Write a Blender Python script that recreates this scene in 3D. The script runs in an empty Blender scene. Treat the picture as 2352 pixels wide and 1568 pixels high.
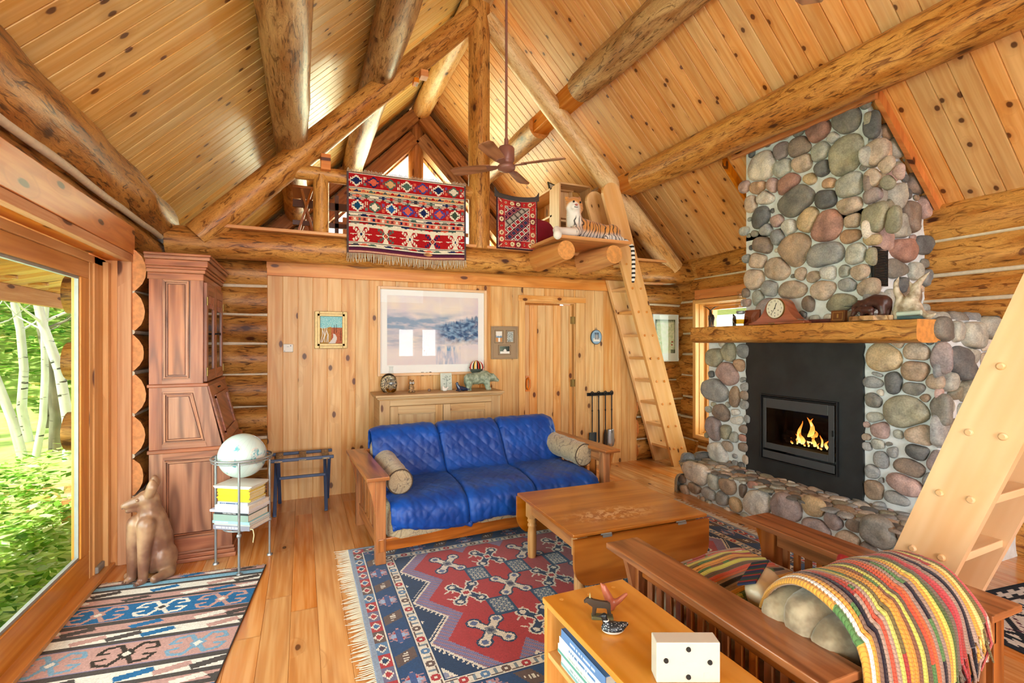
import bpy, bmesh, math, random
import numpy as np
from mathutils import Vector, Matrix, noise
V = Vector
PI = math.pi
C = bpy.context.scene.collection
rng = random.Random(7)
PID = [0]

def lin(h):
    h = h.lstrip('#')
    o = []
    for i in (0, 2, 4):
        c = int(h[i:i+2], 16) / 255
        o.append(c/12.92 if c <= .04045 else ((c+.055)/1.055)**2.4)
    return (*o, 1.0)

# ------------------------------------------------------------------ mesh builder
class MB:
    def __init__(s):
        s.v = []; s.f = []; s.uv = []; s.mi = []; s.sm = []; s.col = []; s.T = None; s.m = 0; s.c = (1, 1, 1)
    def add(s, verts, faces, uvs=None, smooth=False):
        b = len(s.v)
        if s.T is not None: verts = [s.T @ V(p) for p in verts]
        s.v.extend([tuple(p) for p in verts])
        for i, f in enumerate(faces):
            s.f.append([k+b for k in f])
            s.uv.append(uvs[i] if uvs else None)
            s.mi.append(s.m); s.sm.append(smooth); s.col.append(s.c)
        return s
    # box with wood UVs: u runs along the grain, v gets a whole-number piece id
    def box(s, a, b, grain=None, T=None):
        PID[0] += 1; pid = PID[0] % 997
        x0, y0, z0 = a; x1, y1, z1 = b
        if x0 > x1: x0, x1 = x1, x0
        if y0 > y1: y0, y1 = y1, y0
        if z0 > z1: z0, z1 = z1, z0
        d = (x1-x0, y1-y0, z1-z0)
        if grain is None: grain = max(range(3), key=lambda i: d[i])
        P = [(x0,y0,z0),(x1,y0,z0),(x1,y1,z0),(x0,y1,z0),(x0,y0,z1),(x1,y0,z1),(x1,y1,z1),(x0,y1,z1)]
        F = [(0,3,2,1),(4,5,6,7),(0,1,5,4),(1,2,6,5),(2,3,7,6),(3,0,4,7)]
        nrm = [2, 2, 1, 0, 1, 0]
        off = (pid*0.37) % 11
        U = []
        for f, n in zip(F, nrm):
            ax = [i for i in range(3) if i != n]
            if grain in ax:
                g = grain; o = [i for i in ax if i != g][0]
                U.append([(P[k][g]-a[g]+off, pid + min(.99, .02+abs(P[k][o]-min(a[o], b[o]))+.13*n)) for k in f])
            else:
                U.append([((P[k][ax[0]]-a[ax[0]])*.2+off, pid + min(.99, .02+abs(P[k][ax[1]]-min(a[ax[1]], b[ax[1]])))) for k in f])
        old = s.T
        if T is not None: s.T = T if old is None else old @ T
        s.add(P, F, U)
        s.T = old
        return s
    # oriented bar from p0 to p1, cross-section w (sideways) x h (along up)
    def bar(s, p0, p1, w, h, up=(0, 0, 1)):
        p0 = V(p0); p1 = V(p1); d = p1-p0; L = d.length; x = d.normalized()
        u = V(up); y = u.cross(x)
        if y.length < 1e-5: y = V((0, 1, 0)).cross(x)
        y.normalize(); z = x.cross(y)
        T = Matrix(((x.x, y.x, z.x, p0.x), (x.y, y.y, z.y, p0.y), (x.z, y.z, z.z, p0.z), (0, 0, 0, 1)))
        return s.box((0, -w/2, -h/2), (L, w/2, h/2), grain=0, T=T)
    # round tube along points with radii
    def tube(s, pts, radii, seg=10, cap=True, smooth=True, wob=0, seed=0, capmat=None, ell=None):
        PID[0] += 1; pid = PID[0] % 97
        pts = [V(p) for p in pts]
        n = len(pts)
        if not hasattr(radii, '__len__'): radii = [radii]*n
        t0 = (pts[1]-pts[0]).normalized()
        ref = V((0, 0, 1)) if abs(t0.z) < .9 else V((1, 0, 0))
        a = ref.cross(t0).normalized()
        verts = []; L = 0; Ls = []
        for i, p in enumerate(pts):
            if i: L += (p-pts[i-1]).length
            Ls.append(L)
            t = (pts[min(i+1, n-1)]-pts[max(i-1, 0)])
            if t.length < 1e-9: t = t0
            t.normalize()
            a = (a - t*a.dot(t))
            if a.length < 1e-6: a = t.orthogonal()
            a.normalize(); b = t.cross(a)
            for k in range(seg):
                th = 2*PI*k/seg
                r = radii[i]
                if wob:
                    q = V((math.cos(th)*1.1+seed*3.1, math.sin(th)*1.1, L*1.7+seed))
                    r *= 1 + wob*(noise.noise(q)*1.3 + .5*noise.noise(q*2.7))
                ea, eb = ell if ell else (1, 1)
                verts.append(p + a*(math.cos(th)*r*ea) + b*(math.sin(th)*r*eb))
        F = []; U = []
        R = max(radii)
        off = (pid*1.37) % 17
        for i in range(n-1):
            for k in range(seg):
                k2 = (k+1) % seg
                F.append((i*seg+k, i*seg+k2, (i+1)*seg+k2, (i+1)*seg+k))
                va = pid*3 + 2*PI*R*k/seg; vb = pid*3 + 2*PI*R*(k+1)/seg
                U.append([(Ls[i]+off, va), (Ls[i]+off, vb), (Ls[i+1]+off, vb), (Ls[i+1]+off, va)])
        s.add(verts, F, U, smooth)
        if cap:
            m0 = s.m
            if capmat is not None: s.m = capmat
            for i, rev in ((0, True), (n-1, False)):
                ring = verts[i*seg:(i+1)*seg]
                f = list(range(seg))
                uvs = [(.5+math.cos(2*PI*k/seg)*radii[i], .5+math.sin(2*PI*k/seg)*radii[i]) for k in f]
                if rev: f = f[::-1]; uvs = uvs[::-1]
                s.add(ring, [f], [uvs])
            s.m = m0
        return s
    def lathe(s, prof, seg=24, axis_o=(0, 0, 0), smooth=True, cap=True):
        PID[0] += 1; pid = PID[0] % 97
        verts = []
        ox, oy, oz = axis_o
        for r, z in prof:
            for k in range(seg):
                th = 2*PI*k/seg
                verts.append((ox+r*math.cos(th), oy+r*math.sin(th), oz+z))
        F = []; U = []
        for i in range(len(prof)-1):
            for k in range(seg):
                k2 = (k+1) % seg
                F.append((i*seg+k, i*seg+k2, (i+1)*seg+k2, (i+1)*seg+k))
                U.append([(prof[i][1], pid+k/seg*.9), (prof[i][1], pid+(k+1)/seg*.9), (prof[i+1][1], pid+(k+1)/seg*.9), (prof[i+1][1], pid+k/seg*.9)])
        s.add(verts, F, U, smooth)
        if cap:
            for i, rev in ((0, True), (len(prof)-1, False)):
                if prof[i][0] > 1e-4:
                    f = list(range(seg))
                    s.add(verts[i*seg:(i+1)*seg], [f[::-1] if rev else f])
        return s
    # grid from function (i,j)->point ; uv in metres if given
    def grid(s, nu, nv, fn, uvfn=None, colfn=None, smooth=True, closed=False):
        verts = [fn(i/nu, j/nv) for i in range(nu+1) for j in range(nv+1)]
        w = nv+1
        b = len(s.v)
        if s.T is not None: verts = [s.T @ V(p) for p in verts]
        s.v.extend([tuple(p) for p in verts])
        for i in range(nu):
            for j in range(nv):
                s.f.append([b+i*w+j, b+(i+1)*w+j, b+(i+1)*w+j+1, b+i*w+j+1])
                if uvfn: s.uv.append([uvfn(i/nu, j/nv), uvfn((i+1)/nu, j/nv), uvfn((i+1)/nu, (j+1)/nv), uvfn(i/nu, (j+1)/nv)])
                else: s.uv.append([(i/nu, j/nv), ((i+1)/nu, j/nv), ((i+1)/nu, (j+1)/nv), (i/nu, (j+1)/nv)])
                s.mi.append(s.m); s.sm.append(smooth)
                s.col.append(colfn((i+.5)/nu, (j+.5)/nv) if colfn else s.c)
        return s
    def ball(s, c, r, seg=16, rings=10, rot=None):
        c = V(c)
        if not hasattr(r, '__len__'): r = (r, r, r)
        verts = []
        for i in range(rings+1):
            ph = PI*i/rings
            for k in range(seg):
                th = 2*PI*k/seg
                p = V((r[0]*math.sin(ph)*math.cos(th), r[1]*math.sin(ph)*math.sin(th), r[2]*math.cos(ph)))
                if rot: p = rot @ p
                verts.append(c+p)
        F = []; U = []
        for i in range(rings):
            for k in range(seg):
                k2 = (k+1) % seg
                F.append((i*seg+k, (i+1)*seg+k, (i+1)*seg+k2, i*seg+k2))
                U.append([(k/seg, i/rings), (k/seg, (i+1)/rings), ((k+1)/seg, (i+1)/rings), ((k+1)/seg, i/rings)])
        return s.add(verts, F, U, True)
    # polygon (list of 2D) extruded: plane 'xy','xz','yz' between lo and hi of the third axis
    def prism(s, poly, lo, hi, plane='xz', smooth=False):
        PID[0] += 1; pid = PID[0] % 997
        ar = sum(poly[i][0]*poly[(i+1) % len(poly)][1]-poly[(i+1) % len(poly)][0]*poly[i][1] for i in range(len(poly)))
        if (ar < 0) != (plane == 'xz'): poly = poly[::-1]
        def P(q, h):
            return {'xy': (q[0], q[1], h), 'xz': (q[0], h, q[1]), 'yz': (h, q[0], q[1])}[plane]
        n = len(poly)
        xs = [q[0] for q in poly]; ys = [q[1] for q in poly]
        ext = (max(xs)-min(xs)) >= (max(ys)-min(ys))
        def uv(q, k=0):
            a, b = (q[0]-min(xs), q[1]-min(ys))
            if not ext: a, b = b, a
            return (a+pid*.37 % 11, pid+min(.98, .02+b*.9))
        va = [P(q, lo) for q in poly]; vb = [P(q, hi) for q in poly]
        s.add(va+vb, [list(range(n))[::-1], list(range(n, 2*n))], [[uv(q) for q in poly][::-1], [uv(q) for q in poly]])
        F = []; U = []
        for i in range(n):
            j = (i+1) % n
            F.append((i, j, n+j, n+i))
            u0, u1 = uv(poly[i]), uv(poly[j])
            t = abs(hi-lo)*.5
            U.append([u0, u1, (u1[0], min(pid+.99, u1[1]+t)), (u0[0], min(pid+.99, u0[1]+t))])
        s.add(va+vb, F, U, smooth)
        return s
    # pillow: superellipsoid cushion
    def cushion(s, c, size, n=14, e=.35, puff=1.0, rot=None, seed=0, wob=.01):
        c = V(c); a, b, h = size[0]/2, size[1]/2, size[2]/2
        def f(x, p): return math.copysign(abs(x)**p, x)
        seg, rings = n*2, n
        verts = []
        for i in range(rings+1):
            ph = -PI/2+PI*i/rings
            for k in range(seg):
                th = 2*PI*k/seg
                p = V((a*f(math.cos(ph), e)*f(math.cos(th), e), b*f(math.cos(ph), e)*f(math.sin(th), e), h*f(math.sin(ph), e*1.6)))
                p += V((0, 0, 1))*wob*noise.noise(p*6+V((seed, 0, 0)))*3
                if rot: p = rot @ p
                verts.append(c+p)
        F = []; U = []
        for i in range(rings):
            for k in range(seg):
                k2 = (k+1) % seg
                F.append((i*seg+k, i*seg+k2, (i+1)*seg+k2, (i+1)*seg+k))
                U.append([(k/seg*2*(a+b)*2, i/rings*h*4)]*4)
        return s.add(verts, F, None, True)

def mk(name, mb, mats, parent=None, label=None, cat=None, group=None, kind=None, bevel=0, seg=2, sub=0, loc=None, rot=None, merge=False):
    me = bpy.data.meshes.new(name)
    me.from_pydata(mb.v, [], mb.f)
    if not isinstance(mats, (list, tuple)): mats = [mats]
    for m in mats: me.materials.append(m)
    if len(mats) > 1: me.polygons.foreach_set('material_index', mb.mi)
    me.polygons.foreach_set('use_smooth', mb.sm)
    uvl = me.uv_layers.new(name='UVMap')
    flat = []
    for f, u in zip(mb.f, mb.uv):
        if u is None:
            for k in f:
                p = mb.v[k]; flat.extend((p[0]+p[1]*.7, p[2]+p[1]*.3))
        else:
            for q in u: flat.extend(q)
    uvl.data.foreach_set('uv', flat)
    if any(c != (1, 1, 1) for c in mb.col):
        ca = me.color_attributes.new('col', 'FLOAT_COLOR', 'CORNER')
        arr = []
        for f, c in zip(mb.f, mb.col): arr.extend([c[0], c[1], c[2], 1.0]*len(f))
        ca.data.foreach_set('color', arr)
    me.update()
    if merge:
        bm = bmesh.new(); bm.from_mesh(me); bmesh.ops.remove_doubles(bm, verts=bm.verts, dist=merge if merge is not True else 1e-4)
        bm.to_mesh(me); bm.free()
    o = bpy.data.objects.new(name, me)
    C.objects.link(o)
    if parent is not None: o.parent = parent
    if label: o['label'] = label
    if cat: o['category'] = cat
    if group: o['group'] = group
    if kind: o['kind'] = kind
    if bevel:
        md = o.modifiers.new('bevel', 'BEVEL'); md.width = bevel; md.segments = seg; md.limit_method = 'ANGLE'; md.angle_limit = math.radians(40)
        md.harden_normals = False
    if sub:
        md = o.modifiers.new('sub', 'SUBSURF'); md.levels = sub; md.render_levels = sub
    if loc is not None: o.location = loc
    if rot is not None: o.rotation_euler = rot
    return o

def thing(name, label, cat, loc=(0, 0, 0), rotz=0, group=None):
    o = bpy.data.objects.new(name, None); C.objects.link(o)
    o.empty_display_size = .05
    o.location = loc; o.rotation_euler = (0, 0, rotz)
    o['label'] = label; o['category'] = cat
    if group: o['group'] = group
    return o

def dup(root, loc=None, rot=None, label=None):
    r = root.copy(); C.objects.link(r)
    if loc is not None: r.location = loc
    if rot is not None: r.rotation_euler = rot
    if label: r['label'] = label
    for ch in list(root.children):
        c = ch.copy(); C.objects.link(c); c.parent = r
        for g in list(ch.children):
            d = g.copy(); C.objects.link(d); d.parent = c
    return r

# one continuous sculpted body: capsules/ellipsoids fused by a voxel remesh and smoothed
def blob(name, parts, mat, voxel=.006, smooth=6, parent=None, **kw):
    mb = MB()
    for p in parts:
        if p[0] == 'b': mb.ball(p[1], p[2], 20, 14, rot=p[3] if len(p) > 3 else None)
        elif p[0] == 'c':   # capsule chain: points, radii
            pts, rad = p[1], p[2]
            for i in range(len(pts)-1):
                a, b = V(pts[i]), V(pts[i+1]); n = max(2, int((b-a).length/(min(rad[i], rad[i+1])*.28)))
                for k in range(n+1):
                    t = k/n
                    mb.ball(a.lerp(b, t), rad[i]*(1-t)+rad[i+1]*t, 12, 8)
    o = mk(name, mb, mat, parent, **kw)
    md = o.modifiers.new('remesh', 'REMESH'); md.mode = 'VOXEL'; md.voxel_size = voxel; md.use_smooth_shade = True
    md = o.modifiers.new('smooth', 'SMOOTH'); md.factor = .6; md.iterations = smooth
    return o

def text_mesh(txt, size, thick=.001, align='CENTER'):
    cu = bpy.data.curves.new('lettering', 'FONT'); cu.body = txt; cu.size = size; cu.extrude = thick/2
    cu.align_x = align; cu.align_y = 'CENTER'; cu.resolution_u = 2
    o = bpy.data.objects.new('lettering', cu); C.objects.link(o)
    dg = bpy.context.evaluated_depsgraph_get(); dg.update()
    me = bpy.data.meshes.new_from_object(o.evaluated_get(dg))
    bpy.data.objects.remove(o)
    return me

def text(name, txt, size, mat, M, parent=None, thick=.0008, align='CENTER'):
    me = text_mesh(txt, size, thick, align); me.materials.clear(); me.materials.append(mat)
    o = bpy.data.objects.new(name, me); C.objects.link(o)
    if parent is not None: o.parent = parent
    o.matrix_local = M
    return o

def frame_M(o, x, y):
    x = V(x).normalized(); y = V(y).normalized(); z = x.cross(y)
    return Matrix(((x.x, y.x, z.x, o[0]), (x.y, y.y, z.y, o[1]), (x.z, y.z, z.z, o[2]), (0, 0, 0, 1)))
# ------------------------------------------------------------------ materials
class G:
    def __init__(s, name):
        s.m = bpy.data.materials.new(name); s.m.use_nodes = True
        s.t = s.m.node_tree; s.t.nodes.clear()
        s.out = s.t.nodes.new('ShaderNodeOutputMaterial')
    def n(s, typ, ins=(), out=0, **kw):
        nd = s.t.nodes.new('ShaderNode'+typ)
        for k, v in kw.items(): setattr(nd, k, v)
        it = ins.items() if isinstance(ins, dict) else enumerate(ins)
        for k, v in it:
            if v is None: continue
            if isinstance(v, bpy.types.NodeSocket): s.t.links.new(v, nd.inputs[k])
            else: nd.inputs[k].default_value = v
        return nd.outputs[out]
    def ma(s, op, a, b=None, c=None): return s.n('Math', [a, b, c], operation=op)
    def mix(s, f, a, b, blend='MIX'):
        return s.n('Mix', {0: f, 6: a, 7: b}, out=2, data_type='RGBA', blend_type=blend)
    def ramp(s, f, pts, interp='LINEAR'):
        nd = s.t.nodes.new('ShaderNodeValToRGB'); cr = nd.color_ramp; cr.interpolation = interp
        while len(cr.elements) < len(pts): cr.elements.new(.5)
        for e, (p, c) in zip(cr.elements, pts):
            e.position = p; e.color = c if len(c) == 4 else (*c, 1)
        s.t.links.new(f, nd.inputs[0]); return nd.outputs[0]
    def step(s, f, lo, hi, a=0, b=1):
        return s.n('MapRange', [f, lo, hi, a, b], interpolation_type='SMOOTHSTEP', clamp=True)
    def uv(s): return s.n('TexCoord', out=2)
    def obj(s): return s.n('TexCoord', out=3)
    def sep(s, v):
        nd = s.t.nodes.new('ShaderNodeSeparateXYZ'); s.t.links.new(v, nd.inputs[0]); return nd.outputs
    def comb(s, x, y, z=0.0): return s.n('CombineXYZ', [x, y, z])
    def noise(s, vec, scale=5, det=3, rough=.55, dist=0, col=False, d2=False):
        return s.n('TexNoise', {'Vector': vec, 'Scale': scale, 'Detail': det, 'Roughness': rough, 'Distortion': dist}, out=1 if col else 0, noise_dimensions='2D' if d2 else '3D')
    def bump(s, h, strength=.3, dist=.01): return s.n('Bump', {'Strength': strength, 'Distance': dist, 'Height': h})
    def end(s, col, rough=.5, normal=None, metal=0, spec=.5, coat=0, trans=0, sheen=0, ior=1.5, emit=None, estr=0, sss=0, alpha=None):
        ins = {'Base Color': col, 'Roughness': rough, 'Metallic': metal, 'Specular IOR Level': spec, 'Coat Weight': coat,
               'Transmission Weight': trans, 'Sheen Weight': sheen, 'IOR': ior, 'Normal': normal, 'Coat Roughness': .12}
        if emit is not None: ins['Emission Color'] = emit; ins['Emission Strength'] = estr
        if alpha is not None: ins['Alpha'] = alpha
        b = s.n('BsdfPrincipled', ins); s.t.links.new(b, s.out.inputs[0]); return s.m

def plain(name, h, rough=.5, metal=0, spec=.5, coat=0, var=.08, scale=12, bump=0):
    g = G(name); c = lin(h)
    nz = g.noise(g.obj(), scale, 3)
    col = g.mix(g.step(nz, .25, .75), tuple(x*(1-var) for x in c[:3])+(1,), tuple(min(1, x*(1+var)) for x in c[:3])+(1,))
    return g.end(col, rough, g.bump(nz, bump, .005) if bump else None, metal, spec, coat)

def flatcol(name, rough=.85, spec=.2, bump=0, bscale=300, sheen=0, coat=0, wear=.12):
    """colour comes from the per-face thread colours of the mesh"""
    g = G(name)
    a = g.n('Attribute', attribute_name='col')
    nz = g.noise(g.obj(), 9, 4)
    fine = g.noise(g.obj(), bscale, 2)
    col = g.mix(1.0, a, g.ramp(nz, [(.3, (1-wear,)*3), (.7, (1, 1, 1))]), 'MULTIPLY')
    col = g.mix(.25, col, g.ramp(fine, [(.3, (.6, .6, .6)), (.7, (1, 1, 1))]), 'MULTIPLY')
    return g.end(col, rough, g.bump(fine, bump, .003) if bump else None, spec=spec, sheen=sheen, coat=coat)

def wood(name, dark, mid, light, su=1.3, sv=26, knots=.35, ks=(2.0, 7.0), kr=.16, rough=.42, tint=.14, coat=.0, bump=.08, rings=.35, spec=.4, knot_c='#5a2c10', blotch=0, ring_f=26):
    g = G(name)
    u0, v, _ = g.sep(g.uv())
    pid = g.ma('FLOOR', v)
    lv = g.ma('FRACT', v)
    u = g.ma('MULTIPLY_ADD', pid, 7.31, u0)
    # knots
    kv = g.comb(g.ma('MULTIPLY', u, ks[0]), g.ma('MULTIPLY', lv, ks[1]))
    vd = g.t.nodes.new('ShaderNodeTexVoronoi'); vd.voronoi_dimensions = '2D'; vd.inputs['Scale'].default_value = 1; vd.inputs['Randomness'].default_value = .9
    g.t.links.new(kv, vd.inputs['Vector'])
    kd, kc = vd.outputs['Distance'], g.sep(vd.outputs['Color'])[0]
    kon = g.ma('LESS_THAN', kc, knots)
    # grain
    halo = g.ma('MULTIPLY', kon, g.step(kd, kr*.6, kr*3.2, 1, 0))
    vb = g.ma('MULTIPLY_ADD', halo, .012, lv)
    streak = g.noise(g.comb(g.ma('MULTIPLY', u, su), g.ma('MULTIPLY', vb, sv)), 1.0, 2, .6, d2=True)
    low = g.noise(g.comb(g.ma('MULTIPLY', u, su*.45), g.ma('MULTIPLY', vb, sv*.22)), 1.0, 1, .5, d2=True)
    knot = g.ma('MULTIPLY', kon, g.step(g.ma('MULTIPLY_ADD', streak, .08, kd), kr*.55+.04, kr*.95+.04, 1, 0))
    ring = g.ma('MULTIPLY_ADD', g.ma('SINE', g.ma('MULTIPLY', g.ma('MULTIPLY_ADD', halo, .35, low), ring_f)), .5, .5)
    col = g.mix(g.step(streak, .3, .72), lin(mid), lin(light))
    f = g.ma('MAXIMUM', g.ma('MULTIPLY', g.ma('POWER', ring, 3.0), rings), g.ma('MULTIPLY', halo, .35))
    if blotch:
        bl = g.noise(g.comb(g.ma('MULTIPLY', u, 1.6), g.ma('MULTIPLY', lv, 5)), 1, 2, d2=True)
        f = g.ma('MAXIMUM', f, g.ma('MULTIPLY', g.step(bl, .5, .75), blotch))
    col = g.mix(f, col, lin(dark))
    col = g.mix(g.ma('MULTIPLY', knot, .92), col, lin(knot_c))
    wn = g.t.nodes.new('ShaderNodeTexWhiteNoise'); wn.noise_dimensions = '1D'; g.t.links.new(pid, wn.inputs['W'])
    r1, r2, _ = g.sep(wn.outputs['Color'])
    hsv = g.n('HueSaturation', {'Hue': g.ma('MULTIPLY_ADD', r2, tint*.11, .5-tint*.06), 'Saturation': g.ma('MULTIPLY_ADD', r2, -.16, 1.06), 'Value': g.ma('MULTIPLY_ADD', r1, tint*1.5, 1-tint), 'Color': col})
    return g.end(hsv, rough, g.bump(streak, bump, .004) if bump > .1 else None, coat=coat, spec=spec)

def logwood(name, pale, mid, dark, fleck='#3a1f0c', flecks=.6, rough=.4, bump=.25, knots=.3, coat=.0, bl=.8):
    g = G(name)
    u, v, _ = g.sep(g.uv())
    big = g.noise(g.comb(g.ma('MULTIPLY', u, 1.3), g.ma('MULTIPLY', v, 5.5)), 1, 3, .65, .6, d2=True)
    mids = g.noise(g.comb(g.ma('MULTIPLY', u, 5.5), g.ma('MULTIPLY', v, 24)), 1, 3, .7, 1.1, d2=True)
    fine = g.noise(g.comb(g.ma('MULTIPLY', u, 7), g.ma('MULTIPLY', v, 60)), 1, 2, .65, d2=True)
    ring = g.ma('MULTIPLY_ADD', g.ma('SINE', g.ma('MULTIPLY', mids, 45)), .5, .5)
    col = g.mix(g.step(big, .3, .68), lin(mid), lin(pale))
    col = g.mix(g.ma('MAXIMUM', g.ma('MULTIPLY', g.step(mids, .48, .72), bl), g.ma('MULTIPLY', g.ma('POWER', ring, 3.0), .35)), col, lin(dark))
    fl = g.ma('MULTIPLY', g.step(fine, .56, .68), g.step(big, .62, .35))
    col = g.mix(g.ma('MULTIPLY', fl, flecks), col, lin(fleck))
    vd = g.t.nodes.new('ShaderNodeTexVoronoi'); vd.voronoi_dimensions = '2D'; vd.inputs['Scale'].default_value = 1
    g.t.links.new(g.comb(g.ma('MULTIPLY', u, 2.3), g.ma('MULTIPLY', v, 4.2)), vd.inputs['Vector'])
    kon = g.ma('LESS_THAN', g.sep(vd.outputs['Color'])[0], knots)
    kd = g.ma('MULTIPLY_ADD', fine, .12, g.ma('SUBTRACT', vd.outputs['Distance'], .06))
    knot = g.ma('MULTIPLY', kon, g.step(kd, .06, .13, 1, 0))
    halo = g.ma('MULTIPLY', kon, g.step(kd, .08, .35, 1, 0))
    col = g.mix(g.ma('MULTIPLY', halo, .45), col, lin(dark))
    col = g.mix(knot, col, lin('#4a2411'))
    return g.end(col, rough, g.bump(fine, bump, .006), coat=coat, spec=.35)

M = {}
M['log'] = logwood('peeled_log', '#dda253', '#b9752f', '#6e3a12', flecks=.8, bl=.9)
M['log_dark'] = logwood('weathered_log', '#cf974c', '#a06326', '#59300f', flecks=.9, bl=.95)
M['log_pale'] = logwood('pale_log', '#efd099', '#d9a35c', '#9c6128', flecks=.45, bl=.6)
M['log_grey'] = logwood('greyed_log', '#d0a873', '#a36f3e', '#5f3a1b', flecks=.85, bl=.9)
M['end'] = plain('end_grain', '#d9964e', .6, var=.2, scale=25)
M['end_pink'] = plain('fresh_end_grain', '#dc9357', .6, var=.18, scale=30)
M['chink'] = plain('mortar_chinking', '#d9cdb4', .85, var=.08, scale=30, bump=.2)
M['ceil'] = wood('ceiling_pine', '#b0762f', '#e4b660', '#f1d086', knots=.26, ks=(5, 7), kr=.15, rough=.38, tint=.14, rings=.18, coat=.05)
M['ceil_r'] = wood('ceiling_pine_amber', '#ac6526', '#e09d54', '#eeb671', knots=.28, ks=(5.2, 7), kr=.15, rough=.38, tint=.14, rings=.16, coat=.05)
M['plank'] = wood('wall_pine', '#b67432', '#dfa358', '#ebbe7b', knots=.17, ks=(4.2, 7), kr=.17, rough=.42, tint=.13, rings=.22)
M['floor'] = wood('floor_pine', '#a0571d', '#d18a44', '#e3a866', knots=.13, ks=(3.6, 7), kr=.13, rough=.22, tint=.16, rings=.28, coat=.25)
M['trim'] = wood('trim_pine', '#a8581b', '#dc8d3e', '#e9a557', knots=.4, ks=(2.2, 6), kr=.12, rough=.4, rings=.25, tint=.06)
M['orange'] = wood('header_fir', '#a24f12', '#d87a25', '#e58f3a', knots=.5, ks=(2.6, 7), kr=.15, rough=.35, rings=.25, tint=.05, knot_c='#4a1f0a')
M['jamb'] = wood('jamb_fir', '#b8732f', '#e1a55c', '#eebb78', knots=.12, rough=.4, rings=.18, tint=.06)
M['doorwood'] = wood('door_fir', '#a35d1a', '#d68d3c', '#e3a252', knots=.05, rough=.35, rings=.25, tint=.05, coat=.2)
M['rough_sawn'] = wood('rough_sawn', '#a8622e', '#d1905a', '#dfa574', knots=.2, rough=.7, rings=.1, sv=40, tint=.05, bump=.25)
M['mortar'] = None
# ------------------------------------------------------------------ room shell
# world: X along the loft wall, Y towards it, Z up; the camera stands at the origin, 1.55 m up
RX, RZ = 1.82, 5.67            # ridge line (X, Z); both roof slopes are 45 degrees
XL, XR = -1.2, 4.8             # inner log faces
YB, YN, YG = 5.33, -4.2, 8.4   # board wall, wall behind the camera, far loft gable
LZ = 2.61                      # loft floor

def boards(mb, o, du, dv, nrm, L, W, w, g=.004, d=.007, cuts=None, seed=0):
    """strip boards with V grooves: o corner, du along the board, dv across, nrm towards the viewer"""
    o, du, dv, nrm = V(o), V(du), V(dv), V(nrm)
    r = random.Random(seed)
    n = int(math.ceil(W/w))
    flip = du.cross(dv).dot(nrm) < 0
    for i in range(n):
        v0 = i*w; v1 = min(W, v0+w)
        segs = [(0, L)]
        if cuts:
            ps = [0]; x = r.uniform(.3, cuts)
            while x < L-.3: ps.append(x); x += r.uniform(cuts*.6, cuts*1.4)
            ps.append(L); segs = list(zip(ps[:-1], ps[1:]))
        for a, b in segs:
            PID[0] += 1; pid = PID[0] % 997; off = r.uniform(0, 9)
            prof = [(v0, -d), (v0+g, 0), (v1-g, 0), (v1, -d)]
            P = []
            for u in ((a, b) if not cuts else (a+.001, b-.001)):
                for vv, h in prof: P.append(o+du*u+dv*vv+nrm*h)
            F = [(k, k+4, k+5, k+1) for k in range(3)]
            U = [[(a+off, pid+.05+prof[k][0]-v0), (b+off, pid+.05+prof[k][0]-v0), (b+off, pid+.05+prof[k+1][0]-v0), (a+off, pid+.05+prof[k+1][0]-v0)] for k in range(3)]
            if cuts:
                F += [(1, 2, 2, 1)][:0]
            if flip: F = [f[::-1] for f in F]; U = [q[::-1] for q in U]
            mb.add(P, F, U)

def logs(mb, ch, axis, pos, lo, hi, zs, r, side, seed=0, wob=.05, chr_=.018):
    """a stack of wall logs along X or Y with chinking between; side = +1/-1 direction of the room"""
    for k, z in enumerate(zs):
        n = max(3, int((hi-lo)/.12))
        pts = []
        for i in range(n+1):
            t = lo+(hi-lo)*i/n
            pts.append((t, pos, z) if axis == 'x' else (pos, t, z))
        rr = [r*(1+.06*math.sin(k*2.1+i/n*2)) for i in range(n+1)]
        mb.tube(pts, rr, 22, wob=wob, seed=seed+k*1.7, capmat=1)
        if k and ch is not None:
            zc = (z+zs[k-1])/2; half = abs(z-zs[k-1])/2
            dep = math.sqrt(max(1e-4, r*r-half*half))+.006
            n2 = max(2, int((hi-lo)/.15)); p2 = []
            for i in range(n2+1):
                t = lo+(hi-lo)*i/n2
                zz = zc+.012*noise.noise(V((t*1.3, k+seed, 0)))
                q = pos+side*dep
                p2.append((t, q, zz) if axis == 'x' else (q, t, zz))
            ch.tube(p2, chr_, 8)

# floor
mb = MB(); boards(mb, (-1.34, YN, 0), (0, 1, 0), (1, 0, 0), (0, 0, 1), 9.6, 6.3, .142, .0018, .003, cuts=2.6, seed=3)
mk('floor', mb, M['floor'], kind='structure')
mb = MB(); mb.box((-1.4, YN, -.2), (5, 5.4, -.02)); mk('floor_slab', mb, M['rough_sawn'], kind='structure')

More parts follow.
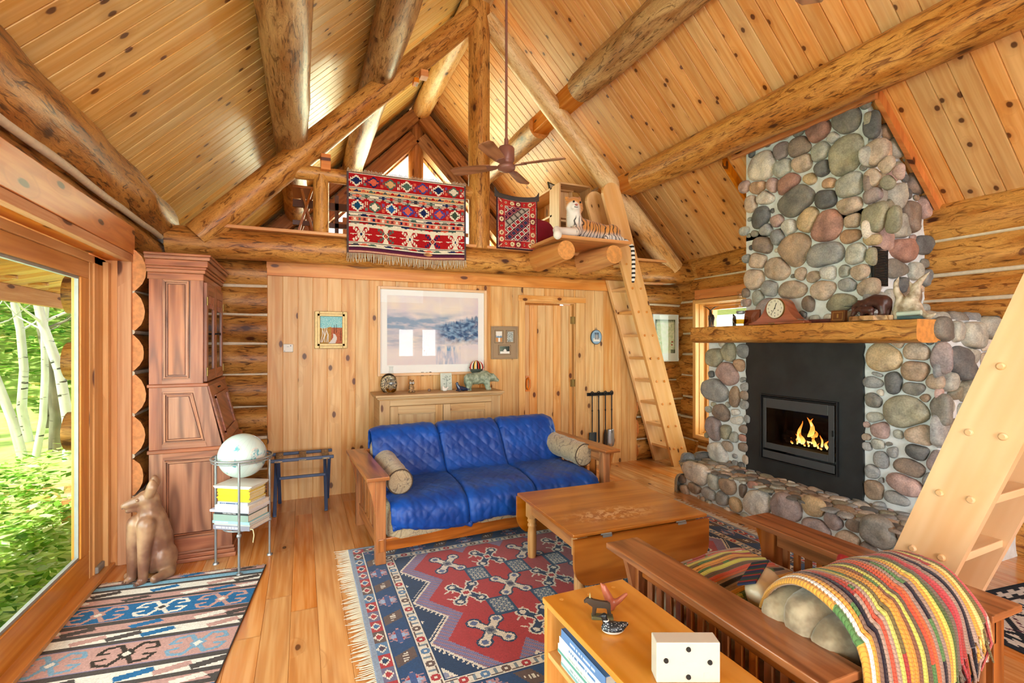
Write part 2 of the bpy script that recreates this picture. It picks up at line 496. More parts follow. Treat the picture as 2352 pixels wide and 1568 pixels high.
# ceiling slopes: boards run from ridge to eave
s2 = math.sqrt(.5)
mb = MB(); boards(mb, (RX, YN, RZ), (-s2, 0, -s2), (0, 1, 0), (s2, 0, -s2), 4.6, YG-YN, .125, .006, .010, seed=5)
mk('ceiling_left', mb, M['ceil'], kind='structure')
mb = MB(); boards(mb, (RX, YN, RZ), (s2, 0, -s2), (0, 1, 0), (-s2, 0, -s2), 4.45, YG-YN, .125, .006, .010, seed=6)
mk('ceiling_right', mb, M['ceil_r'], kind='structure')
mb = MB()
mb.prism([(RX, RZ+.02), (RX, RZ+.3), (-1.6, RZ+.3-RX-1.6), (-1.6, RZ+.02-RX-1.6)], YN-.2, YG+.9, 'xz')
mb.prism([(RX, RZ+.02), (RX, RZ+.3), (5.3, RZ+.3-5.3+RX), (5.3, RZ+.02-5.3+RX)], YN-.2, YG+.9, 'xz')
mk('roof', mb, M['rough_sawn'], kind='structure')

# roof logs
def beam(name, label, p0, p1, r0, r1, mat, seed, wob=.05, step=.12):
    p0, p1 = V(p0), V(p1); n = max(4, int((p1-p0).length/step)); mb = MB()
    mb.tube([p0.lerp(p1, i/n) for i in range(n+1)], [r0+(r1-r0)*i/n for i in range(n+1)], 28, wob=wob, seed=seed, capmat=1)
    return mk(name, mb, [mat, M['end']], label=label, cat='log beam', kind='structure')
beam('purlin_log', 'thick log purlin under the left roof slope nearest the glass door', (-.10, YN, 3.5), (-.10, YG, 3.5), .175, .14, M['log_grey'], 1, .07)
beam('purlin_log', 'log purlin high on the left roof slope beside the ridge', (.72, YN, 4.3), (.72, YG, 4.3), .19, .15, M['log_grey'], 9, .06)
beam('ridge_log', 'ridge log at the top of the roof', (RX, YN, 5.42), (RX, YG, 5.42), .16, .15, M['log_pale'], 17)
beam('purlin_log', 'log purlin high on the right roof slope, cut square at the truss', (2.84, YN, 4.38), (2.84, 4.72, 4.38), .18, .165, M['log_grey'], 23, .07)
beam('purlin_log', 'pale log purlin over the loft with its sawn end showing beside the fan rod', (2.84, 5.75, 4.36), (2.84, YG, 4.36), .155, .15, M['log_grey'], 29)
beam('purlin_log', 'long log purlin on the right roof slope above the stone chimney', (3.68, YN, 3.47), (3.68, 4.78, 3.49), .215, .16, M['log'], 31, .06)
beam('purlin_log', 'log purlin over the loft behind the ladder top', (3.68, 5.45, 3.49), (3.68, YG, 3.49), .15, .14, M['log_grey'], 33)
mb = MB()
mb.box((2.74, 4.70, 4.27), (2.94, 5.9, 4.47), grain=1)
mk('purlin_tenon', mb, M['trim'], label='square tenon joining the right purlin to the truss', cat='log beam', kind='structure', bevel=.006)
mb = MB()
mb.box((3.58, 4.76, 3.38), (3.78, 5.5, 3.6), grain=1)
mk('purlin_tenon', mb, M['trim'], label='square tenon joining the lower right purlin to the truss', cat='log beam', kind='structure', bevel=.006)

# truss over the loft edge
YT = 5.16
beam('truss_log', 'left sloping log of the roof truss', (-.86, YT, 2.50), (1.74, YT, 5.15), .135, .115, M['log'], 41, .04)
beam('truss_log', 'right sloping log of the roof truss', (4.52, YT, 2.52), (1.88, YT, 5.15), .135, .11, M['log_pale'], 43, .04)
beam('king_post', 'upright king post log in the middle of the truss', (1.80, YT, 2.58), (1.80, YT, 5.5), .118, .118, M['log'], 47, .03)
beam('loft_beam', 'long horizontal log carrying the loft edge', (-1.1, 5.2, 2.455), (4.9, 5.2, 2.475), .14, .135, M['log'], 53, .05)
mb = MB()
mb.box((-.66, 5.06, 2.585), (4.5, 5.3, 2.615), grain=0)
mb.box((-.4, 5.36, 2.2), (4.2, 5.42, 2.46), grain=0)  # hidden backing board added to stop light leaking in above the boards
mk('trim_1', mb, M['trim'], kind='structure', bevel=.004)
# pegs and blocks on the truss
mb = MB(); mb.box((.16, 5.03, 3.21), (.25, 5.2, 3.36)); mb.box((1.12, 5.02, 4.30), (1.2, 5.12, 4.37)); mb.box((1.05, 5.02, 4.22), (1.1, 5.12, 4.27))
mk('trim_2', mb, M['orange'], kind='structure', bevel=.004)

# back wall: log ends left and right of the boards, boards in the middle
zsL = [.13, .48, .78, 1.09, 1.39, 1.69, 1.965, 2.22]
mb, ch = MB(), MB()
logs(mb, ch, 'x', 5.44, -1.45, -.315, zsL, .165, -1, 61)
for z_ in (.13, .78, 1.39, 1.965): logs(mb, None, 'x', 5.44, -1.87, -1.44, [z_], .165, -1, z_*9)
zsR = [.13, .42, .70, .88, 1.19, 1.44, 1.72, 1.93, 2.19]
logs(mb, ch, 'x', 5.46, 4.06, 4.95, zsR, .165, -1, 71)
back = mk('wall_back', mb, [M['log_dark'], M['end_pink']], kind='structure')
mk('chinking', ch, M['chink'], back)
mb = MB()
def bw(x0, x1, z0, z1): boards(mb, (x0, YB, z0), (0, 0, 1), (1, 0, 0), (0, -1, 0), z1-z0, x1-x0, .1365, .004, .007, seed=int(x0*100)+50)
bw(-.315, 2.42, 0, 2.25); bw(2.42, 3.13, 2.06, 2.25); bw(3.13, 4.06, 0, 2.25)
mb.box((-.315, YB+.005, 0), (2.42, YB+.05, 2.3)); mb.box((3.13, YB+.005, 0), (4.06, YB+.05, 2.3))
mk('wall_back_boards', mb, M['plank'], kind='structure')
# scribed trim board under the loft log
mb = MB(); n = 60; P = []
for i in range(n+1):
    x = -.32+3.95*i/n
    P.append((x, 2.345+.012*noise.noise(V((x*2, 3, 1)))-(.03*math.exp(-((x-.55)/.12)**2))))
mb.prism([(3.63, 2.21), (-.32, 2.205)]+P, YB-.035, YB-.002, 'xz')
mk('trim_3', mb, M['trim'], kind='structure')
# interior of the passage behind the pine door
mb = MB(); mb.box((2.2, 6.6, 0), (3.6, 6.7, 2.5), grain=2); mk('wall_passage', mb, M['jamb'], kind='structure')
# loft floor slab and underside
mb = MB(); mb.box((-1.2, 5.32, 2.44), (4.85, YG, 2.57), grain=1); mk('floor_loft', mb, M['floor'], kind='structure')

# right wall
zs = [.13, .42, .70, .98, 1.26, 1.54, 1.82, 2.10, 2.375, 2.66]
zs = [.10, .40, .69, .97, 1.255, 1.54, 1.815, 1.96, 2.245, 2.54]
mb, ch = MB(), MB()
logs(mb, ch, 'y', 4.95, YN, 4.12, zs, .19, -1, 81, .04)
logs(mb, ch, 'y', 4.95, 5.02, 5.7, zs, .19, -1, 91, .04)
logs(mb, ch, 'y', 4.95, 4.0, 5.1, [2.245, 2.54], .19, -1, 81, .04)
logs(mb, ch, 'y', 4.95, 4.0, 5.1, [.10, .26], .15, -1, 85, .04)
wr = mk('wall_right', mb, [M['log'], M['end']], kind='structure')
mk('chinking', ch, M['chink'], wr)

# left wall above the glass door, and the stub of wall by the cabinet
mb, ch = MB(), MB()
logs(mb, ch, 'y', -1.2, 4.24, 5.5, [.02+.292*k for k in range(8)], .17, 1, 101, .04)
logs(mb, ch, 'y', -1.25, YN, 5.3, [2.63], .205, 1, 111, .10, .03)
logs(mb, None, 'y', -1.255, YN, 5.3, [2.345], .13, 1, 113, .05)
ch.tube([(-1.118+.012*noise.noise(V((0, i*.35, 3))), YN+i*.25, 2.452+.014*noise.noise(V((0, i*.4, 9)))) for i in range(38)], .022, 8)
wl = mk('wall_left', mb, [M['log_dark'], M['end_pink']], kind='structure')
mk('chinking', ch, M['chink'], wl)
mb = MB(); mb.box((-1.28, 4.3, -.1), (-1.2, 5.4, 2.3)); mk('wall_left_core', mb, plain('dark_seam', '#2a2018', .9), kind='structure')

# far gable of the loft with its triangular glazing
g = MB()
gx = 1.775
outer = [(-2.2, 2.4), (gx-.125, 2.4), (gx-.125, 2.95), (-.05, 2.95), (gx-.125, 4.72), (gx-.125, 5.7), (-1.7, 2.4)]
def quad(mb, pts, y0, y1): mb.prism(pts, y0, y1, 'xz')
for sx in (-1, 1):
    def X(d): return gx+sx*d
    quad(g, [(X(.1), 2.4), (X(3.5), 2.4), (X(3.5), 2.95), (X(.1), 2.95)], YG, YG+.1)
    quad(g, [(X(1.80), 2.95), (X(3.6), 2.95), (X(.1), 6.0), (X(.1), 4.76)], YG, YG+.1)
mk('wall_gable', g, M['log_dark'], kind='structure')
def loftbeam(mb, a, b, w=.2, h=.2): mb.bar(a, b, w, h, up=(0, 1, 0))
mb = MB()
mb.tube([(gx, YG-.05, 2.6+.3*i) for i in range(10)], .125, 18, wob=.03, seed=3)
for sx in (-1, 1):
    loftbeam(mb, (gx+sx*.05, YG-.1, 5.0), (gx+sx*1.95, YG-.1, 3.02), .22, .2)
    loftbeam(mb, (gx+sx*.05, YG-.2, 5.33), (gx+sx*2.6, YG-.2, 2.75), .2, .22)
    for z in (3.05, 3.42, 3.86): mb.box((min(gx+sx*.1, gx+sx*(4.75-z)), YG-.06, z), (max(gx+sx*.1, gx+sx*(4.75-z)), YG+.02, z+.07), grain=0)
    for dx in (.62, 1.15): mb.box((gx+sx*dx-.03, YG-.05, 2.95), (gx+sx*dx+.03, YG+.02, 4.72-dx), grain=2)
mk('window_1', mb, wood('gable_frame', '#5d3514', '#9a6230', '#b67f48', rough=.5), kind='structure')

# wall behind the camera, with its windows
mb = MB(); mb2 = MB()
wins = [(-.9, 1.3, .3, 2.15), (2.65, 3.1, 1.15, 1.95), (3.35, 3.8, 1.15, 1.95)]
xs = sorted({-1.4, 4.9} | {w[0] for w in wins} | {w[1] for w in wins})
for a, b in zip(xs[:-1], xs[1:]):
    w = [q for q in wins if q[0] <= a and q[1] >= b]
    if w:
        mb.box((a, YN-.12, 0), (b, YN, w[0][2]), grain=0); mb.box((a, YN-.12, w[0][3]), (b, YN, 2.6), grain=0)
    else: mb.box((a, YN-.12, 0), (b, YN, 2.6), grain=2)
# gable above: a wide window with board margins
mb.prism([(-1.3, 2.6), (.2, 2.6), (.2, 3.9), (RX-.1, 5.4), (RX-.1, 5.7)], YN-.12, YN, 'xz')
mb.prism([(4.9, 2.6), (3.4, 2.6), (3.4, 3.9), (RX+.1, 5.4), (RX+.1, 5.7)], YN-.12, YN, 'xz')
mb.box((RX-.1, YN-.12, 2.6), (RX+.1, YN, 5.7), grain=2)
mb.box((.2, YN-.12, 2.6), (3.4, YN, 2.75), grain=0)
mk('wall_near', mb, M['plank'], kind='structure')
# ------------------------------------------------------------------ glass door, window, outdoors
def glass_mat(name, tint='#f4fbf6', rough=0.0, refl=.45):
    g = G(name)
    fr = g.ma('MULTIPLY_ADD', g.ma('POWER', g.n('LayerWeight', {'Blend': .5}, out=1), 5.0), .9, .045)
    t = g.n('BsdfTransparent', [lin(tint)]); gl = g.n('BsdfGlossy', {'Color': (1, 1, 1, 1), 'Roughness': rough})
    mx = g.n('MixShader', {0: g.ma('MULTIPLY', fr, refl), 1: t, 2: gl}); g.t.links.new(mx, g.out.inputs[0]); return g.m
M['glass'] = glass_mat('window_glass', refl=.18)
M['black_metal'] = plain('black_iron', '#1b1b1c', .5, .3, var=.2)
M['brass'] = plain('aged_brass', '#8a7440', .35, .8)
M['steel'] = plain('grey_steel', '#9aa0a3', .35, .6)
M['rubber'] = plain('grey_gasket', '#9a9d98', .5)

# sliding glass door, three leaves; only the far end of the far leaf is in the picture
dr = thing('door_1', 'wood framed sliding glass door on the left wall with view of green garden', 'door'); dr['kind'] = 'structure'
def leaf(y0, y1, x, name):
    mb = MB()
    mb.box((x-.025, y0, .0), (x+.025, y1, .205), grain=1); mb.box((x-.025, y0, 1.963), (x+.025, y1, 2.068), grain=1)
    mb.box((x-.025, y0, .205), (x+.025, y0+.11, 1.963), grain=2); mb.box((x-.025, y1-.125, .205), (x+.025, y1, 1.963), grain=2)
    o = mk(name, mb, M['doorwood'], dr, bevel=.004)
    mb = MB()
    gy0, gy1 = y0+.11, y1-.125
    for a, b, c, d in ((gy0, gy1, .205, .222), (gy0, gy1, 1.946, 1.963)): mb.box((x-.006, a, c), (x+.014, b, d))
    mb.box((x-.006, gy0, .222), (x+.014, gy0+.012, 1.946)); mb.box((x-.006, gy1-.012, .222), (x+.014, gy1, 1.946))
    mk('gasket', mb, M['rubber'], o)
    mb = MB(); mb.box((x-.004, gy0+.01, .21), (x+.004, gy1-.01, 1.96)); mk('glass', mb, M['glass'], o)
    return o
leaf(2.0, 3.985, -1.29, 'door_panel'); leaf(.05, 2.08, -1.345, 'door_panel'); leaf(-1.95, .1, -1.29, 'door_panel')
mb = MB()
mb.box((-1.33, 3.985, 0), (-1.262, 4.03, 2.117), grain=2)
mb.box((-1.30, 4.03, 0), (-1.252, 4.25, 2.117), grain=2)
mb.box((-1.252, 4.165, 0), (-1.22, 4.22, 2.1), grain=2)
mb.box((-1.40, YN, 2.068), (-1.252, 4.25, 2.117), grain=1)
mb.box((-1.42, -2.0, 0), (-1.25, -1.95, 2.07), grain=2)
mk('jamb', mb, M['jamb'], dr, bevel=.004)
mb = MB(); mb.box((-1.275, YN, -.01), (-1.195, 4.22, .03), grain=1); mk('sill', mb, M['doorwood'], dr, bevel=.004)
mb = MB(); mb.box((-1.27, 4.04, .031), (-1.235, 4.16, .075)); mk('door_stop', mb, M['rubber'], dr, bevel=.008)
# casing planks: upright at the far side, header board above
mb = MB()
mb.box((-1.262, 4.225, 0), (-1.185, 4.262, 2.16), grain=2)
mk('trim_4', mb, M['trim'], kind='structure', bevel=.005)
mb = MB()
mb.box((-1.185, 4.22, 0), (-1.105, 4.27, 2.16), grain=2)
mb.box((-1.15, YN, 2.117), (-1.1, 4.27, 2.17), grain=1)
mk('trim_5', mb, M['rough_sawn'], kind='structure', bevel=.004)
mb = MB(); mb.box((-1.145, YN, 2.172), (-1.097, 4.27, 2.365), grain=1); mb.box((-1.25, YN, 2.12), (-1.15, 4.24, 2.16), grain=1)
mk('trim_6', mb, M['orange'], kind='structure', bevel=.004)
# left wall solid part behind the camera end
mb = MB(); mb.box((-1.45, YN, 0), (-1.25, -1.95, 2.1), grain=1); mk('wall_left_boards', mb, M['plank'], kind='structure')

# window in the right wall beside the fireplace
wn = thing('window_2', 'tall wood framed window between the log corner and the fireplace', 'window'); wn['kind'] = 'structure'
mb = MB(); y0, y1, z0, z1 = 4.02, 5.04, .30, 2.11
def ring(mb, x0, x1, i, w):
    a0, a1, c0, c1 = y0+i, y1-i, z0+i, z1-i
    mb.box((x0, a0, c0), (x1, a0+w, c1), grain=2); mb.box((x0, a1-w, c0), (x1, a1, c1), grain=2)
    mb.box((x0, a0+w, c0), (x1, a1-w, c0+w), grain=1); mb.box((x0, a0+w, c1-w), (x1, a1-w, c1), grain=1)
ring(mb, 4.735, 4.80, 0, .05); ring(mb, 4.80, 4.95, .028, .03)
mk('window_frame', mb, M['jamb'], wn, bevel=.004)
mb = MB(); ring(mb, 4.90, 4.98, .058, .03); ring(mb, 4.95, 5.02, .088, .04); mk('sash', mb, M['doorwood'], wn, bevel=.004)
mb = MB(); mb.box((4.985, y0+.12, z0+.12), (4.993, y1-.12, z1-.12)); mk('glass', mb, M['glass'], wn)
mb = MB(); mb.box((4.93, 4.5, .36), (4.97, 4.62, .40)); mk('window_crank', mb, M['brass'], wn, bevel=.006)
mb = MB(); mb.box((4.73, 3.7, 2.115), (4.80, 5.0, 2.235), grain=1); mk('trim_7', mb, M['orange'], kind='structure', bevel=.004)

# --- outdoors, left: ground, porch roof, trees, undergrowth
def leafmat(name, cols, trans=.5):
    g = G(name)
    r = g.n('ObjectInfo', out=3)
    a = g.n('Attribute', attribute_name='col')
    d = g.n('BsdfDiffuse', [a]); t = g.n('BsdfTranslucent', [a])
    mx = g.n('MixShader', {0: trans, 1: d, 2: t}); g.t.links.new(mx, g.out.inputs[0]); return g.m
M['leaf'] = leafmat('leaf', None)
M['soil'] = plain('forest_floor', '#a9bd62', .95, var=.3, scale=3)
mb = MB()
def gz(x, y): return -.35 - .03*max(0, -x-2) + .12*noise.noise(V((x*.5, y*.5, 0))) + .05*max(0, -x-9) + .55*max(0, y-16)
mb.grid(40, 40, lambda a, b: (-1.5-26*a, -6+34*b, gz(-1.5-26*a, -6+34*b)))
mk('ground', mb, M['soil'], kind='structure')
mb = MB(); mb.box((5.15, -4, -.4), (14, 12, -.3)); mk('ground_right', mb, M['soil'], kind='structure')
# porch roof
mb = MB(); boards(mb, (-1.45, YN, 2.32), (-.9724, 0, -.2334), (0, 1, 0), (.2334, 0, -.9724), 1.03, 12.4, .16, .005, .01, seed=12)
mb.box((-3.15, YN, 2.20), (-1.4, 6.5, 2.24), grain=1) if False else None
mk('porch_soffit', mb, wood('soffit_pine', '#b5641e', '#e69a3e', '#f2b45a', knots=.2, rough=.6, tint=.2), kind='structure')
mb = MB(); mb.box((-2.50, YN, 1.93), (-2.43, 8.2, 2.08), grain=1); mb.prism([(-1.4, 2.36), (-1.4, 2.42), (-2.55, 2.15), (-2.55, 2.09)], YN, 8.2, 'xz')
mk('porch_beam', mb, M['rough_sawn'], kind='structure')
def vent(x, y):
    mb = MB(); z = 2.32-.24*(-1.45-x)
    mb.tube([(x, y, z-.012), (x, y, z+.01)], [.085, .085], 18); mb.tube([(x, y, z-.016), (x, y, z-.008)], [.06, .06], 18)
    o = mk('soffit_vent', mb, M['jamb'])
    o['category'] = 'vent'; o['group'] = 'round vents in the porch ceiling'; o['label'] = 'round pale vent in the boarded porch ceiling outside the glass door'
for x, y in ((-2.33, 5.53), (-2.33, 6.09), (-2.33, 6.5), (-2.33, 6.92)): vent(x, y)

trees = []
def rr(a, b): return rng.uniform(a, b)
def bark(name, a, b, dark, birch=True):
    g = G(name); u, v, _ = g.sep(g.uv())
    n1 = g.noise(g.comb(g.ma('MULTIPLY', u, 9), g.ma('MULTIPLY', v, 1.6)), 1, 3, .6, d2=True)
    col = g.mix(g.step(g.noise(g.comb(u, v), 2, 2, d2=True), .3, .7), lin(a), lin(b))
    col = g.mix(g.step(n1, .62, .72), col, lin(dark))
    return g.end(col, .8)
M['birch'] = bark('birch_bark', '#e6e2d8', '#cfc9bd', '#3c3833')
M['greybark'] = bark('grey_bark', '#8f8674', '#6f6656', '#4a4034')
def leaves(mb, pts_fn, n, smin, smax, cols, flat=.3):
    for _ in range(n):
        p = pts_fn()
        if p is None: continue
        s = rr(smin, smax); a = rr(0, 2*PI); t = rr(-1.1, 1.1)
        d = V((math.cos(a), math.sin(a), flat*rr(-1, 1))).normalized(); e = d.cross(V((rr(-.4, .4), rr(-.4, .4), 1))).normalized()
        p = V(p); c = cols[rng.randrange(len(cols))]; k = rr(.75, 1.15)
        mb.c = tuple(min(1, q*k) for q in lin(c)[:3])
        mb.add([p-d*s, p+e*s*.42, p+d*s, p-e*s*.42], [(0, 1, 2, 3)])
GREEN = ['#8fbf4a', '#a9d25e', '#76aa3c', '#c4e07e', '#5f9436', '#d6e8a0']
def tree(x, y, h, r, lean, kind, label, crown=True):
    z = gz(x, y)
    t = thing('tree', label, 'tree', (x, y, z), 0, 'trees beyond the glass door')
    mb = MB(); n = 9
    pts = [(lean[0]*h*(i/n)+.12*noise.noise(V((i*.6, x, y))), lean[1]*h*(i/n), h*i/n-.1) for i in range(n+1)]
    mb.tube(pts, [r*(1-.6*i/n) for i in range(n+1)], 12, wob=.05, seed=x)
    for k in range(5):
        i = rng.randrange(3, n); a = rr(0, 2*PI); p = V(pts[i]); L = rr(.5, 1.2)
        mb.tube([p, p+V((math.cos(a), math.sin(a), .5))*L*.5, p+V((math.cos(a)*1.1, math.sin(a)*1.1, .9))*L], [r*.3, r*.18, .006], 6)
    mk('trunk', mb, M[kind], t)
    mb = MB()
    def pt():
        a = rr(0, 2*PI); q = rr(.1, 1)**.6*h*.055; zz = rr(.5, 1.02)*h
        return (lean[0]*zz+math.cos(a)*q, lean[1]*zz+math.sin(a)*q, zz)
    leaves(mb, pt, 260, .07, .16, GREEN)
    mk('crown', mb, M['leaf'], t)
# points along the sight lines through the door, at several real distances
specs = [(-4.62, 11.5, 7, .075, (-.26, 0), 'birch', 'slim white birch leaning left, nearest the left edge of the glass door'),
 (-5.1, 13.0, 7, .085, (-.07, 0), 'birch', 'straight white birch second from the left beyond the glass door'),
 (-5.55, 15.0, 7, .075, (-.02, 0), 'greybark', 'thin grey trunk between the two pairs of birches'),
 (-4.35, 11.3, 7, .06, (.07, 0), 'birch', 'white birch leaning slightly right in the middle of the door view'),
 (-4.2, 11.6, 7, .095, (-.04, 0), 'greybark', 'brown grey tree trunk right of the middle birch'),
 (-3.45, 10.2, 7, .08, (-.15, 0), 'birch', 'white birch crossing a darker trunk at the right of the door view'),
 (-4.1, 12.4, 8, .10, (0, 0), 'greybark', 'dark trunk behind the right hand birch'),
 (-8.7, 13, 8, .12, (0, 0), 'greybark', 'grey trunk to the far left of the woods'),
 (-9.8, 11.2, 8, .12, (.02, 0), 'greybark', 'stout grey trunk farthest left in the woods')]
for s in specs: tree(*s)
# woodland backdrop and undergrowth
mb = MB()
def bk():
    x = rr(-22, -2.6); y = rr(16.2, 23); return (x, y, gz(x, y)+rr(0, 1)**1.2*5)
leaves(mb, bk, 17000, .09, .22, GREEN[:5]+['#4d7d33', '#f0d58a'])
o = mk('woodland_foliage', mb, M['leaf'], kind='stuff'); o['label'] = 'sunlit green woodland foliage behind the birches'; o['category'] = 'foliage'
mb = MB()
def ug():
    x = -1.65-rr(0, 1)**1.5*5.5; y = rr(2.2, 6.3); h = .62+.5*noise.noise(V((x*.8, y*.8, 3)))+.4*max(0, 1-abs(x+2.4)/1.4)
    if y > 5.0 and x > -2.1: return None
    return (x, y, gz(x, y)+max(.05, h)*rr(0, 1)**.6*.85)
leaves(mb, ug, 26000, .028, .075, GREEN+['#e9f2c4', '#cfe58c', '#d6ec98', '#b9dc6a'])
o = mk('undergrowth', mb, M['leaf'], kind='stuff'); o['label'] = 'dense bright green undergrowth outside the glass door'; o['category'] = 'plants'
# pale stacked firewood
mb = None
for k in range(16):
    x, y = -3.0-(k % 4)*.86-rr(0, .1), 6.6+(k//4)*.5; a = rr(-.5, .5); z = gz(x, y)+.08
    m2 = MB(); d = V((math.cos(a), math.sin(a), rr(-.1, .1)))*.35
    m2.tube([V((0, 0, 0))-d, V((0, 0, 0))+d], [.075, .07], 9, wob=.08, seed=k, capmat=0)
    o = mk('firewood_log', m2, M['log_pale'], loc=(x, y, z)); o['category'] = 'log'; o['group'] = 'scattered firewood outside'; o['label'] = 'pale split firewood lying in the clearing outside the glass door'
# things seen through the small right window
mb = MB(); boards(mb, (5.2, 2.5, 2.30), (.97, 0, -.1), (0, 1, 0), (-.1, 0, -.97), 2.2, 6, .15, .005, .01, seed=22)
mk('porch_soffit_right', mb, plain('pale_soffit', '#e9dcb8', .7), kind='structure')
mb = MB(); mb.tube([(6.6, 5.1, 1.66), (6.6, 5.13, 1.66), (6.6, 6.35, 1.66), (6.6, 6.4, 1.66)], [.05, .16, .16, .05], 20)
for yy in (5.3, 6.2): mb.box((6.5, yy-.03, -.3), (6.7, yy+.03, 1.6))
o = mk('gas_tank', mb, plain('tank_paint', '#cfd8cc', .35)); o['label'] = 'pale horizontal tank outdoors seen through the window beside the fireplace'; o['category'] = 'tank'
# ------------------------------------------------------------------ fireplace
SC = dict(g='#999c9c', d='#6c6f70', k='#85827a', t='#c0ab94', o='#a19d84', c='#dcd2c2', p='#bd9d95', r='#b0806f', b='#917f70', m='#a19292', y='#cbb083', e='#b3b6aa', n='#a98f74', w='#cfcfc8', a='#c49c78')
gs = G('river_stone')
at = gs.n('Attribute', attribute_name='col')
n1 = gs.noise(gs.obj(), 9, 3, .6); n2 = gs.noise(gs.obj(), 90, 2, .6)
cc = gs.mix(1.0, at, gs.ramp(n1, [(.28, (.62, .62, .64)), (.5, (.95, .94, .92)), (.72, (1.25, 1.18, 1.08))]), 'MULTIPLY')
cc = gs.mix(.45, cc, gs.ramp(n2, [(.35, (.6, .6, .6)), (.65, (1.3, 1.3, 1.3))]), 'MULTIPLY')
M['stone'] = gs.end(cc, .62, gs.bump(n2, .2, .004), spec=.35)
M['mortar'] = plain('whitewashed_mortar', '#e3e8e8', .9, var=.08, scale=18, bump=.3)
M['panel'] = plain('blackened_steel_panel', '#2a2c2d', .45, .2, var=.3, scale=5)
M['insert'] = plain('dark_grey_enamel', '#3f4244', .45, .1, var=.05)
M['soot'] = plain('soot_black', '#0b0b0c', .8)

def stones(mb, o, au, av, nn, seeds, W, H, gap=.012, bulge=.05, clip=None, seed=0, rmin=.02, rmax=.05, tries=1500, hole=None, over=.03, nb=28):
    """river stones set in a face: o corner, au/av in-plane axes, nn outward. seeds: (u, v, ru, rv, colour)"""
    o, au, av, nn = V(o), V(au), V(av), V(nn); r = random.Random(seed)
    S = [list(q) for q in seeds]
    codes = 'ggdktotneecpb' 
    def free(u, v, rad):
        for q in S:
            d = math.hypot((u-q[0])/(q[2]+rad), (v-q[1])/(q[3]+rad))
            if d < 1.0: return False
        return True
    for rad in np.linspace(rmax, rmin, 7):
        for _ in range(tries//7):
            u, v = r.uniform(0, W), r.uniform(0, H)
            if hole and hole(u, v, rad): continue
            if free(u, v, rad*.82): S.append([u, v, rad*r.uniform(.8, 1.25), rad*r.uniform(.75, 1.1), codes[r.randrange(len(codes))]])
    for u, v, a, b, code in S:
        ph = r.uniform(0, 9); col = lin(SC[code])[:3]; k = r.uniform(.88, 1.12); lum = sum(col)/3; col = tuple(min(1, (c*.82+lum*.18)*k) for c in col)
        near = [q for q in S if q[0] != u and math.hypot(q[0]-u, q[1]-v) < a+b+q[2]+q[3]]
        rad = []
        for i in range(nb):
            th = 2*PI*i/nb; cx, cy = math.cos(th), math.sin(th)
            e = 3.0
            R = (abs(cx/a)**e+abs(cy/b)**e)**(-1/e)*1.12
            R *= 1+.09*noise.noise(V((cx*1.3+ph, cy*1.3, ph)))
            for q in near:      # keep clear of the neighbouring stone
                dx, dy = q[0]-u, q[1]-v; D = math.hypot(dx, dy)
                if D < 1e-6: continue
                ux, uy = dx/D, dy/D
                ra = 1/math.sqrt((ux/a)**2+(uy/b)**2); rb = 1/math.sqrt((ux/q[2])**2+(uy/q[3])**2)
                lim = D*ra/(ra+rb)-gap/2; c = cx*ux+cy*uy
                if c > .05: R = min(R, max(.3*ra, lim/c))
            rad.append(R)
        for _ in range(2): rad = [(rad[i-1]+2*rad[i]+rad[(i+1) % nb])/4 for i in range(nb)]
        Hh = min(a, b)*r.uniform(.5, .72); Hh = min(Hh, bulge)
        tu, tv = r.uniform(-.12, .12), r.uniform(-.12, .12)
        rings = [(1.0, -.22), (1.0, .1), (.965, .42), (.88, .74), (.7, .95), (.4, 1.04), (.0, 1.06)]
        vs = []; 
        for t, h in rings:
            for i in range(nb if t > 0 else 1):
                th = 2*PI*i/nb; q = rad[i]*t if t > 0 else 0
                x, y = q*math.cos(th), q*math.sin(th)
                hh = Hh*h*(1+.35*noise.noise(V((x*14+ph, y*14, ph))))+(x*tu+y*tv)*(t < .98)
                vs.append(o+au*(u+x)+av*(v+y)+nn*hh)
        F = []
        for j in range(len(rings)-2):
            for i in range(nb):
                i2 = (i+1) % nb; F.append((j*nb+i, j*nb+i2, (j+1)*nb+i2, (j+1)*nb+i))
        j = len(rings)-2
        for i in range(nb): F.append((j*nb+i, j*nb+(i+1) % nb, (j+1)*nb))
        if au.cross(av).dot(nn) < 0: F = [f[::-1] for f in F]
        mb.c = col; mb.add(vs, F, None, True)

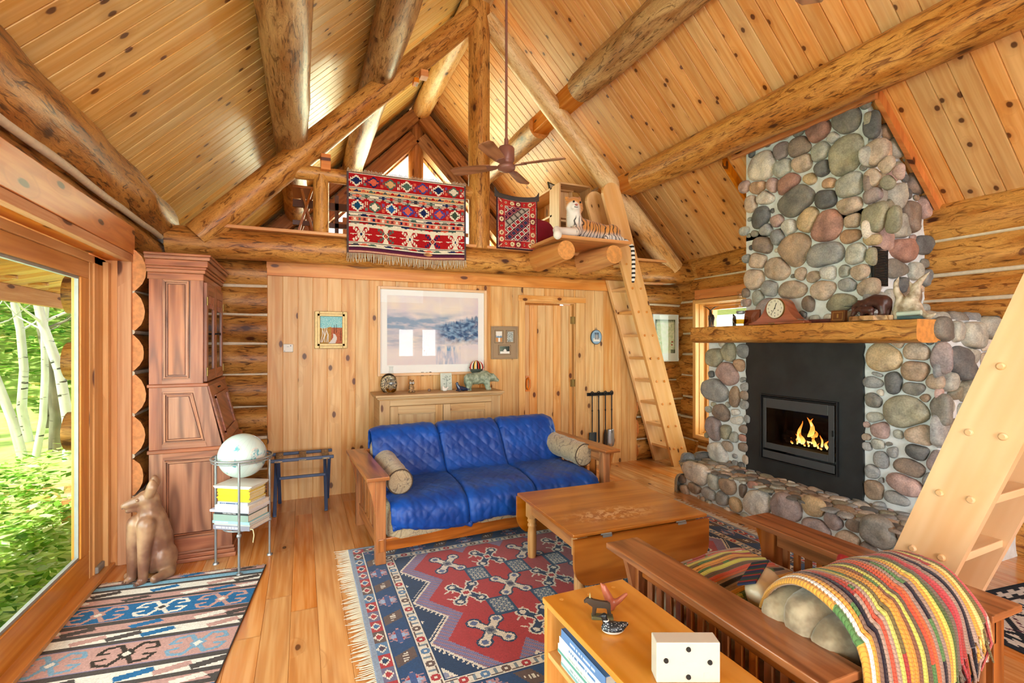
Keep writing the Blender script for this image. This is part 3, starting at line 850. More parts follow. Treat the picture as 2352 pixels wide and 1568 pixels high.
fp = thing('fireplace', 'river stone fireplace with raised hearth, mantel and chimney', 'fireplace', (0, 0, 0))
XF, XC, XH = 4.03, 4.02, 3.63      # surround face, chimney breast face, hearth front
HZ = .30
SEEDS = {'chim': [(0.746, 1.66, 0.11, 0.083, 'r'), (0.991, 1.656, 0.106, 0.107, 'k'), (1.186, 1.537, 0.051, 0.109, 'd'), (0.883, 1.558, 0.052, 0.044, 'w'), (0.6, 1.582, 0.101, 0.093, 'b'), (0.408, 1.612, 0.069, 0.078, 'm'), (0.21, 1.531, 0.148, 0.135, 'c'), (0.777, 1.479, 0.085, 0.082, 'e'), (0.977, 1.372, 0.125, 0.16, 'o'), (1.211, 1.317, 0.082, 0.094, 't'), (0.608, 1.447, 0.1, 0.077, 't'), (0.426, 1.452, 0.087, 0.089, 'e'), (0.793, 1.34, 0.065, 0.067, 'd'), (1.286, 1.198, 0.051, 0.06, 't'), (1.369, 1.118, 0.037, 0.058, 'p'), (1.179, 1.131, 0.067, 0.075, 't'), (1.026, 1.122, 0.118, 0.106, 'e'), (0.48, 1.299, 0.115, 0.088, 'r'), (0.682, 1.277, 0.061, 0.046, 'y'), (0.853, 1.188, 0.052, 0.047, 'a'), (0.17, 1.358, 0.09, 0.064, 'a'), (0.315, 1.332, 0.072, 0.066, 'p'), (1.298, 1.068, 0.046, 0.053, 'o'), (0.229, 1.24, 0.137, 0.064, 'c'), (0.549, 1.137, 0.18, 0.141, 'k'), (0.826, 1.07, 0.083, 0.086, 'd'), (0.099, 1.215, 0.078, 0.077, 't'), (1.019, 0.969, 0.097, 0.071, 't'), (1.186, 1.0, 0.07, 0.061, 'm'), (0.19, 1.057, 0.095, 0.118, 'd'), (0.362, 0.992, 0.083, 0.052, 'p'), (0.666, 0.93, 0.098, 0.107, 'y'), (0.831, 0.848, 0.124, 0.133, 'r'), (1.04, 0.837, 0.062, 0.056, 't'), (1.211, 0.818, 0.101, 0.121, 'o'), (1.328, 0.784, 0.054, 0.098, 'o'), (0.249, 0.934, 0.081, 0.058, 'g'), (0.48, 0.901, 0.079, 0.072, 'w'), (0.381, 0.841, 0.07, 0.068, 'g'), (0.21, 0.791, 0.098, 0.084, 'b'), (0.54, 0.7, 0.146, 0.149, 'n'), (1.019, 0.722, 0.09, 0.054, 'a'), (1.186, 0.661, 0.062, 0.048, 'y'), (0.816, 0.6, 0.176, 0.107, 'g'), (1.067, 0.565, 0.081, 0.084, 'e'), (1.176, 0.534, 0.039, 0.075, 'o'), (0.16, 0.656, 0.09, 0.085, 't'), (0.362, 0.552, 0.139, 0.098, 't'), (0.126, 0.481, 0.104, 0.109, 't'), (0.597, 0.474, 0.05, 0.053, 't'), (0.727, 0.433, 0.076, 0.045, 't'), (0.834, 0.451, 0.064, 0.07, 'w'), (0.981, 0.447, 0.045, 0.048, 'e'), (1.091, 0.425, 0.071, 0.066, 't'), (0.283, 0.374, 0.091, 0.074, 'g'), (0.524, 0.344, 0.156, 0.07, 't'), (0.801, 0.322, 0.101, 0.087, 't'), (1.004, 0.336, 0.067, 0.053, 'g'), (1.161, 0.3, 0.076, 0.065, 't'), (0.169, 0.304, 0.059, 0.09, 'e'), (0.252, 0.209, 0.103, 0.089, 'm'), (0.667, 0.205, 0.052, 0.065, 'b'), (0.943, 0.193, 0.161, 0.069, 'o'), (0.431, 0.171, 0.057, 0.051, 'e'), (1.119, 0.135, 0.042, 0.044, 'g')], 'chims': [(0.39, 0.801, 0.121, 0.092, 'e'), (0.508, 0.891, 0.131, 0.122, 'b'), (0.321, 1.033, 0.115, 0.098, 'e'), (0.151, 0.993, 0.089, 0.069, 'e'), (0.413, 0.619, 0.183, 0.088, 'r'), (0.355, 0.459, 0.15, 0.071, 'k'), (0.173, 0.677, 0.123, 0.083, 'p'), (0.196, 0.949, 0.09, 0.069, 'o')], 'sur': [(0.126, 1.092, 0.117, 0.09, 'o'), (0.303, 1.146, 0.078, 0.097, 'o'), (0.491, 1.168, 0.064, 0.065, 'g'), (0.434, 1.025, 0.058, 0.057, 'a'), (0.278, 0.941, 0.153, 0.117, 'p'), (0.126, 0.743, 0.182, 0.116, 'g'), (0.375, 0.698, 0.059, 0.115, 'n'), (0.503, 0.823, 0.045, 0.047, 'g'), (0.503, 0.73, 0.05, 0.041, 'b'), (0.503, 0.637, 0.05, 0.041, 'g'), (0.48, 0.878, 0.032, 0.026, 'g'), (0.203, 0.523, 0.101, 0.083, 'b'), (0.113, 0.331, 0.104, 0.124, 'm'), (0.266, 0.327, 0.074, 0.068, 'o'), (0.491, 0.392, 0.05, 0.041, 'b'), (0.48, 0.306, 0.046, 0.034, 'r'), (0.491, 0.215, 0.055, 0.041, 'b'), (0.41, 0.474, 0.082, 0.042, 'w'), (0.536, 0.502, 0.034, 0.037, 'g'), (0.178, 0.104, 0.153, 0.099, 'w'), (0.278, 0.183, 0.069, 0.049, 't'), (0.514, 0.098, 0.036, 0.041, 't'), (0.387, 0.547, 0.047, 0.038, 'w'), (0.363, 0.295, 0.053, 0.05, 'e'), (1.775, 1.138, 0.107, 0.106, 'y'), (1.979, 1.184, 0.082, 0.06, 't'), (1.973, 1.046, 0.08, 0.074, 'n'), (2.131, 1.148, 0.054, 0.113, 'm'), (2.093, 0.984, 0.053, 0.05, 't'), (1.833, 0.959, 0.053, 0.086, 'd'), (1.967, 0.921, 0.069, 0.047, 'k'), (1.695, 0.948, 0.068, 0.04, 'g'), (1.722, 1.008, 0.054, 0.017, 'g'), (1.695, 0.811, 0.054, 0.051, 'k'), (1.925, 0.747, 0.139, 0.109, 'o'), (2.126, 0.787, 0.06, 0.11, 'k'), (1.708, 0.676, 0.061, 0.037, 'e'), (1.742, 0.595, 0.056, 0.064, 'p'), (2.002, 0.597, 0.099, 0.073, 't'), (1.722, 0.477, 0.043, 0.04, 'e'), (1.991, 0.475, 0.068, 0.054, 'd'), (1.749, 0.368, 0.046, 0.064, 'g'), (1.826, 0.441, 0.032, 0.042, 'g'), (1.938, 0.348, 0.096, 0.057, 'b'), (1.907, 0.218, 0.116, 0.066, 'p'), (1.688, 0.254, 0.044, 0.055, 'g'), (1.749, 0.212, 0.019, 0.02, 'g'), (1.702, 0.127, 0.065, 0.079, 'n'), (1.852, 0.106, 0.088, 0.042, 'g'), (2.11, 0.603, 0.033, 0.078, 'g'), (2.099, 0.432, 0.05, 0.078, 'm'), (2.076, 0.283, 0.05, 0.065, 'g')], 'surs': [(0.065, 1.643, 0.102, 0.078, 'k'), (0.227, 1.631, 0.071, 0.066, 'e'), (0.419, 1.599, 0.16, 0.088, 'e'), (0.286, 1.398, 0.155, 0.113, 'd'), (0.395, 1.457, 0.073, 0.054, 'e'), (0.156, 1.262, 0.104, 0.072, 'e'), (0.18, 1.209, 0.105, 0.053, 'o'), (0.019, 1.357, 0.063, 0.052, 'g'), (0.346, 1.202, 0.109, 0.081, 'o')], 'hearth': [(0.217, 0.242, 0.18, 0.094, 'c'), (0.191, 0.085, 0.104, 0.047, 't'), (0.379, 0.09, 0.092, 0.055, 'g'), (0.598, 0.222, 0.093, 0.066, 'n'), (0.438, 0.215, 0.071, 0.072, 'e'), (0.542, 0.092, 0.079, 0.062, 'g'), (0.78, 0.22, 0.041, 0.059, 'b'), (0.696, 0.077, 0.064, 0.06, 'y'), (0.88, 0.298, 0.049, 0.033, 'r'), (0.92, 0.177, 0.165, 0.115, 'w'), (1.202, 0.199, 0.128, 0.108, 'm'), (1.436, 0.287, 0.092, 0.07, 'y'), (1.591, 0.229, 0.071, 0.063, 'm'), (1.466, 0.123, 0.121, 0.072, 'm'), (1.741, 0.252, 0.055, 0.047, 'b'), (1.898, 0.248, 0.109, 0.103, 'k'), (1.694, 0.128, 0.087, 0.055, 't'), (2.048, 0.289, 0.033, 0.05, 'b')]}
mb = MB()
Yc0, Yc1 = 2.415, 3.575
stones(mb, (XC, Yc1, 1.68), (0, -1, 0), (0, 0, 1), (-1, 0, 0), SEEDS['chim'], Yc1-Yc0, 1.80, seed=1, rmin=.022, rmax=.05, tries=300, bulge=.05, gap=.013)
stones(mb, (XC, Yc0, 1.68), (1, 0, 0), (0, 0, 1), (0, -1, 0), SEEDS['chims'], .78, 1.6, seed=2, rmin=.03, rmax=.085, tries=300, bulge=.06, gap=.013, hole=lambda u, v, r: -.0 < u < .20+r and .29-r < v < .63+r)
panel_y0, panel_y1 = 2.468, 3.545
hole = lambda u, v, r: (4.08-panel_y1-r*.6) < u < (4.08-panel_y0+r*.6)
mk('chimney_stones', mb, M['stone'], fp); mb = MB()
stones(mb, (XF, 4.08, HZ), (0, -1, 0), (0, 0, 1), (-1, 0, 0), SEEDS['sur'], 4.08-1.97, 1.28, seed=3, rmin=.018, rmax=.04, tries=500, hole=hole, bulge=.05, gap=.012)
stones(mb, (XF, 1.97, .0), (1, 0, 0), (0, 0, 1), (0, -1, 0), SEEDS['surs'], .74, 1.72, seed=4, rmin=.03, rmax=.09, tries=250, bulge=.06, gap=.013)
stones(mb, (XF, 1.97, 1.72), (1, 0, 0), (0, 1, 0), (0, 0, 1), [(.1, .1, .09, .09, 'e'), (.32, .1, .1, .1, 'k'), (.55, .12, .1, .1, 'g'), (.12, .3, .09, .08, 'g'), (.38, .33, .12, .1, 'e')], .74, .55, seed=5, rmin=.03, rmax=.06, tries=300)
mk('surround_stones', mb, M['stone'], fp)
mb = MB()
stones(mb, (XH, 4.02, 0), (0, -1, 0), (0, 0, 1), (-1, 0, 0), SEEDS['hearth'], 2.18, HZ, seed=6, rmin=.02, rmax=.06, tries=300, bulge=.06, gap=.013)
r6 = random.Random(9)
stones(mb, (XH-.01, 4.04, HZ), (0, -1, 0), (1, 0, 0), (0, 0, 1), [], 2.2, .44, seed=7, rmin=.022, rmax=.055, tries=5200, bulge=.016, gap=.004)
stones(mb, (XH, 4.02, 0), (1, 0, 0), (0, 0, 1), (0, 1, 0), [], .4, HZ, seed=8, rmin=.05, rmax=.1, tries=300)
stones(mb, (XH, 1.84, 0), (1, 0, 0), (0, 0, 1), (0, -1, 0), [], .4, HZ, seed=9, rmin=.05, rmax=.1, tries=300)
mk('hearth_stones', mb, M['stone'], fp)
mb = MB()
mb.box((XH+.012, 1.85, 0), (4.78, 4.0, HZ-.004)); mb.box((XF+.012, 1.98, HZ), (4.78, 2.47, 1.715)); mb.box((XF+.012, 3.54, HZ), (4.78, 4.06, 1.60))
mb.box((4.50, 2.4, HZ), (4.78, 3.6, 1.60)); mb.box((4.08, 2.4, 1.10), (4.55, 3.6, 1.60)); mb.box((4.08, 2.4, HZ), (4.55, 3.6, .44)); mb.box((XC+.012, Yc0+.012, 1.58), (4.78, Yc1-.01, 2.6))
mb.prism([(XC+.012, 2.55), (4.78, 2.68), (XC+.012, 3.44)], Yc0+.012, Yc1-.01, 'xz')
mb.prism([(XC+.012, 3.2), (4.0+.3, 3.28), (4.1, 3.28)], Yc0, Yc1, 'xz') if False else None
mb.prism([(XC+.012, 3.27), (XC+.012, 3.2), (4.78, 2.6), (4.78, 2.65)], Yc0+.012, Yc1-.01, 'xz') if False else None
mk('mortar_core', mb, M['mortar'], fp)
# black steel panel with ragged edge and the gas insert
mb = MB(); P = []
n = 40
for i in range(n+1): P.append((panel_y0-.012+.012*noise.noise(V((i*.5, 1, 0))), HZ+(1.55-HZ)*i/n))
for i in range(n+1): P.append((panel_y1+.012+.012*noise.noise(V((i*.5, 7, 0))), 1.55-(1.55-HZ)*i/n))
A_ = P[:n+1]; B_ = P[n+1:]; ya, yb, za, zb = 2.655, 3.365, .47, 1.055
for poly in (A_+[(ya, 1.55), (ya, HZ)], B_+[(yb, HZ), (yb, 1.55)], [(ya, HZ), (yb, HZ), (yb, za), (ya, za)], [(ya, zb), (yb, zb), (yb, 1.55), (ya, 1.55)]): mb.prism(poly, XF-.012, XF+.06, 'yz')
mk('surround_panel', mb, M['panel'], fp, label='large black steel panel')
iy0, iy1, iz0, iz1 = 2.642, 3.376, .458, 1.068
ins = None
mb = MB(); x = XF-.03
def fr(mb, xa, xb, a0, a1, c0, c1, w):
    mb.box((xa, a0, c0), (xb, a0+w, c1)); mb.box((xa, a1-w, c0), (xb, a1, c1)); mb.box((xa, a0+w, c0), (xb, a1-w, c0+w)); mb.box((xa, a0+w, c1-w), (xb, a1-w, c1))
fr(mb, x-.006, x+.02, iy0, iy1, iz0, iz1, .012)
ins = mk('insert_frame', mb, M['black_metal'], fp, bevel=.002)
mb = MB(); mb.box((x+.004, iy0+.01, iz0+.01), (x+.02, iy1-.01, iz1-.01)) if False else None
dy0, dy1, dz0, dz1 = iy0+.028, iy1-.03, .565, 1.035
gy0_, gy1_, gz0_, gz1_ = 2.72, 3.315, .62, .945
mb = MB()
mb.box((x, dy0, dz0), (x+.012, gy0_, dz1)); mb.box((x, gy1_, dz0), (x+.012, dy1, dz1)); mb.box((x, gy0_, dz0), (x+.012, gy1_, gz0_)); mb.box((x, gy0_, gz1_), (x+.012, gy1_, dz1))
idr = mk('insert_door', mb, M['insert'], fp, bevel=.003)
mb = MB(); mb.box((x+.006, gy0_-.005, gz0_-.005), (x+.009, gy1_+.005, gz1_+.005)); mk('glass', mb, glass_mat('smoked_glass', '#c9c9c9'), idr)
mb = MB(); mb.box((x-.012, dy0+.006, .78), (x, dy0+.014, .83)); mk('latch', mb, M['black_metal'], idr)
mb = MB(); mb.box((x, iy0+.024, iz0+.018), (x+.012, iy1-.026, .545)); mk('insert_grille', mb, M['insert'], fp, bevel=.004)
mb = MB()   # open-fronted firebox
bx0, bx1 = x+.014, x+.42
mb.box((bx1, iy0+.02, iz0+.02), (bx1+.01, iy1-.02, iz1-.02)); mb.box((bx0, iy0+.012, iz0+.02), (bx1, iy0+.022, iz1-.02)); mb.box((bx0, iy1-.022, iz0+.02), (bx1, iy1-.012, iz1-.02))
mb.box((bx0, iy0+.02, iz1-.03), (bx1, iy1-.02, iz1-.02)); mb.box((bx0, iy0+.02, .60), (bx1, iy1-.02, .615))
mk('firebox', mb, M['soot'], fp)
mb = MB()
for k, (a, b, zz) in enumerate([(2.76, 3.2, .64), (2.86, 3.28, .66), (2.74, 3.0, .69), (2.98, 3.24, .70)]):
    mb.tube([(x+.16+.05*(k % 2), a, zz), (x+.13+.06*(k % 2), b, zz+.01)], [.028, .024], 8, wob=.15, seed=k)
mk('burning_log', mb, plain('charred_wood', '#20130c', .9), fp)
gf = G('flame')
zz = gf.sep(gf.n('TexCoord', out=0))[2]
fn = gf.noise(gf.obj(), 22, 2)
fc = gf.ramp(gf.ma('MULTIPLY_ADD', fn, .5, gf.ma('SUBTRACT', zz, .2)), [(0.0, (1, .75, .3)), (.45, (1, .5, .09)), (.8, (.95, .2, .02))])
em = gf.n('Emission', [fc, 9.0]); gf.t.links.new(em, gf.out.inputs[0]); M['flame'] = gf.m
def flame(y, z, h, w, s):
    mb = MB(); n = 9; pts = []; rad = []
    for i in range(n+1):
        t = i/n; pts.append((x+.12+.03*math.sin(s), y+.35*w*math.sin(t*5+s)*t*1.6, z+h*t)); rad.append(max(.0008, w*.5*(math.sin(PI*min(1, .22+t*.78))**.8)*(1-t*.35)))
    mb.tube(pts, rad, 10, ell=(.55, 1)); mk('flame', mb, M['flame'], fp)
for a in [(3.06, .65, .20, .05, 0), (2.985, .65, .235, .075, 2), (2.95, .66, .12, .07, 1), (3.02, .65, .10, .055, 4), (2.90, .65, .09, .045, 5), (2.86, .65, .10, .03, 3), (2.81, .65, .07, .035, 6), (2.78, .65, .085, .018, 7), (2.935, .82, .07, .03, 5.5), (3.10, .66, .06, .03, 2.5)]: flame(*a)
for y in np.linspace(2.76, 3.2, 16): flame(float(y), .635, .03+.02*math.sin(y*90), .022, float(y*50))
# louvred vent on the near cheek of the chimney
mb = MB(); fr(mb, 0, .02, 0, .22, 0, .31, .012)
vy = 2.40
vm = MB()
vx0, vx1, vz0, vz1 = 4.03, 4.20, 1.99, 2.29
vm.box((vx0, vy-.02, vz0), (vx0+.012, vy, vz1)); vm.box((vx1-.012, vy-.02, vz0), (vx1, vy, vz1)); vm.box((vx0, vy-.02, vz0), (vx1, vy, vz0+.012)); vm.box((vx0, vy-.02, vz1-.012), (vx1, vy, vz1)); vm.box((vx0, vy-.004, vz0), (vx1, vy, vz1))
v_ = mk('chimney_vent', vm, M['black_metal'], fp)
vm = MB(); k = vz0+.018
while k < vz1-.015: vm.box((vx0+.01, vy-.02, k), (vx1-.01, vy-.012, k+.005)); k += .0125
mk('louvres', vm, plain('grille_slat', '#4a4f52', .4, .5), v_)
# board collar where the chimney meets the roof
mb = MB()
cx0 = XC-.10
mb.box((3.955, 2.33, 3.385), (3.99, 3.68, 3.51), grain=1)
mb.prism([(4.0, 3.48), (4.0, 3.38), (4.86, 2.56), (4.86, 2.70)], 2.325, 2.36, 'xz')
mb.prism([(4.0, 3.48), (4.0, 3.38), (4.80, 2.52), (4.80, 2.68)], 3.80, 3.835, 'xz')
mk('trim_8', mb, M['orange'], kind='structure', bevel=.004)
# mantel: flattened half log
mb = MB(); n = 26
for e in range(1):
    rings = []
    for i in range(n+1):
        t = i/n; y = 1.97+(4.06-1.97)*t
        rg = []
        for k in range(16):
            th = 2*PI*k/16
            cx_, cz_ = math.cos(th), math.sin(th)
            xx = 3.93+.15*math.copysign(abs(cx_)**.6, cx_); z_ = 1.63+.085*math.copysign(abs(cz_)**.45, cz_)
            if cz_ > .3: z_ = 1.71+.006*noise.noise(V((y*3, k, 0)))
            w_ = 1+.06*noise.noise(V((y*1.8, cx_*1.5, cz_*1.5)))
            rg.append((3.93+(xx-3.93)*w_, y, z_ if cz_ > .3 else 1.63+(z_-1.63)*w_*.95))
        rings.append(rg)
    vs = [p for rg in rings for p in rg]
    F = []; U = []
    for i in range(n):
        for k in range(16):
            k2 = (k+1) % 16; F.append((i*16+k, i*16+k2, (i+1)*16+k2, (i+1)*16+k))
            U.append([(i*.08, 300+k*.05), (i*.08, 300+k*.05+.05), (i*.08+.08, 300+k*.05+.05), (i*.08+.08, 300+k*.05)])
    mb.add(vs, F, U, True)
    mb.m = 1; mb.add(rings[0], [list(range(16))]); mb.add(rings[-1], [list(range(16))[::-1]])
mk('mantel_log', mb, [M['log'], M['end']], fp, label='flattened log mantel shelf', bevel=.008)
# ------------------------------------------------------------------ secretary cabinet, coyote, globe stand, luggage rack
M['oak'] = wood('brown_oak', '#552a1a', '#96573a', '#ae6d4a', su=2, sv=34, knots=0, rough=.38, rings=.5, tint=.06, coat=.15)
M['oak_panel'] = wood('figured_oak', '#5a2e1b', '#9c6040', '#b67a55', su=1.6, sv=26, knots=.0, rough=.38, rings=.7, tint=.04, coat=.15, knot_c='#6a4128')
cab = thing('secretary_cabinet', 'tall brown oak secretary cabinet with panelled side and glass upper doors', 'cabinet', (-.98, 4.1, 0))
def cb(mb, a, b, **k): mb.box(tuple(p-q for p, q in zip(a, (-.98, 4.1, 0))), tuple(p-q for p, q in zip(b, (-.98, 4.1, 0))), **k)
CY0, CY1 = 4.10, 4.93
def L2(pts): return [(x+.98, z) for x, z in pts]
mb = MB()
body = L2([(-.975, .0), (-.47, .0), (-.49, .78), (-.535, .80), (-.635, 1.245), (-.655, 1.26), (-.655, 2.07), (-.975, 2.07)])
mb.prism(body, .022, CY1-CY0, 'xz')
mk('carcass', mb, M['oak'], cab, bevel=.003)
# near side: stiles, rails and raised panels
mb = MB()
def rp(mb, poly, y0, y1): mb.prism(L2(poly), y0, y1, 'xz')
for poly in ([(-.975, .80), (-.9, .80), (-.9, 2.0), (-.975, 2.0)], [(-.975, .05), (-.895, .05), (-.895, .78), (-.975, .78)], [(-.73, 1.26), (-.655, 1.26), (-.655, 2.0), (-.73, 2.0)],
             [(-.63, .80), (-.535, .80), (-.632, 1.24), (-.715, 1.24)], [(-.57, .05), (-.472, .05), (-.49, .78), (-.57, .78)],
             [(-.9, 1.995), (-.73, 1.995), (-.73, 2.0), (-.9, 2.0)], [(-.9, 1.26), (-.73, 1.26), (-.73, 1.29), (-.9, 1.29)], [(-.9, 1.205), (-.708, 1.205), (-.715, 1.24), (-.9, 1.24)],
             [(-.9, .80), (-.63, .80), (-.635, .84), (-.9, .84)], [(-.895, .735), (-.57, .735), (-.57, .78), (-.895, .78)], [(-.895, .05), (-.57, .05), (-.57, .17), (-.895, .17)]):
    rp(mb, poly, 0, .024)
mk('side_frame', mb, M['oak'], cab, bevel=.003)
mb = MB()
for poly in ([(-.9, 1.29), (-.73, 1.29), (-.73, 1.995), (-.9, 1.995)], [(-.9, .84), (-.637, .84), (-.708, 1.205), (-.9, 1.205)], [(-.895, .17), (-.57, .17), (-.57, .735), (-.895, .735)]):
    cx = sum(p[0] for p in poly)/4; cz = sum(p[1] for p in poly)/4
    for k, (d0, y0, y1) in enumerate(((.0, .004, .02), (.011, .012, .022), (.022, .006, .02), (.036, .010, .022))):
        q = [(x+(d0 if x < cx else -d0), z+(d0 if z < cz else -d0)) for x, z in poly]
        q2 = [(x+(d0+.009 if x < cx else -d0-.009), z+(d0+.009 if z < cz else -d0-.009)) for x, z in poly]
        if k < 3:
            for i in range(4):
                j = (i+1) % 4; rp(mb, [q[i], q[j], q2[j], q2[i]], y0 if k != 1 else -.004, .026)
        else: rp(mb, q, .008, .024)
mk('side_panel', mb, M['oak_panel'], cab, bevel=.002)
mb = MB()
for d, z0, z1 in ((.0, 1.992, 2.04), (.012, 2.04, 2.065), (.02, 2.065, 2.085), (.03, 2.085, 2.13), (.045, 2.13, 2.155), (.052, 2.155, 2.172)):
    cb(mb, (-.985-d*.2, CY0-.004-d, z0), (-.65+d, CY1+d, z1), grain=0)
mk('crown_moulding', mb, M['oak'], cab, bevel=.005)
mb = MB()
cb(mb, (-.985, CY0-.014, 1.238), (-.62, CY1+.01, 1.262), grain=0); cb(mb, (-.985, CY0-.012, .778), (-.515, CY1+.01, .806), grain=0)
for d, z0, z1 in ((.018, 0, .03), (.012, .03, .06), (.006, .06, .08)): cb(mb, (-.985, CY0-d, z0), (-.465+d, CY1+d, z1), grain=0)
mk('base_moulding', mb, M['oak'], cab, bevel=.006)
g = G('cabinet_glass'); M['dark_glass'] = g.end(lin('#1d1a18'), .05, spec=.6)
for k in range(2):
    y0 = CY0+.03+k*.39; y1 = y0+.375
    mb = MB()
    def f(a, b, c, d): cb(mb, (-.656, a, c), (-.634, b, d))
    f(y0, y0+.055, 1.27, 1.985); f(y1-.055, y1, 1.27, 1.985); f(y0+.055, y1-.055, 1.27, 1.35); f(y0+.055, y1-.055, 1.9, 1.985)
    for i in range(6): f(y0+.06+i*.045, y0+.085+i*.045, 1.84-.012*(i % 2)*3, 1.9)
    d = mk('glass_door', mb, M['oak'], cab, bevel=.003)
    mb = MB(); cb(mb, (-.652, y0+.05, 1.345), (-.644, y1-.05, 1.905)); mk('pane', mb, M['dark_glass'], d)
    mb = MB(); yk = y1-.03 if k == 0 else y0+.03
    mb.tube([(-.634+.98, yk-4.1, 1.62), (-.612+.98, yk-4.1, 1.62), (-.604+.98, yk-4.1, 1.62)], [.006, .007, .011], 12); mk('knob', mb, M['black_metal'], d)
    mb = MB()
    yh = y0 if k == 0 else y1
    for z in (1.85, 1.34): mb.tube([(-.632+.98, yh-4.1, z-.03), (-.632+.98, yh-4.1, z+.03)], .006, 8)
    mk('hinge', mb, M['brass'], d)
mb = MB(); n = V((.965, 0, .22)).normalized()
def lidp(y, t, o): return V((-.637+.105*t+.98, y-4.1, 1.235-.425*t))+V((.972, 0, .235))*o
P = [lidp(CY0+.02, 0, .004), lidp(CY1-.02, 0, .004), lidp(CY1-.02, 1, .004), lidp(CY0+.02, 1, .004)]
Q = [lidp(CY0+.02, 0, .016), lidp(CY1-.02, 0, .016), lidp(CY1-.02, 1, .016), lidp(CY0+.02, 1, .016)]
mb.add(P+Q, [(3, 2, 1, 0), (4, 5, 6, 7), (0, 1, 5, 4), (1, 2, 6, 5), (2, 3, 7, 6), (3, 0, 4, 7)])
for a, b, c, d in ((.12, .145, .2, .85), (.66, .685, .2, .85), (.12, .685, .18, .24), (.12, .685, .82, .88)):
    R = [lidp(CY0+a, c, .017), lidp(CY0+b, c, .017), lidp(CY0+b, d, .017), lidp(CY0+a, d, .017)]; T = [p+V((.01, 0, .003)) for p in R]
    mb.add(R+T, [(4, 5, 6, 7), (0, 1, 5, 4), (1, 2, 6, 5), (2, 3, 7, 6), (3, 0, 4, 7)])
lid = mk('drop_front', mb, M['oak'], cab)
mb = MB(); p = lidp(4.5, .08, .018)
for dy in (-.03, 0, .03): mb.ball(p+V((.004, dy, 0)), .006, 8, 6)
mk('lid_pull', mb, M['black_metal'], lid)

# coyote sculpture
g = G('burnished_clay'); nz = g.noise(g.obj(), 6, 3); x_, y_, z_ = g.sep(g.obj())
col = g.mix(g.step(nz, .35, .68), lin('#7a5340'), lin('#b08b6a')); col = g.mix(g.ma('MULTIPLY', g.step(g.noise(g.obj(), 2.3, 2), .5, .7), .5), col, lin('#573626'))
M['clay'] = g.end(col, .36, None, coat=.2)
ct = thing('coyote_sculpture', 'seated brown clay coyote sculpture on the floor by the glass door', 'sculpture', (-.925, 3.935, 0), .85)
Rh = Matrix.Rotation(-.72, 3, 'Z'); hc = V((-.012, 0, 0))
def hp(x, y, z): p = Rh @ (V((x, y, z))-hc)+hc; return (p.x, p.y, p.z)
parts = [('c', [(.035, 0, .12), (.03, 0, .24), (.01, 0, .36), (-.005, 0, .45)], [.105, .105, .09, .066]),
         ('c', [(-.005, 0, .45), hp(-.01, 0, .51)], [.066, .062]),
         ('b', hp(-.02, 0, .525), (.068, .062, .058)),
         ('c', [hp(-.05, 0, .518), hp(-.10, 0, .505), hp(-.142, 0, .495)], [.046, .033, .021]),
         ('c', [hp(-.05, 0, .472), hp(-.125, 0, .458)], [.026, .015]),
         ('c', [(-.06, -.046, .37), (-.078, -.05, .2), (-.085, -.05, .03)], [.056, .038, .028]),
         ('c', [(-.06, .046, .37), (-.078, .05, .2), (-.085, .05, .03)], [.056, .038, .028]),
         ('c', [(-.088, -.05, .02), (-.118, -.052, .016)], [.026, .02]), ('c', [(-.088, .05, .02), (-.118, .052, .016)], [.026, .02]),
         ('b', (.045, -.075, .12), (.08, .05, .10)), ('b', (.045, .075, .12), (.08, .05, .10)),
         ('c', [(.02, .10, .03), (-.075, .10, .025)], [.034, .026]),
         ('c', [(.10, -.05, .04), (.04, -.12, .035), (-.06, -.115, .03)], [.036, .034, .026]),
         ('c', [hp(-.005, -.052, .565), hp(.012, -.066, .61), hp(.012, -.064, .642)], [.03, .034, .02]),
         ('c', [hp(-.005, .052, .565), hp(.012, .066, .61), hp(.012, .064, .642)], [.03, .034, .02])]
blob('body', parts, M['clay'], .006, 10, ct)
for s in (-1, 1):
    mb = MB(); mb.ball(hp(-.066, s*.043, .532), (.014, .014, .010), 12, 8); mk('eye', mb, M['clay'], ct)
for s in (-1, 1):
    mb = MB()
    for k in range(3): mb.tube([(-.13, s*.051-.012+k*.012, .024), (-.139, s*.051-.012+k*.012, .006)], .0028, 6)
    mk('claws', mb, plain('dark_clay', '#5e3c2c', .5), ct)
mb = MB(); mb.tube([hp(-.150, -.015, .482), hp(-.152, 0, .478), hp(-.150, .015, .482)], .0035, 6); mk('mouth', mb, plain('dark_clay', '#4e3022', .5), ct)

# globe on an iron stand with a lower ring that carries books
GC = V((-.39, 3.918, 0)); GR = .19
gt = thing('globe_stand', 'wrought iron floor stand holding a pale globe above a stack of books', 'globe stand', GC)
mb_r = MB()
def ringt(mb, R, z, r, n=40, tilt=0): 
    pts = [(R*math.cos(2*PI*i/n), R*math.sin(2*PI*i/n), z+tilt*math.cos(2*PI*i/n+.6)) for i in range(n+1)]
    mb.tube(pts, r, 8, cap=False)
ringt(mb_r, GR, .755, .007); ringt(mb_r, GR-.004, .735, .005)
mk('horizon_ring', mb_r, M['steel'], gt)
feet = [(-.56, 3.985), (-.39, 3.732), (-.222, 4.008)]
for fx, fy in feet:
    mb = MB(); x, y = fx-GC.x, fy-GC.y
    mb.tube([(x, y, .006), (x, y, .76)], .008, 10); mb.tube([(x, y, 0), (x, y, .012)], [.02, .016], 12); mb.ball((x, y, .262), .016, 10, 8)
    mk('leg', mb, M['steel'], gt)
mb = MB(); ringt(mb, .115, .268, .006)
for fx, fy in feet: mb.tube([((fx-GC.x)*.6, (fy-GC.y)*.6, .268), (fx-GC.x, fy-GC.y, .268)], .005, 8)
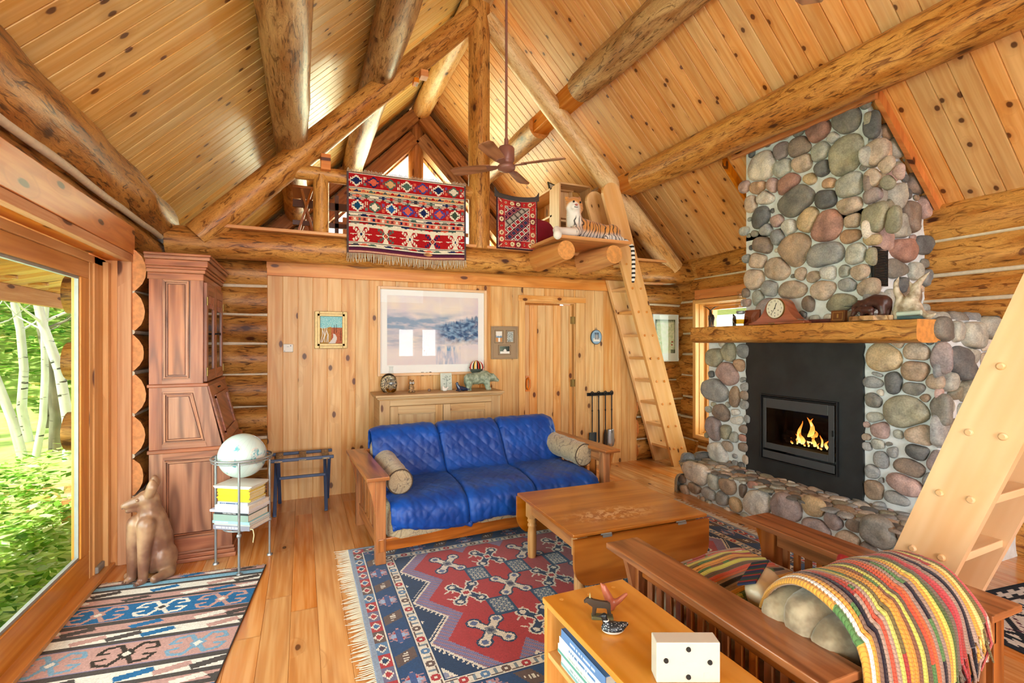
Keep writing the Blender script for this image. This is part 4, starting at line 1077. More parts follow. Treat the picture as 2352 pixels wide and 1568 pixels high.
for a in (0, 1.05, 2.1): mb.tube([(.115*math.cos(a), .115*math.sin(a), .268), (-.115*math.cos(a), -.115*math.sin(a), .268)], .004, 6)
mk('shelf_ring', mb, M['steel'], gt)
g = G('globe_paper'); o_ = g.obj()
n1 = g.noise(o_, 8, 4, .6); n2 = g.noise(o_, 22, 3)
land = g.step(n1, .52, .56)
col = g.mix(land, lin('#cfe4df'), g.mix(g.step(n2, .45, .6), lin('#ddd8cf'), lin('#62adba')))
wv = g.ma('GREATER_THAN', g.ma('ABSOLUTE', g.ma('SINE', g.ma('MULTIPLY', g.sep(g.n('TexCoord', out=2))[0], 75.4))), .995)
col = g.mix(g.ma('MULTIPLY', wv, .25), col, lin('#8aa0a0'))
M['globe'] = g.end(col, .35, coat=.2)
mb = MB(); mb.ball((0, 0, 0), .152, 48, 28)
gl = mk('globe', mb, M['globe'], gt, loc=(0, .0, .76), rot=(.25, .42, .4), label='pale white and aqua globe')
mb = MB(); mb.tube([(.1545*math.cos(t)*math.sin(1.15), .1545*math.cos(t)*-math.cos(1.15), .1545*math.sin(t)) for t in np.linspace(-PI/2, PI/2, 24)], .0022, 6)
mk('meridian_band', mb, M['steel'], gl)

# books and magazines lying on the ring, spines to the camera
BX = V((.848, -.53, 0)); BY = V((.53, .848, 0))
paper = plain('page_edges', '#d9d2c2', .8, var=.06, scale=60)
def flat_book(z, th, w, d, cover, label, dx=0, dy=0, title=None, tcol='#30344a', name='book', soft=False, yaw=0, base=None, group='books on the globe stand', tsize=.6):
    b = base if base is not None else GC
    t = thing(name, label, 'book' if name == 'book' else 'magazine', (b.x, b.y, z), 0, group)
    t.rotation_euler = (0, 0, math.atan2(BX.y, BX.x)+yaw)
    mb = MB(); c = .0022 if not soft else .0006
    mb.box((-w/2+dx, -d/2+dy, 0), (w/2+dx, d/2+dy, c)); mb.box((-w/2+dx, -d/2+dy, th-c), (w/2+dx, d/2+dy, th)); mb.box((-w/2+dx, -d/2+dy, c), (w/2+dx, -d/2+dy+c*1.5, th-c))
    mk('cover', mb, cover, t)
    mb = MB(); mb.box((-w/2+dx+.004, -d/2+dy+c*1.6, c), (w/2+dx-.003, d/2+dy-.004, th-c)); mk('pages', mb, paper, t)
    if title:
        ink_ = plain('title_ink', tcol, .6)
        if title[0] == '~':
            mb = MB(); r5 = random.Random(len(label)); x = -w*.42
            while x < w*float(title[1:]):
                L = r5.uniform(.004, .009); mb.box((dx+x, -d/2+dy-.0012, th*.3), (dx+x+L, -d/2+dy-.0002, th*.7)); x += L+r5.choice((.0018, .0018, .006))
            mk('lettering', mb, ink_, t)
        else: text('lettering', title, th*tsize, ink_, frame_M((dx-w*.05, -d/2+dy-.0006, th*.5), (1, 0, 0), (0, 0, 1)), t, .0004)
    return z+th
pc = lambda h, r=.5: plain('cover_'+h.strip('#'), h, r, var=.05)
z = .276
z = flat_book(z, .030, .275, .215, pc('#8f8f9e'), 'slate grey book at the bottom of the globe stand stack', title='~.2', tcol='#d8d8e8', tsize=.42)
z = flat_book(z, .012, .27, .21, pc('#b9bcb8'), 'thin pale grey book just above the slate book on the globe stand', .004)
z = flat_book(z, .017, .28, .215, pc('#9fd3df'), 'light blue spined book near the bottom of the globe stand stack', -.003, title='~-.1', tcol='#ffffff')
z = flat_book(z, .044, .265, .21, pc('#8fa79c'), 'thick sage green book in the globe stand stack', -.006, .0)
z = flat_book(z, .017, .25, .215, pc('#2c3136'), 'dark book with white spine lettering above the sage green book', -.002, title='TWIN CITIES & TWIN', tcol='#f2f2f2', tsize=.62)
z = flat_book(z, .016, .295, .225, pc('#c8cbe6'), 'wide lavender book sticking out left in the globe stand stack', -.012)
z = flat_book(z, .032, .255, .22, pc('#f0f0ec'), 'white book with large pale NORTH AMERICAN spine lettering in the globe stand stack', .006, title='NORTH AMERICAN', tcol='#a8b4bc', tsize=.5)
z = flat_book(z, .017, .23, .19, pc('#b4c2dc'), 'blue and white spined book under the yellow magazines', .0, title='~.15', tcol='#2a3a6a', tsize=.8)
for k in range(13):
    z = flat_book(z, .0072, .243+.006*math.sin(k*2.3), .165, pc('#f6d51e'), 'yellow spined magazine in the bundle under the globe', .004*math.sin(k*1.7)-.002, .003*math.cos(k), name='magazine', soft=True, yaw=.0, group='yellow magazines under the globe')
for k, (lb, cl) in enumerate((('lowest white magazine lying on the yellow bundle', '#e8e4dc'), ('middle white magazine on top of the yellow bundle', '#f1efe9'), ('topmost white magazine directly under the globe', '#e4ddd2'))):
    z = flat_book(z, .006, .262+.01*k, .2, pc(cl), lb, -.002, .0, name='magazine', soft=True, yaw=.02*k, group='white magazines under the globe')
mb = MB(); p0 = GC+BX*.135-BY*.1
mb.tube([p0+V((0, 0, .29)), p0+V((.02, -.012, .285)), p0+V((.026, -.016, .25)), p0+V((.02, -.014, .2))], .003, 6)
o = mk('bookmark_ribbon', mb, plain('cream_ribbon', '#e6dda8', .7)); o['label'] = 'cream ribbon bookmark hanging from the globe stand books'; o['category'] = 'ribbon'

# folding luggage rack
M['navy'] = plain('navy_paint', '#34496b', .4, var=.1)
lr = thing('luggage_rack', 'folding navy blue luggage rack with tapestry straps against the board wall', 'luggage rack', (0, 5.05, 0))
LX0, LX1 = -.27, .27
for nm, y in (('rail', -.14), ('rail', .15)):
    mb = MB(); mb.bar((LX0, y, .485), (LX1, y, .485), .026, .03); mk(nm, mb, M['navy'], lr, bevel=.006)
for sx in (-.215, .215):
    for s in (-1, 1):
        mb = MB(); mb.bar((sx+s*.014, s*-.14, .472), (sx+s*.014, s*.2, .0), .024, .03, up=(1, 0, 0)); mk('leg', mb, M['navy'], lr, bevel=.005)
for z, y in ((.19, -.02),): 
    mb = MB(); mb.bar((-.2, -.04, .30), (.2, -.04, .30), .022, .026); mk('stretcher', mb, M['navy'], lr, bevel=.005)
g = G('tapestry'); nz = g.noise(g.obj(), 70, 2); M['tapestry'] = g.end(g.mix(g.step(nz, .4, .6), lin('#b9a78c'), lin('#8d7c64')), .9)
for sx in (-.2, 0, .2):
    mb = MB(); mb.grid(2, 10, lambda a, b: (sx-.032+a*.064, -.165+.33*b, .504-.012*math.sin(PI*b)-(.0 if .05 < b < .95 else .03)))
    o = mk('strap', mb, M['tapestry'], lr); md = o.modifiers.new('th', 'SOLIDIFY'); md.thickness = .004
# ------------------------------------------------------------------ low pine cupboard and what stands on it, pictures, door, tools
M['oldpine'] = wood('old_stripped_pine', '#8a5f38', '#bd935f', '#cba673', knots=.35, ks=(2, 6), kr=.1, rough=.5, rings=.2, tint=.07)
pch = thing('pine_cupboard', 'low stripped pine cupboard with two panelled doors behind the sofa', 'cupboard', (1.315, 5.08, 0))
cw = .66
mb = MB(); mb.box((-cw+.03, -.17, .06), (cw-.03, .20, 1.0)); mb.box((-cw+.03, -.18, 0), (-cw+.1, .2, .06)); mb.box((cw-.1, -.18, 0), (cw-.03, .2, .06))
mk('carcass', mb, M['oldpine'], pch, bevel=.004)
mb = MB()
mb.box((-cw+.03, -.19, .08), (-cw+.13, -.165, 1.0)); mb.box((cw-.13, -.19, .08), (cw-.03, -.165, 1.0)); mb.box((-cw+.13, -.188, .93), (cw-.13, -.165, 1.0), grain=0)
mk('face_frame', mb, M['oldpine'], pch, bevel=.003)
mb = MB()
for d, z0, z1 in ((.0, .985, 1.0), (.014, 1.0, 1.016), (.028, 1.016, 1.04)): mb.box((-cw+.02-d, -.195-d, z0), (cw-.02+d, .21, z1), grain=0)
mk('top', mb, M['oldpine'], pch, bevel=.005)
for k in (0, 1):
    x0 = -cw+.132+k*.53; x1 = x0+.525
    mb = MB()
    mb.box((x0, -.2, .1), (x0+.075, -.17, .925)); mb.box((x1-.075, -.2, .1), (x1, -.17, .925)); mb.box((x0+.075, -.2, .85), (x1-.075, -.17, .925), grain=0); mb.box((x0+.075, -.2, .1), (x1-.075, -.17, .19), grain=0)
    d = mk('door', mb, M['oldpine'], pch, bevel=.003)
    mb = MB(); mb.box((x0+.07, -.184, .18), (x1-.07, -.172, .86), grain=2)
    for a, b, c, e in ((x0+.075, x0+.087, .19, .85), (x1-.087, x1-.075, .19, .85)): mb.box((a, -.194, c), (b, -.18, e))
    mb.box((x0+.075, -.194, .838), (x1-.075, -.18, .85), grain=0)
    mk('panel', mb, M['oldpine'], d, bevel=.003)
CT = 1.04
M['ceramic_white'] = plain('white_ceramic', '#e9e6dd', .25, var=.04)
M['gold_glass'] = glass_mat('amber_glass', '#e0b95a'); M['clear'] = glass_mat('clear_glass', '#f6f9f8')
def oil_lamp(loc, label, fuel):
    t = thing('oil_lamp', label, 'lamp', loc)
    mb = MB(); mb.lathe([(.042, 0), (.044, .006), (.03, .012), (.05, .03), (.056, .05), (.048, .07), (.022, .085), (.02, .092)], 24); mk('font', mb, M['clear'], t)
    mb = MB(); mb.lathe([(.028, .014), (.047, .03), (.052, .048), (.04, .05), (.0, .05)], 20); mk('lamp_oil', mb, fuel, t)
    mb = MB(); mb.lathe([(.022, .092), (.026, .098), (.03, .112), (.024, .118)], 20)
    mb.tube([(.03, 0, .105), (.048, 0, .105)], .003, 6); mk('burner', mb, M['steel'], t)
    mb = MB(); mb.lathe([(.024, .115), (.034, .14), (.036, .16), (.026, .2), (.019, .24), (.02, .262), (.026, .275)], 24, cap=False); mk('chimney', mb, M['clear'], t)
oil_lamp((.815, 5.0, CT), 'clear glass oil lamp on the pine cupboard before the oval dish', M['gold_glass'])
# oval dish with dark script-like decoration
t = thing('oval_dish', 'dark oval dish with pale scroll decoration leaning on the wall behind the oil lamp', 'dish', (.82, 5.16, CT+.085))
mb = MB(); mb.tube([(0, 0, 0), (0, .006, 0), (0, .02, 0)], [.085, .108, .11], 32, ell=(.78, 1)); 
g = G('scrolled_glaze'); n1 = g.noise(g.obj(), 34, 2, .5, 2.2); rim = g.n('VectorMath', [g.obj()], out=1, operation='LENGTH')
col = g.mix(g.step(g.ma('ABSOLUTE', g.ma('SUBTRACT', n1, .5)), .03, .05), lin('#d9c08e'), lin('#3a2b1f'))
col = g.mix(g.step(rim, .086, .09), col, lin('#2e231a')); M['scroll'] = g.end(col, .3)
mk('dish', mb, M['scroll'], t)
# owl
t = thing('owl_figurine', 'small carved brown owl figurine on the pine cupboard', 'figurine', (1.03, 5.06, CT))
g = G('owl_glaze'); n1 = g.noise(g.obj(), 60, 3, .6, 1); M['owl'] = g.end(g.mix(g.step(n1, .42, .6), lin('#b48a58'), lin('#4e3a26')), .5)
blob('body', [('b', (0, 0, .045), (.03, .026, .045)), ('b', (.002, -.004, .098), (.03, .027, .026)), ('b', (-.02, -.012, .01), (.02, .022, .01)), ('b', (.02, -.012, .01), (.02, .022, .01)), ('b', (.02, .0, .122), (.008, .008, .012)), ('b', (-.018, .0, .122), (.008, .008, .012))], M['owl'], .005, 4, t)
mb = MB()
for s in (-1, 1): mb.tube([(s*.013, -.026, .1), (s*.013, -.031, .1)], [.011, .009], 14)
mk('eye', mb, M['ceramic_white'], t)
mb = MB()
for s in (-1, 1): mb.tube([(s*.013, -.031, .1), (s*.013, -.033, .1)], .005, 10)
mb.tube([(0, -.028, .094), (0, -.036, .084)], [.005, .001], 6); mk('pupil', mb, M['black_metal'], t)
mb = MB(); mb.lathe([(.0, 0), (.014, 0), (.015, .02), (.013, .026), (.0, .024)], 14)
o = mk('tea_light', mb, plain('brown_cup', '#8d6f5e', .5), loc=(1.225, 5.1, CT)); o['label'] = 'tiny brown cup on the pine cupboard right of the owl'; o['category'] = 'cup'
# white ceramic hen
t = thing('hen_figurine', 'small white ceramic hen on the pine cupboard', 'figurine', (1.375, 5.03, CT))
blob('body', [('b', (0, 0, .02), (.03, .024, .02)), ('c', [(-.012, 0, .03), (-.018, 0, .048)], [.014, .010]), ('c', [(.02, 0, .026), (.034, 0, .042)], [.012, .007])], M['ceramic_white'], .004, 4, t)
mb = MB(); mb.ball((.03, -.006, .03), .003, 6, 5); mk('eye', mb, M['black_metal'], t)
t = thing('sketch_card', 'pale card with a pencil plant drawing standing on the pine cupboard', 'card', (1.425, 5.15, CT))
mb = MB(); mb.box((-.062, -.004, 0), (.062, .006, .185)); mk('card', mb, plain('grey_green_card', '#c4ccc0', .7), t, rot=(-.12, 0, 0))
mb = MB(); r_ = random.Random(4)
for k in range(22):
    x = r_.uniform(-.045, .045); z = r_.uniform(.06, .165); a = r_.uniform(-1, 1)
    mb.tube([(x, -.006, z), (x+.012*math.cos(a), -.006, z+.012*math.sin(a))], .0016, 5)
mb.tube([(0, -.006, .03), (.004, -.006, .1), (-.004, -.006, .16)], .0015, 5)
mk('drawing', mb, plain('pencil', '#5d6f66', .8), t, rot=(-.12, 0, 0))
# blue seal
t = thing('seal_figurine', 'glossy dark blue seal figurine on the pine cupboard', 'figurine', (1.545, 5.0, CT))
blob('body', [('c', [(.06, 0, .018), (.02, 0, .024), (-.025, 0, .034), (-.042, 0, .062), (-.044, 0, .082)], [.014, .024, .024, .016, .013]), ('c', [(-.044, 0, .085), (-.058, 0, .083)], [.013, .007]), ('c', [(-.02, -.02, .012), (-.045, -.04, .006)], [.01, .006]), ('c', [(-.02, .02, .012), (-.045, .04, .006)], [.01, .006]), ('c', [(.06, 0, .014), (.085, -.014, .02)], [.01, .007]), ('c', [(.06, 0, .014), (.085, .014, .02)], [.01, .007])], plain('blue_glaze', '#152848', .12, coat=.5), .004, 4, t)
# green stone bear
t = thing('stone_bear', 'large green soapstone bear carving at the right end of the pine cupboard', 'sculpture', (1.78, 5.05, CT))
g = G('soapstone'); n1 = g.noise(g.obj(), 24, 4, .7); M['soapstone'] = g.end(g.mix(g.step(n1, .35, .65), lin('#6f7d68'), lin('#a9b39c')), .45)
blob('body', [('c', [(-.13, 0, .12), (-.05, 0, .125), (.06, 0, .13)], [.062, .066, .066]), ('b', (.04, 0, .17), (.06, .045, .04)), ('c', [(.06, 0, .14), (.13, 0, .13), (.155, 0, .12)], [.055, .045, .035]), ('c', [(.155, 0, .118), (.196, 0, .098)], [.032, .02]),
     ('c', [(-.14, -.035, .09), (-.15, -.035, .02), (-.135, -.035, .012)], [.042, .026, .022]), ('c', [(-.14, .035, .09), (-.13, .035, .015)], [.042, .024]), ('c', [(.06, -.035, .08), (.07, -.035, .015), (.09, -.035, .012)], [.036, .026, .02]), ('c', [(.07, .035, .08), (.1, .035, .015)], [.034, .022]), ('b', (.135, -.03, .17), (.012, .008, .012)), ('b', (.135, .03, .17), (.012, .008, .012))], M['soapstone'], .007, 4, t)
# striped bowl on a stand behind the bear
t = thing('striped_plate', 'round striped plate standing behind the green stone bear', 'plate', (1.785, 5.2, CT+.235))
mb = MB(); st = ['#b5332c', '#efe2c2', '#2b211c', '#e5b03a', '#efe2c2', '#2b211c', '#c8452f', '#2b211c', '#efe2c2', '#b5332c', '#2b211c', '#e5b03a']
def plc(a, b):
    i = int((a*10)) % len(st); c = lin(st[i])[:3]
    return lin('#3f4a44')[:3] if b < .42 and False else c
mb.grid(40, 10, lambda a, b: ((a*2-1)*.08*math.sqrt(max(0, 1-((b*2-1)*.999)**2)), -.012*(1-((a*2-1)**2+(b*2-1)**2)*.4)+.01, (b*2-1)*.08), None, lambda a, b: lin('#4a544c')[:3] if b < .36+.12*math.cos((a-.5)*2.4)-.06 else plc(a, b))
o = mk('plate', mb, flatcol('plate_glaze', .25), t); md = o.modifiers.new('th', 'SOLIDIFY'); md.thickness = .006
mb = MB(); mb.tube([(-.03, .02, -.195), (-.03, .03, -.07), (-.03, -.012, -.075)], .004, 6); mb.tube([(.03, .02, -.195), (.03, .03, -.07), (.03, -.012, -.075)], .004, 6); mb.tube([(-.09, 0, .005), (-.083, 0, 0)], .004, 6); mb.tube([(.09, 0, .005), (.083, 0, 0)], .004, 6)
mk('plate_stand', mb, M['black_metal'], t)
# tiny iron key on the boards
t = thing('iron_key', 'small dark iron key hung sideways on the boards above the cupboard', 'key', (1.24, YB-.012, 1.212))
mb = MB(); mb.tube([(-.05, 0, 0), (.05, 0, 0)], .007, 8); mb.tube([(.05+.016*math.cos(a), 0, .016*math.sin(a)) for a in np.linspace(-PI, PI, 16)], .006, 6, cap=False)
for x in (-.05, -.035): mb.box((x, -.005, -.022), (x+.008, .005, .02))
mb.box((.0, -.006, -.012), (.02, .006, .016)); mk('key', mb, M['black_metal'], t)

# ---- pictures
def frame(t, w, h, fw, depth, mat, inner=None):
    mb = MB()
    for x0, x1, z0, z1 in ((-w/2, -w/2+fw, -h/2, h/2), (w/2-fw, w/2, -h/2, h/2), (-w/2+fw, w/2-fw, -h/2, -h/2+fw), (-w/2+fw, w/2-fw, h/2-fw, h/2)):
        mb.box((x0, -depth, z0), (x1, 0, z1))
    if inner:
        a = fw*.55
        for x0, x1, z0, z1 in ((-w/2+a, -w/2+fw+.006, -h/2+a, h/2-a), (w/2-fw-.006, w/2-a, -h/2+a, h/2-a), (-w/2+a, w/2-a, -h/2+a, -h/2+fw+.006), (-w/2+a, w/2-a, h/2-fw-.006, h/2-a)):
            mb.box((x0, -depth-.006, z0), (x1, -depth+.004, z1))
    return mk('frame', mb, mat, t, bevel=.004)
def canvas(name, t, w, h, nx, nz, fn, mat, y=-.006, **k):
    mb = MB(); mb.grid(nx, nz, lambda a, b: ((a-.5)*w, y, (b-.5)*h), None, fn, smooth=False)
    mb.f = [f[::-1] for f in mb.f] if False else mb.f
    return mk(name, mb, mat, t, **k)
g = G('paint_on_paper'); M['painted'] = g.end(g.n('Attribute', attribute_name='col'), .6, spec=.2)
def N(x, y, s, o=0): return noise.fractal(V((x*s, y*s, o)), 1.0, 2.0, 4)
def mixc(a, b, t): t = max(0, min(1, t)); return tuple(p*(1-t)+q*t for p, q in zip(a, b))
def hx(h): return lin(h)[:3]
t = thing('watercolour', 'large framed misty blue and pink lake watercolour over the pine cupboard', 'picture', (1.332, YB-.004, 1.672))
frame(t, 1.216, .95, .028, .035, wood('pale_frame', '#c9915a', '#e7b884', '#eec79b', rough=.4, knots=0, tint=.02))
def art(a, b):
    x = a; y = b
    c = mixc(hx('#e6dcdc'), hx('#efe3d6'), .5+N(x, y, 3)*1.2)
    c = mixc(c, hx('#dcd0dc'), max(0, N(x, y, 2.3, 5)+.15)*1.3)
    if .40 < y < .80:
        m = math.exp(-((y-.60)/.13)**2)*max(0, .62+N(x*2, y*6, 2.2, 9)*1.1)*(1.25-x*.7)
        c = mixc(c, hx('#8ba6c2'), min(1, m*1.4))
    # dark wooded shore right
    top = .60+.12*min(1, max(0, (x-.55)/.4))+.05*N(x*9, 0, 3, 2)+.03*N(x*22, 0, 3, 8)
    if x > .50 and .28+.06*N(x*4, 1, 2) < y < top:
        m = min(1, (x-.50)/.14)*min(1, (top-y)/.06)*(.72+.55*N(x*5, y*5, 3, 4))*min(1, max(.15, (y-.27)/.16))
        c = mixc(c, mixc(hx('#2b5480'), hx('#84aacb'), .4+N(x*6, y*8, 3)*1.3), min(1, m*1.7))
    if .18 < y < .55 and x < .62:
        m = .55*math.exp(-((y-.36)/.12)**2)*(.7+N(x*2, y*10, 3, 12))
        c = mixc(c, hx('#93a6c0'), m)
    if y < .28 and .52 < x < .8:
        c = mixc(c, hx('#6f9cc4'), max(0, .55+N(x*14, y*2, 3, 3)*1.4)*min(1, (.28-y)/.05+.2)*(1-abs(x-.64)/.2))
    if y < .2: c = mixc(c, hx('#e3d7da'), .35)
    return c
canvas('mat_board', t, 1.165, .90, 1, 1, lambda a, b: hx('#f7f7f3'), M['painted'], -.010)
canvas('painting', t, 1.017, .745, 120, 90, art, M['painted'], -.013, loc=(0, 0, .012), label='misty lake painting in blue and pink')
mb = MB(); mb.box((-.585, -.019, -.452), (.585, -.017, .452)); mk('glass', mb, glass_mat('picture_glass', '#ffffff', refl=.6), t)

t = thing('autumn_painting', 'small gold framed painting of birches, red bushes and a winding path', 'picture', (.267, YB-.004, 1.68))
frame(t, .312, .375, .045, .03, plain('gilt_frame', '#b79c62', .4, .3, var=.12, scale=40), True)
def art2(a, b):
    n = N(a*8, b*8, 3)
    if b > .58-.03*math.sin(a*9)*(a < .5): return mixc(hx('#5fc0c8'), hx('#bfe6e6'), .5+N(a*12, b*12, 4)*1.2)
    c = mixc(hx('#a8553a'), hx('#c8744a'), .5+n)
    if a < .5: c = mixc(hx('#a87a35'), hx('#c6964a'), .5+n)
    px = .66+.12*math.sin((b-.05)*7.5)-.35*max(0, b-.30)
    if b < .36 and abs(a-px+.12) < .16-.34*b: c = hx('#ddd6cf')
    return c
canvas('painting', t, .225, .29, 46, 60, art2, M['painted'], -.014)
mb = MB()
for x0, x1, z1 in ((-.1, -.085, .02), (-.085, -.06, .03), (-.09, -.04, .02), (-.06, -.09, .025), (-.045, -.04, -.01), (-.03, -.045, .0)): mb.tube([(x0, -.018, -.125), ((x0+x1)/2+.01, -.018, -.05), (x1, -.018, z1)], .0035, 6)
mk('birch_strokes', mb, plain('white_paint', '#f2ece2', .6), t)
mb = MB()
for x, z0, z1 in ((.03, -.04, .05), (.05, -.03, .06), (.09, -.11, -.01)): mb.tube([(x, -.017, z0), (x, -.017, z1)], .002, 5)
mk('trunk_strokes', mb, plain('dark_paint', '#4a2a22', .6), t)

t = thing('thermostat', 'small white square thermostat on the board wall', 'thermostat', (-.13, YB-.003, 1.498))
mb = MB(); mb.box((-.045, -.022, -.04), (.045, 0, .04)); mk('case', mb, plain('white_plastic', '#e4e0d4', .4, var=.02), t, bevel=.006, seg=3)
mb = MB(); mb.box((.018, -.0235, .018), (.027, -.021, .027)); mb.box((-.036, -.0235, -.032), (-.028, -.021, -.026)); mb.box((-.012, -.0228, .012), (.008, -.021, .015)); mk('button', mb, plain('navy_dot', '#1e2f45', .4), t)

t = thing('triple_photo_frame', 'taupe frame holding three small photographs beside the door', 'picture frame', (2.168, YB-.004, 1.552))
M['taupe'] = plain('taupe_mat', '#9c8468', .7, var=.05)
frame(t, .335, .38, .018, .02, M['taupe'])
canvas('mat_board', t, .31, .355, 1, 1, lambda a, b: hx('#a38a6c'), M['painted'], -.010)
def photo(cx, cz, w, h, fn):
    mb = MB(); 
    for x0, x1, z0, z1 in ((-w/2-.016, -w/2-.012, -h/2-.016, h/2+.016), (w/2+.012, w/2+.016, -h/2-.016, h/2+.016), (-w/2-.016, w/2+.016, -h/2-.016, -h/2-.012), (-w/2-.016, w/2+.016, h/2+.012, h/2+.016)): mb.box((cx+x0, -.013, cz+z0), (cx+x1, -.009, cz+z1))
    mk('mat_line', mb, plain('mat_bevel', '#6d5a44', .7), t)
    canvas('photograph', t, w, h, 16, 20, fn, M['painted'], -.012, loc=(cx, 0, cz))
photo(-.07, .07, .075, .12, lambda a, b: hx('#e9e4da') if b > .55+.2*N(a*5, 0, 2) else (hx('#5c86a8') if b > .4 else (hx('#efe6dc') if .4 < a < .7 else hx('#c98f58'))))
photo(.072, .07, .075, .12, lambda a, b: mixc(hx('#26362e'), hx('#e9efe9'), .2+1.3*max(0, N(a*7, b*9, 2.5, 3)+.15)))
photo(.0, -.085, .125, .085, lambda a, b: hx('#eee9e0') if (b < .3 or abs(a-.55)+abs(b-.4)*.6 < .16) and a > .05 else mixc(hx('#1f2422'), hx('#7c8a7c'), (1-a)*.9+N(a*5, b*5, 3)*.4))

t = thing('oval_plaque', 'small blue oval plaque with white figures right of the door', 'plaque', (3.422, YB-.006, 1.622))
mb = MB(); mb.tube([(0, 0, 0), (0, -.008, 0), (0, -.012, 0)], [.093, .093, .088], 32, ell=(.9, 1)) if False else None
mb = MB(); mb.prism([(.082*math.cos(2*PI*i/32), .094*math.sin(2*PI*i/32)) for i in range(32)], -.012, 0, 'xz'); mk('rim', mb, plain('pewter', '#4d5a63', .4, .5), t)
mb = MB(); mb.prism([(.074*math.cos(2*PI*i/32), .086*math.sin(2*PI*i/32)) for i in range(32)], -.0145, -.004, 'xz'); mk('field', mb, plain('wedgwood_blue', '#8fb3cc', .4), t)
mb = MB(); mb.box((-.028, -.017, -.01), (.028, -.014, .03)); mb.prism([(-.05, -.055), (.05, -.055), (.04, -.01), (-.045, -.012)], -.0165, -.014, 'xz'); mk('relief', mb, M['ceramic_white'], t)
mb = MB()
for x in (-.022, -.006, .012, .026): mb.box((x-.004, -.019, -.03), (x+.004, -.016, .045)); mb.ball((x, -.018, .05), .006, 8, 6)
mb.tube([(.012*math.cos(a), -.004, .104+.012*math.sin(a)) for a in np.linspace(0, 2*PI, 14)], .002, 6, cap=False)
mk('figures', mb, plain('slate_relief', '#41505c', .5), t)

t = thing('white_framed_picture', 'white framed print with pale green reflection painted in on the log wall behind the ladder', 'picture', (4.47, 5.272, 1.615))
frame(t, .43, .63, .012, .03, plain('white_frame', '#dfe6e6', .35))
canvas('mat_board', t, .41, .61, 1, 1, lambda a, b: hx('#e9eeec'), M['painted'], -.012)
canvas('print', t, .33, .45, 40, 54, lambda a, b: mixc(mixc(hx('#cfe0b8'), hx('#f2f4dc'), .5+N(a*3, b*5, 3)*1.2), hx('#4a5a4a'), .9*max(0, 1-a/.1)+.8*max(0, (a-.93)/.07)+.75*max(0, (b-.88)/.1) + (.8 if a > .78 and b < .12 else 0) + .5*max(0, N(a*6, b*6, 3, 7)-.15)), M['painted'], -.015, loc=(0, 0, .02))  # the pale green reflection is mixed into the print's own colours
mb = MB(); mb.box((.1, -.018, -.06), (.13, -.0155, -.045)); mb.box((.095, -.018, -.1), (.12, -.0155, -.085)); mk('red_accent', mb, plain('red_paint', '#b5452f', .6), t)
mb = MB(); mb.box((-.2, -.022, -.3), (.2, -.02, .3)); mk('glass', mb, glass_mat('picture_glass_b', '#fbfdfc'), t)

# ---- plank door, ajar away from the room
dt = thing('door_2', 'knotty pine plank door with wooden handle standing slightly ajar', 'door', (3.095, YB+.02, 0)); dt['kind'] = 'structure'
dt.rotation_euler = (0, 0, -math.radians(8))
mb = MB(); boards(mb, (-.665, -.0, .02), (0, 0, 1), (1, 0, 0), (0, -1, 0), 1.99, .66, .103, .004, .007, seed=33)
mb.box((-.665, .008, .02), (-.005, .035, 2.01)); mk('door_leaf', mb, M['plank'], dt)
mb = MB(); hx_ = -.585
mb.prism([(hx_+.028*math.copysign(abs(math.cos(a))**.8, math.cos(a))*(1.0 if abs(math.sin(a)) < .8 else .8), 1.055+.085*math.sin(a)) for a in np.linspace(0, 2*PI, 25)[:-1]], -.028, -.014, 'xz')
mb2 = MB()
pts = [(hx_, -.03, .985), (hx_-.02, -.045, 1.01), (hx_-.022, -.05, 1.055), (hx_-.02, -.045, 1.10), (hx_, -.03, 1.125), (hx_+.02, -.03, 1.10), (hx_+.022, -.03, 1.055), (hx_+.02, -.03, 1.01), (hx_, -.03, .985)]
mb2.tube(pts, .011, 8, cap=False); mb2.box((hx_-.03, -.02, .96), (hx_+.03, -.005, .985)); mb2.box((hx_-.03, -.02, 1.125), (hx_+.03, -.005, 1.15))
mk('handle', mb2, M['orange'], dt, label='carved wooden pull handle')
for z in (1.83, 1.05, .3):
    mb = MB(); mb.tube([(.004, -.014, z-.045), (.004, -.014, z+.045)], .007, 8); mb.box((-.03, -.012, z-.045), (.0, -.006, z+.045)); mb.box((.006, -.02, z-.045), (.03, -.006, z+.045)); mk('hinge', mb, M['brass'], dt)
mb = MB()
mb.box((2.345, YB-.022, 2.045), (3.265, YB-.002, 2.115), grain=0)
mk('trim_9', mb, M['plank'], kind='structure', bevel=.003)
mb = MB(); mb.box((2.35, YB-.018, 0), (2.43, YB-.002, 2.045), grain=2); mb.box((3.125, YB-.018, 0), (3.25, YB-.002, 2.045), grain=2); mb.box((2.42, YB, 0), (2.44, YB+.1, 2.05), grain=2); mb.box((3.11, YB, 0), (3.13, YB+.1, 2.05), grain=2); mb.box((2.43, YB, 2.03), (3.12, YB+.1, 2.05), grain=0)
mk('trim_10', mb, M['plank'], kind='structure', bevel=.003)

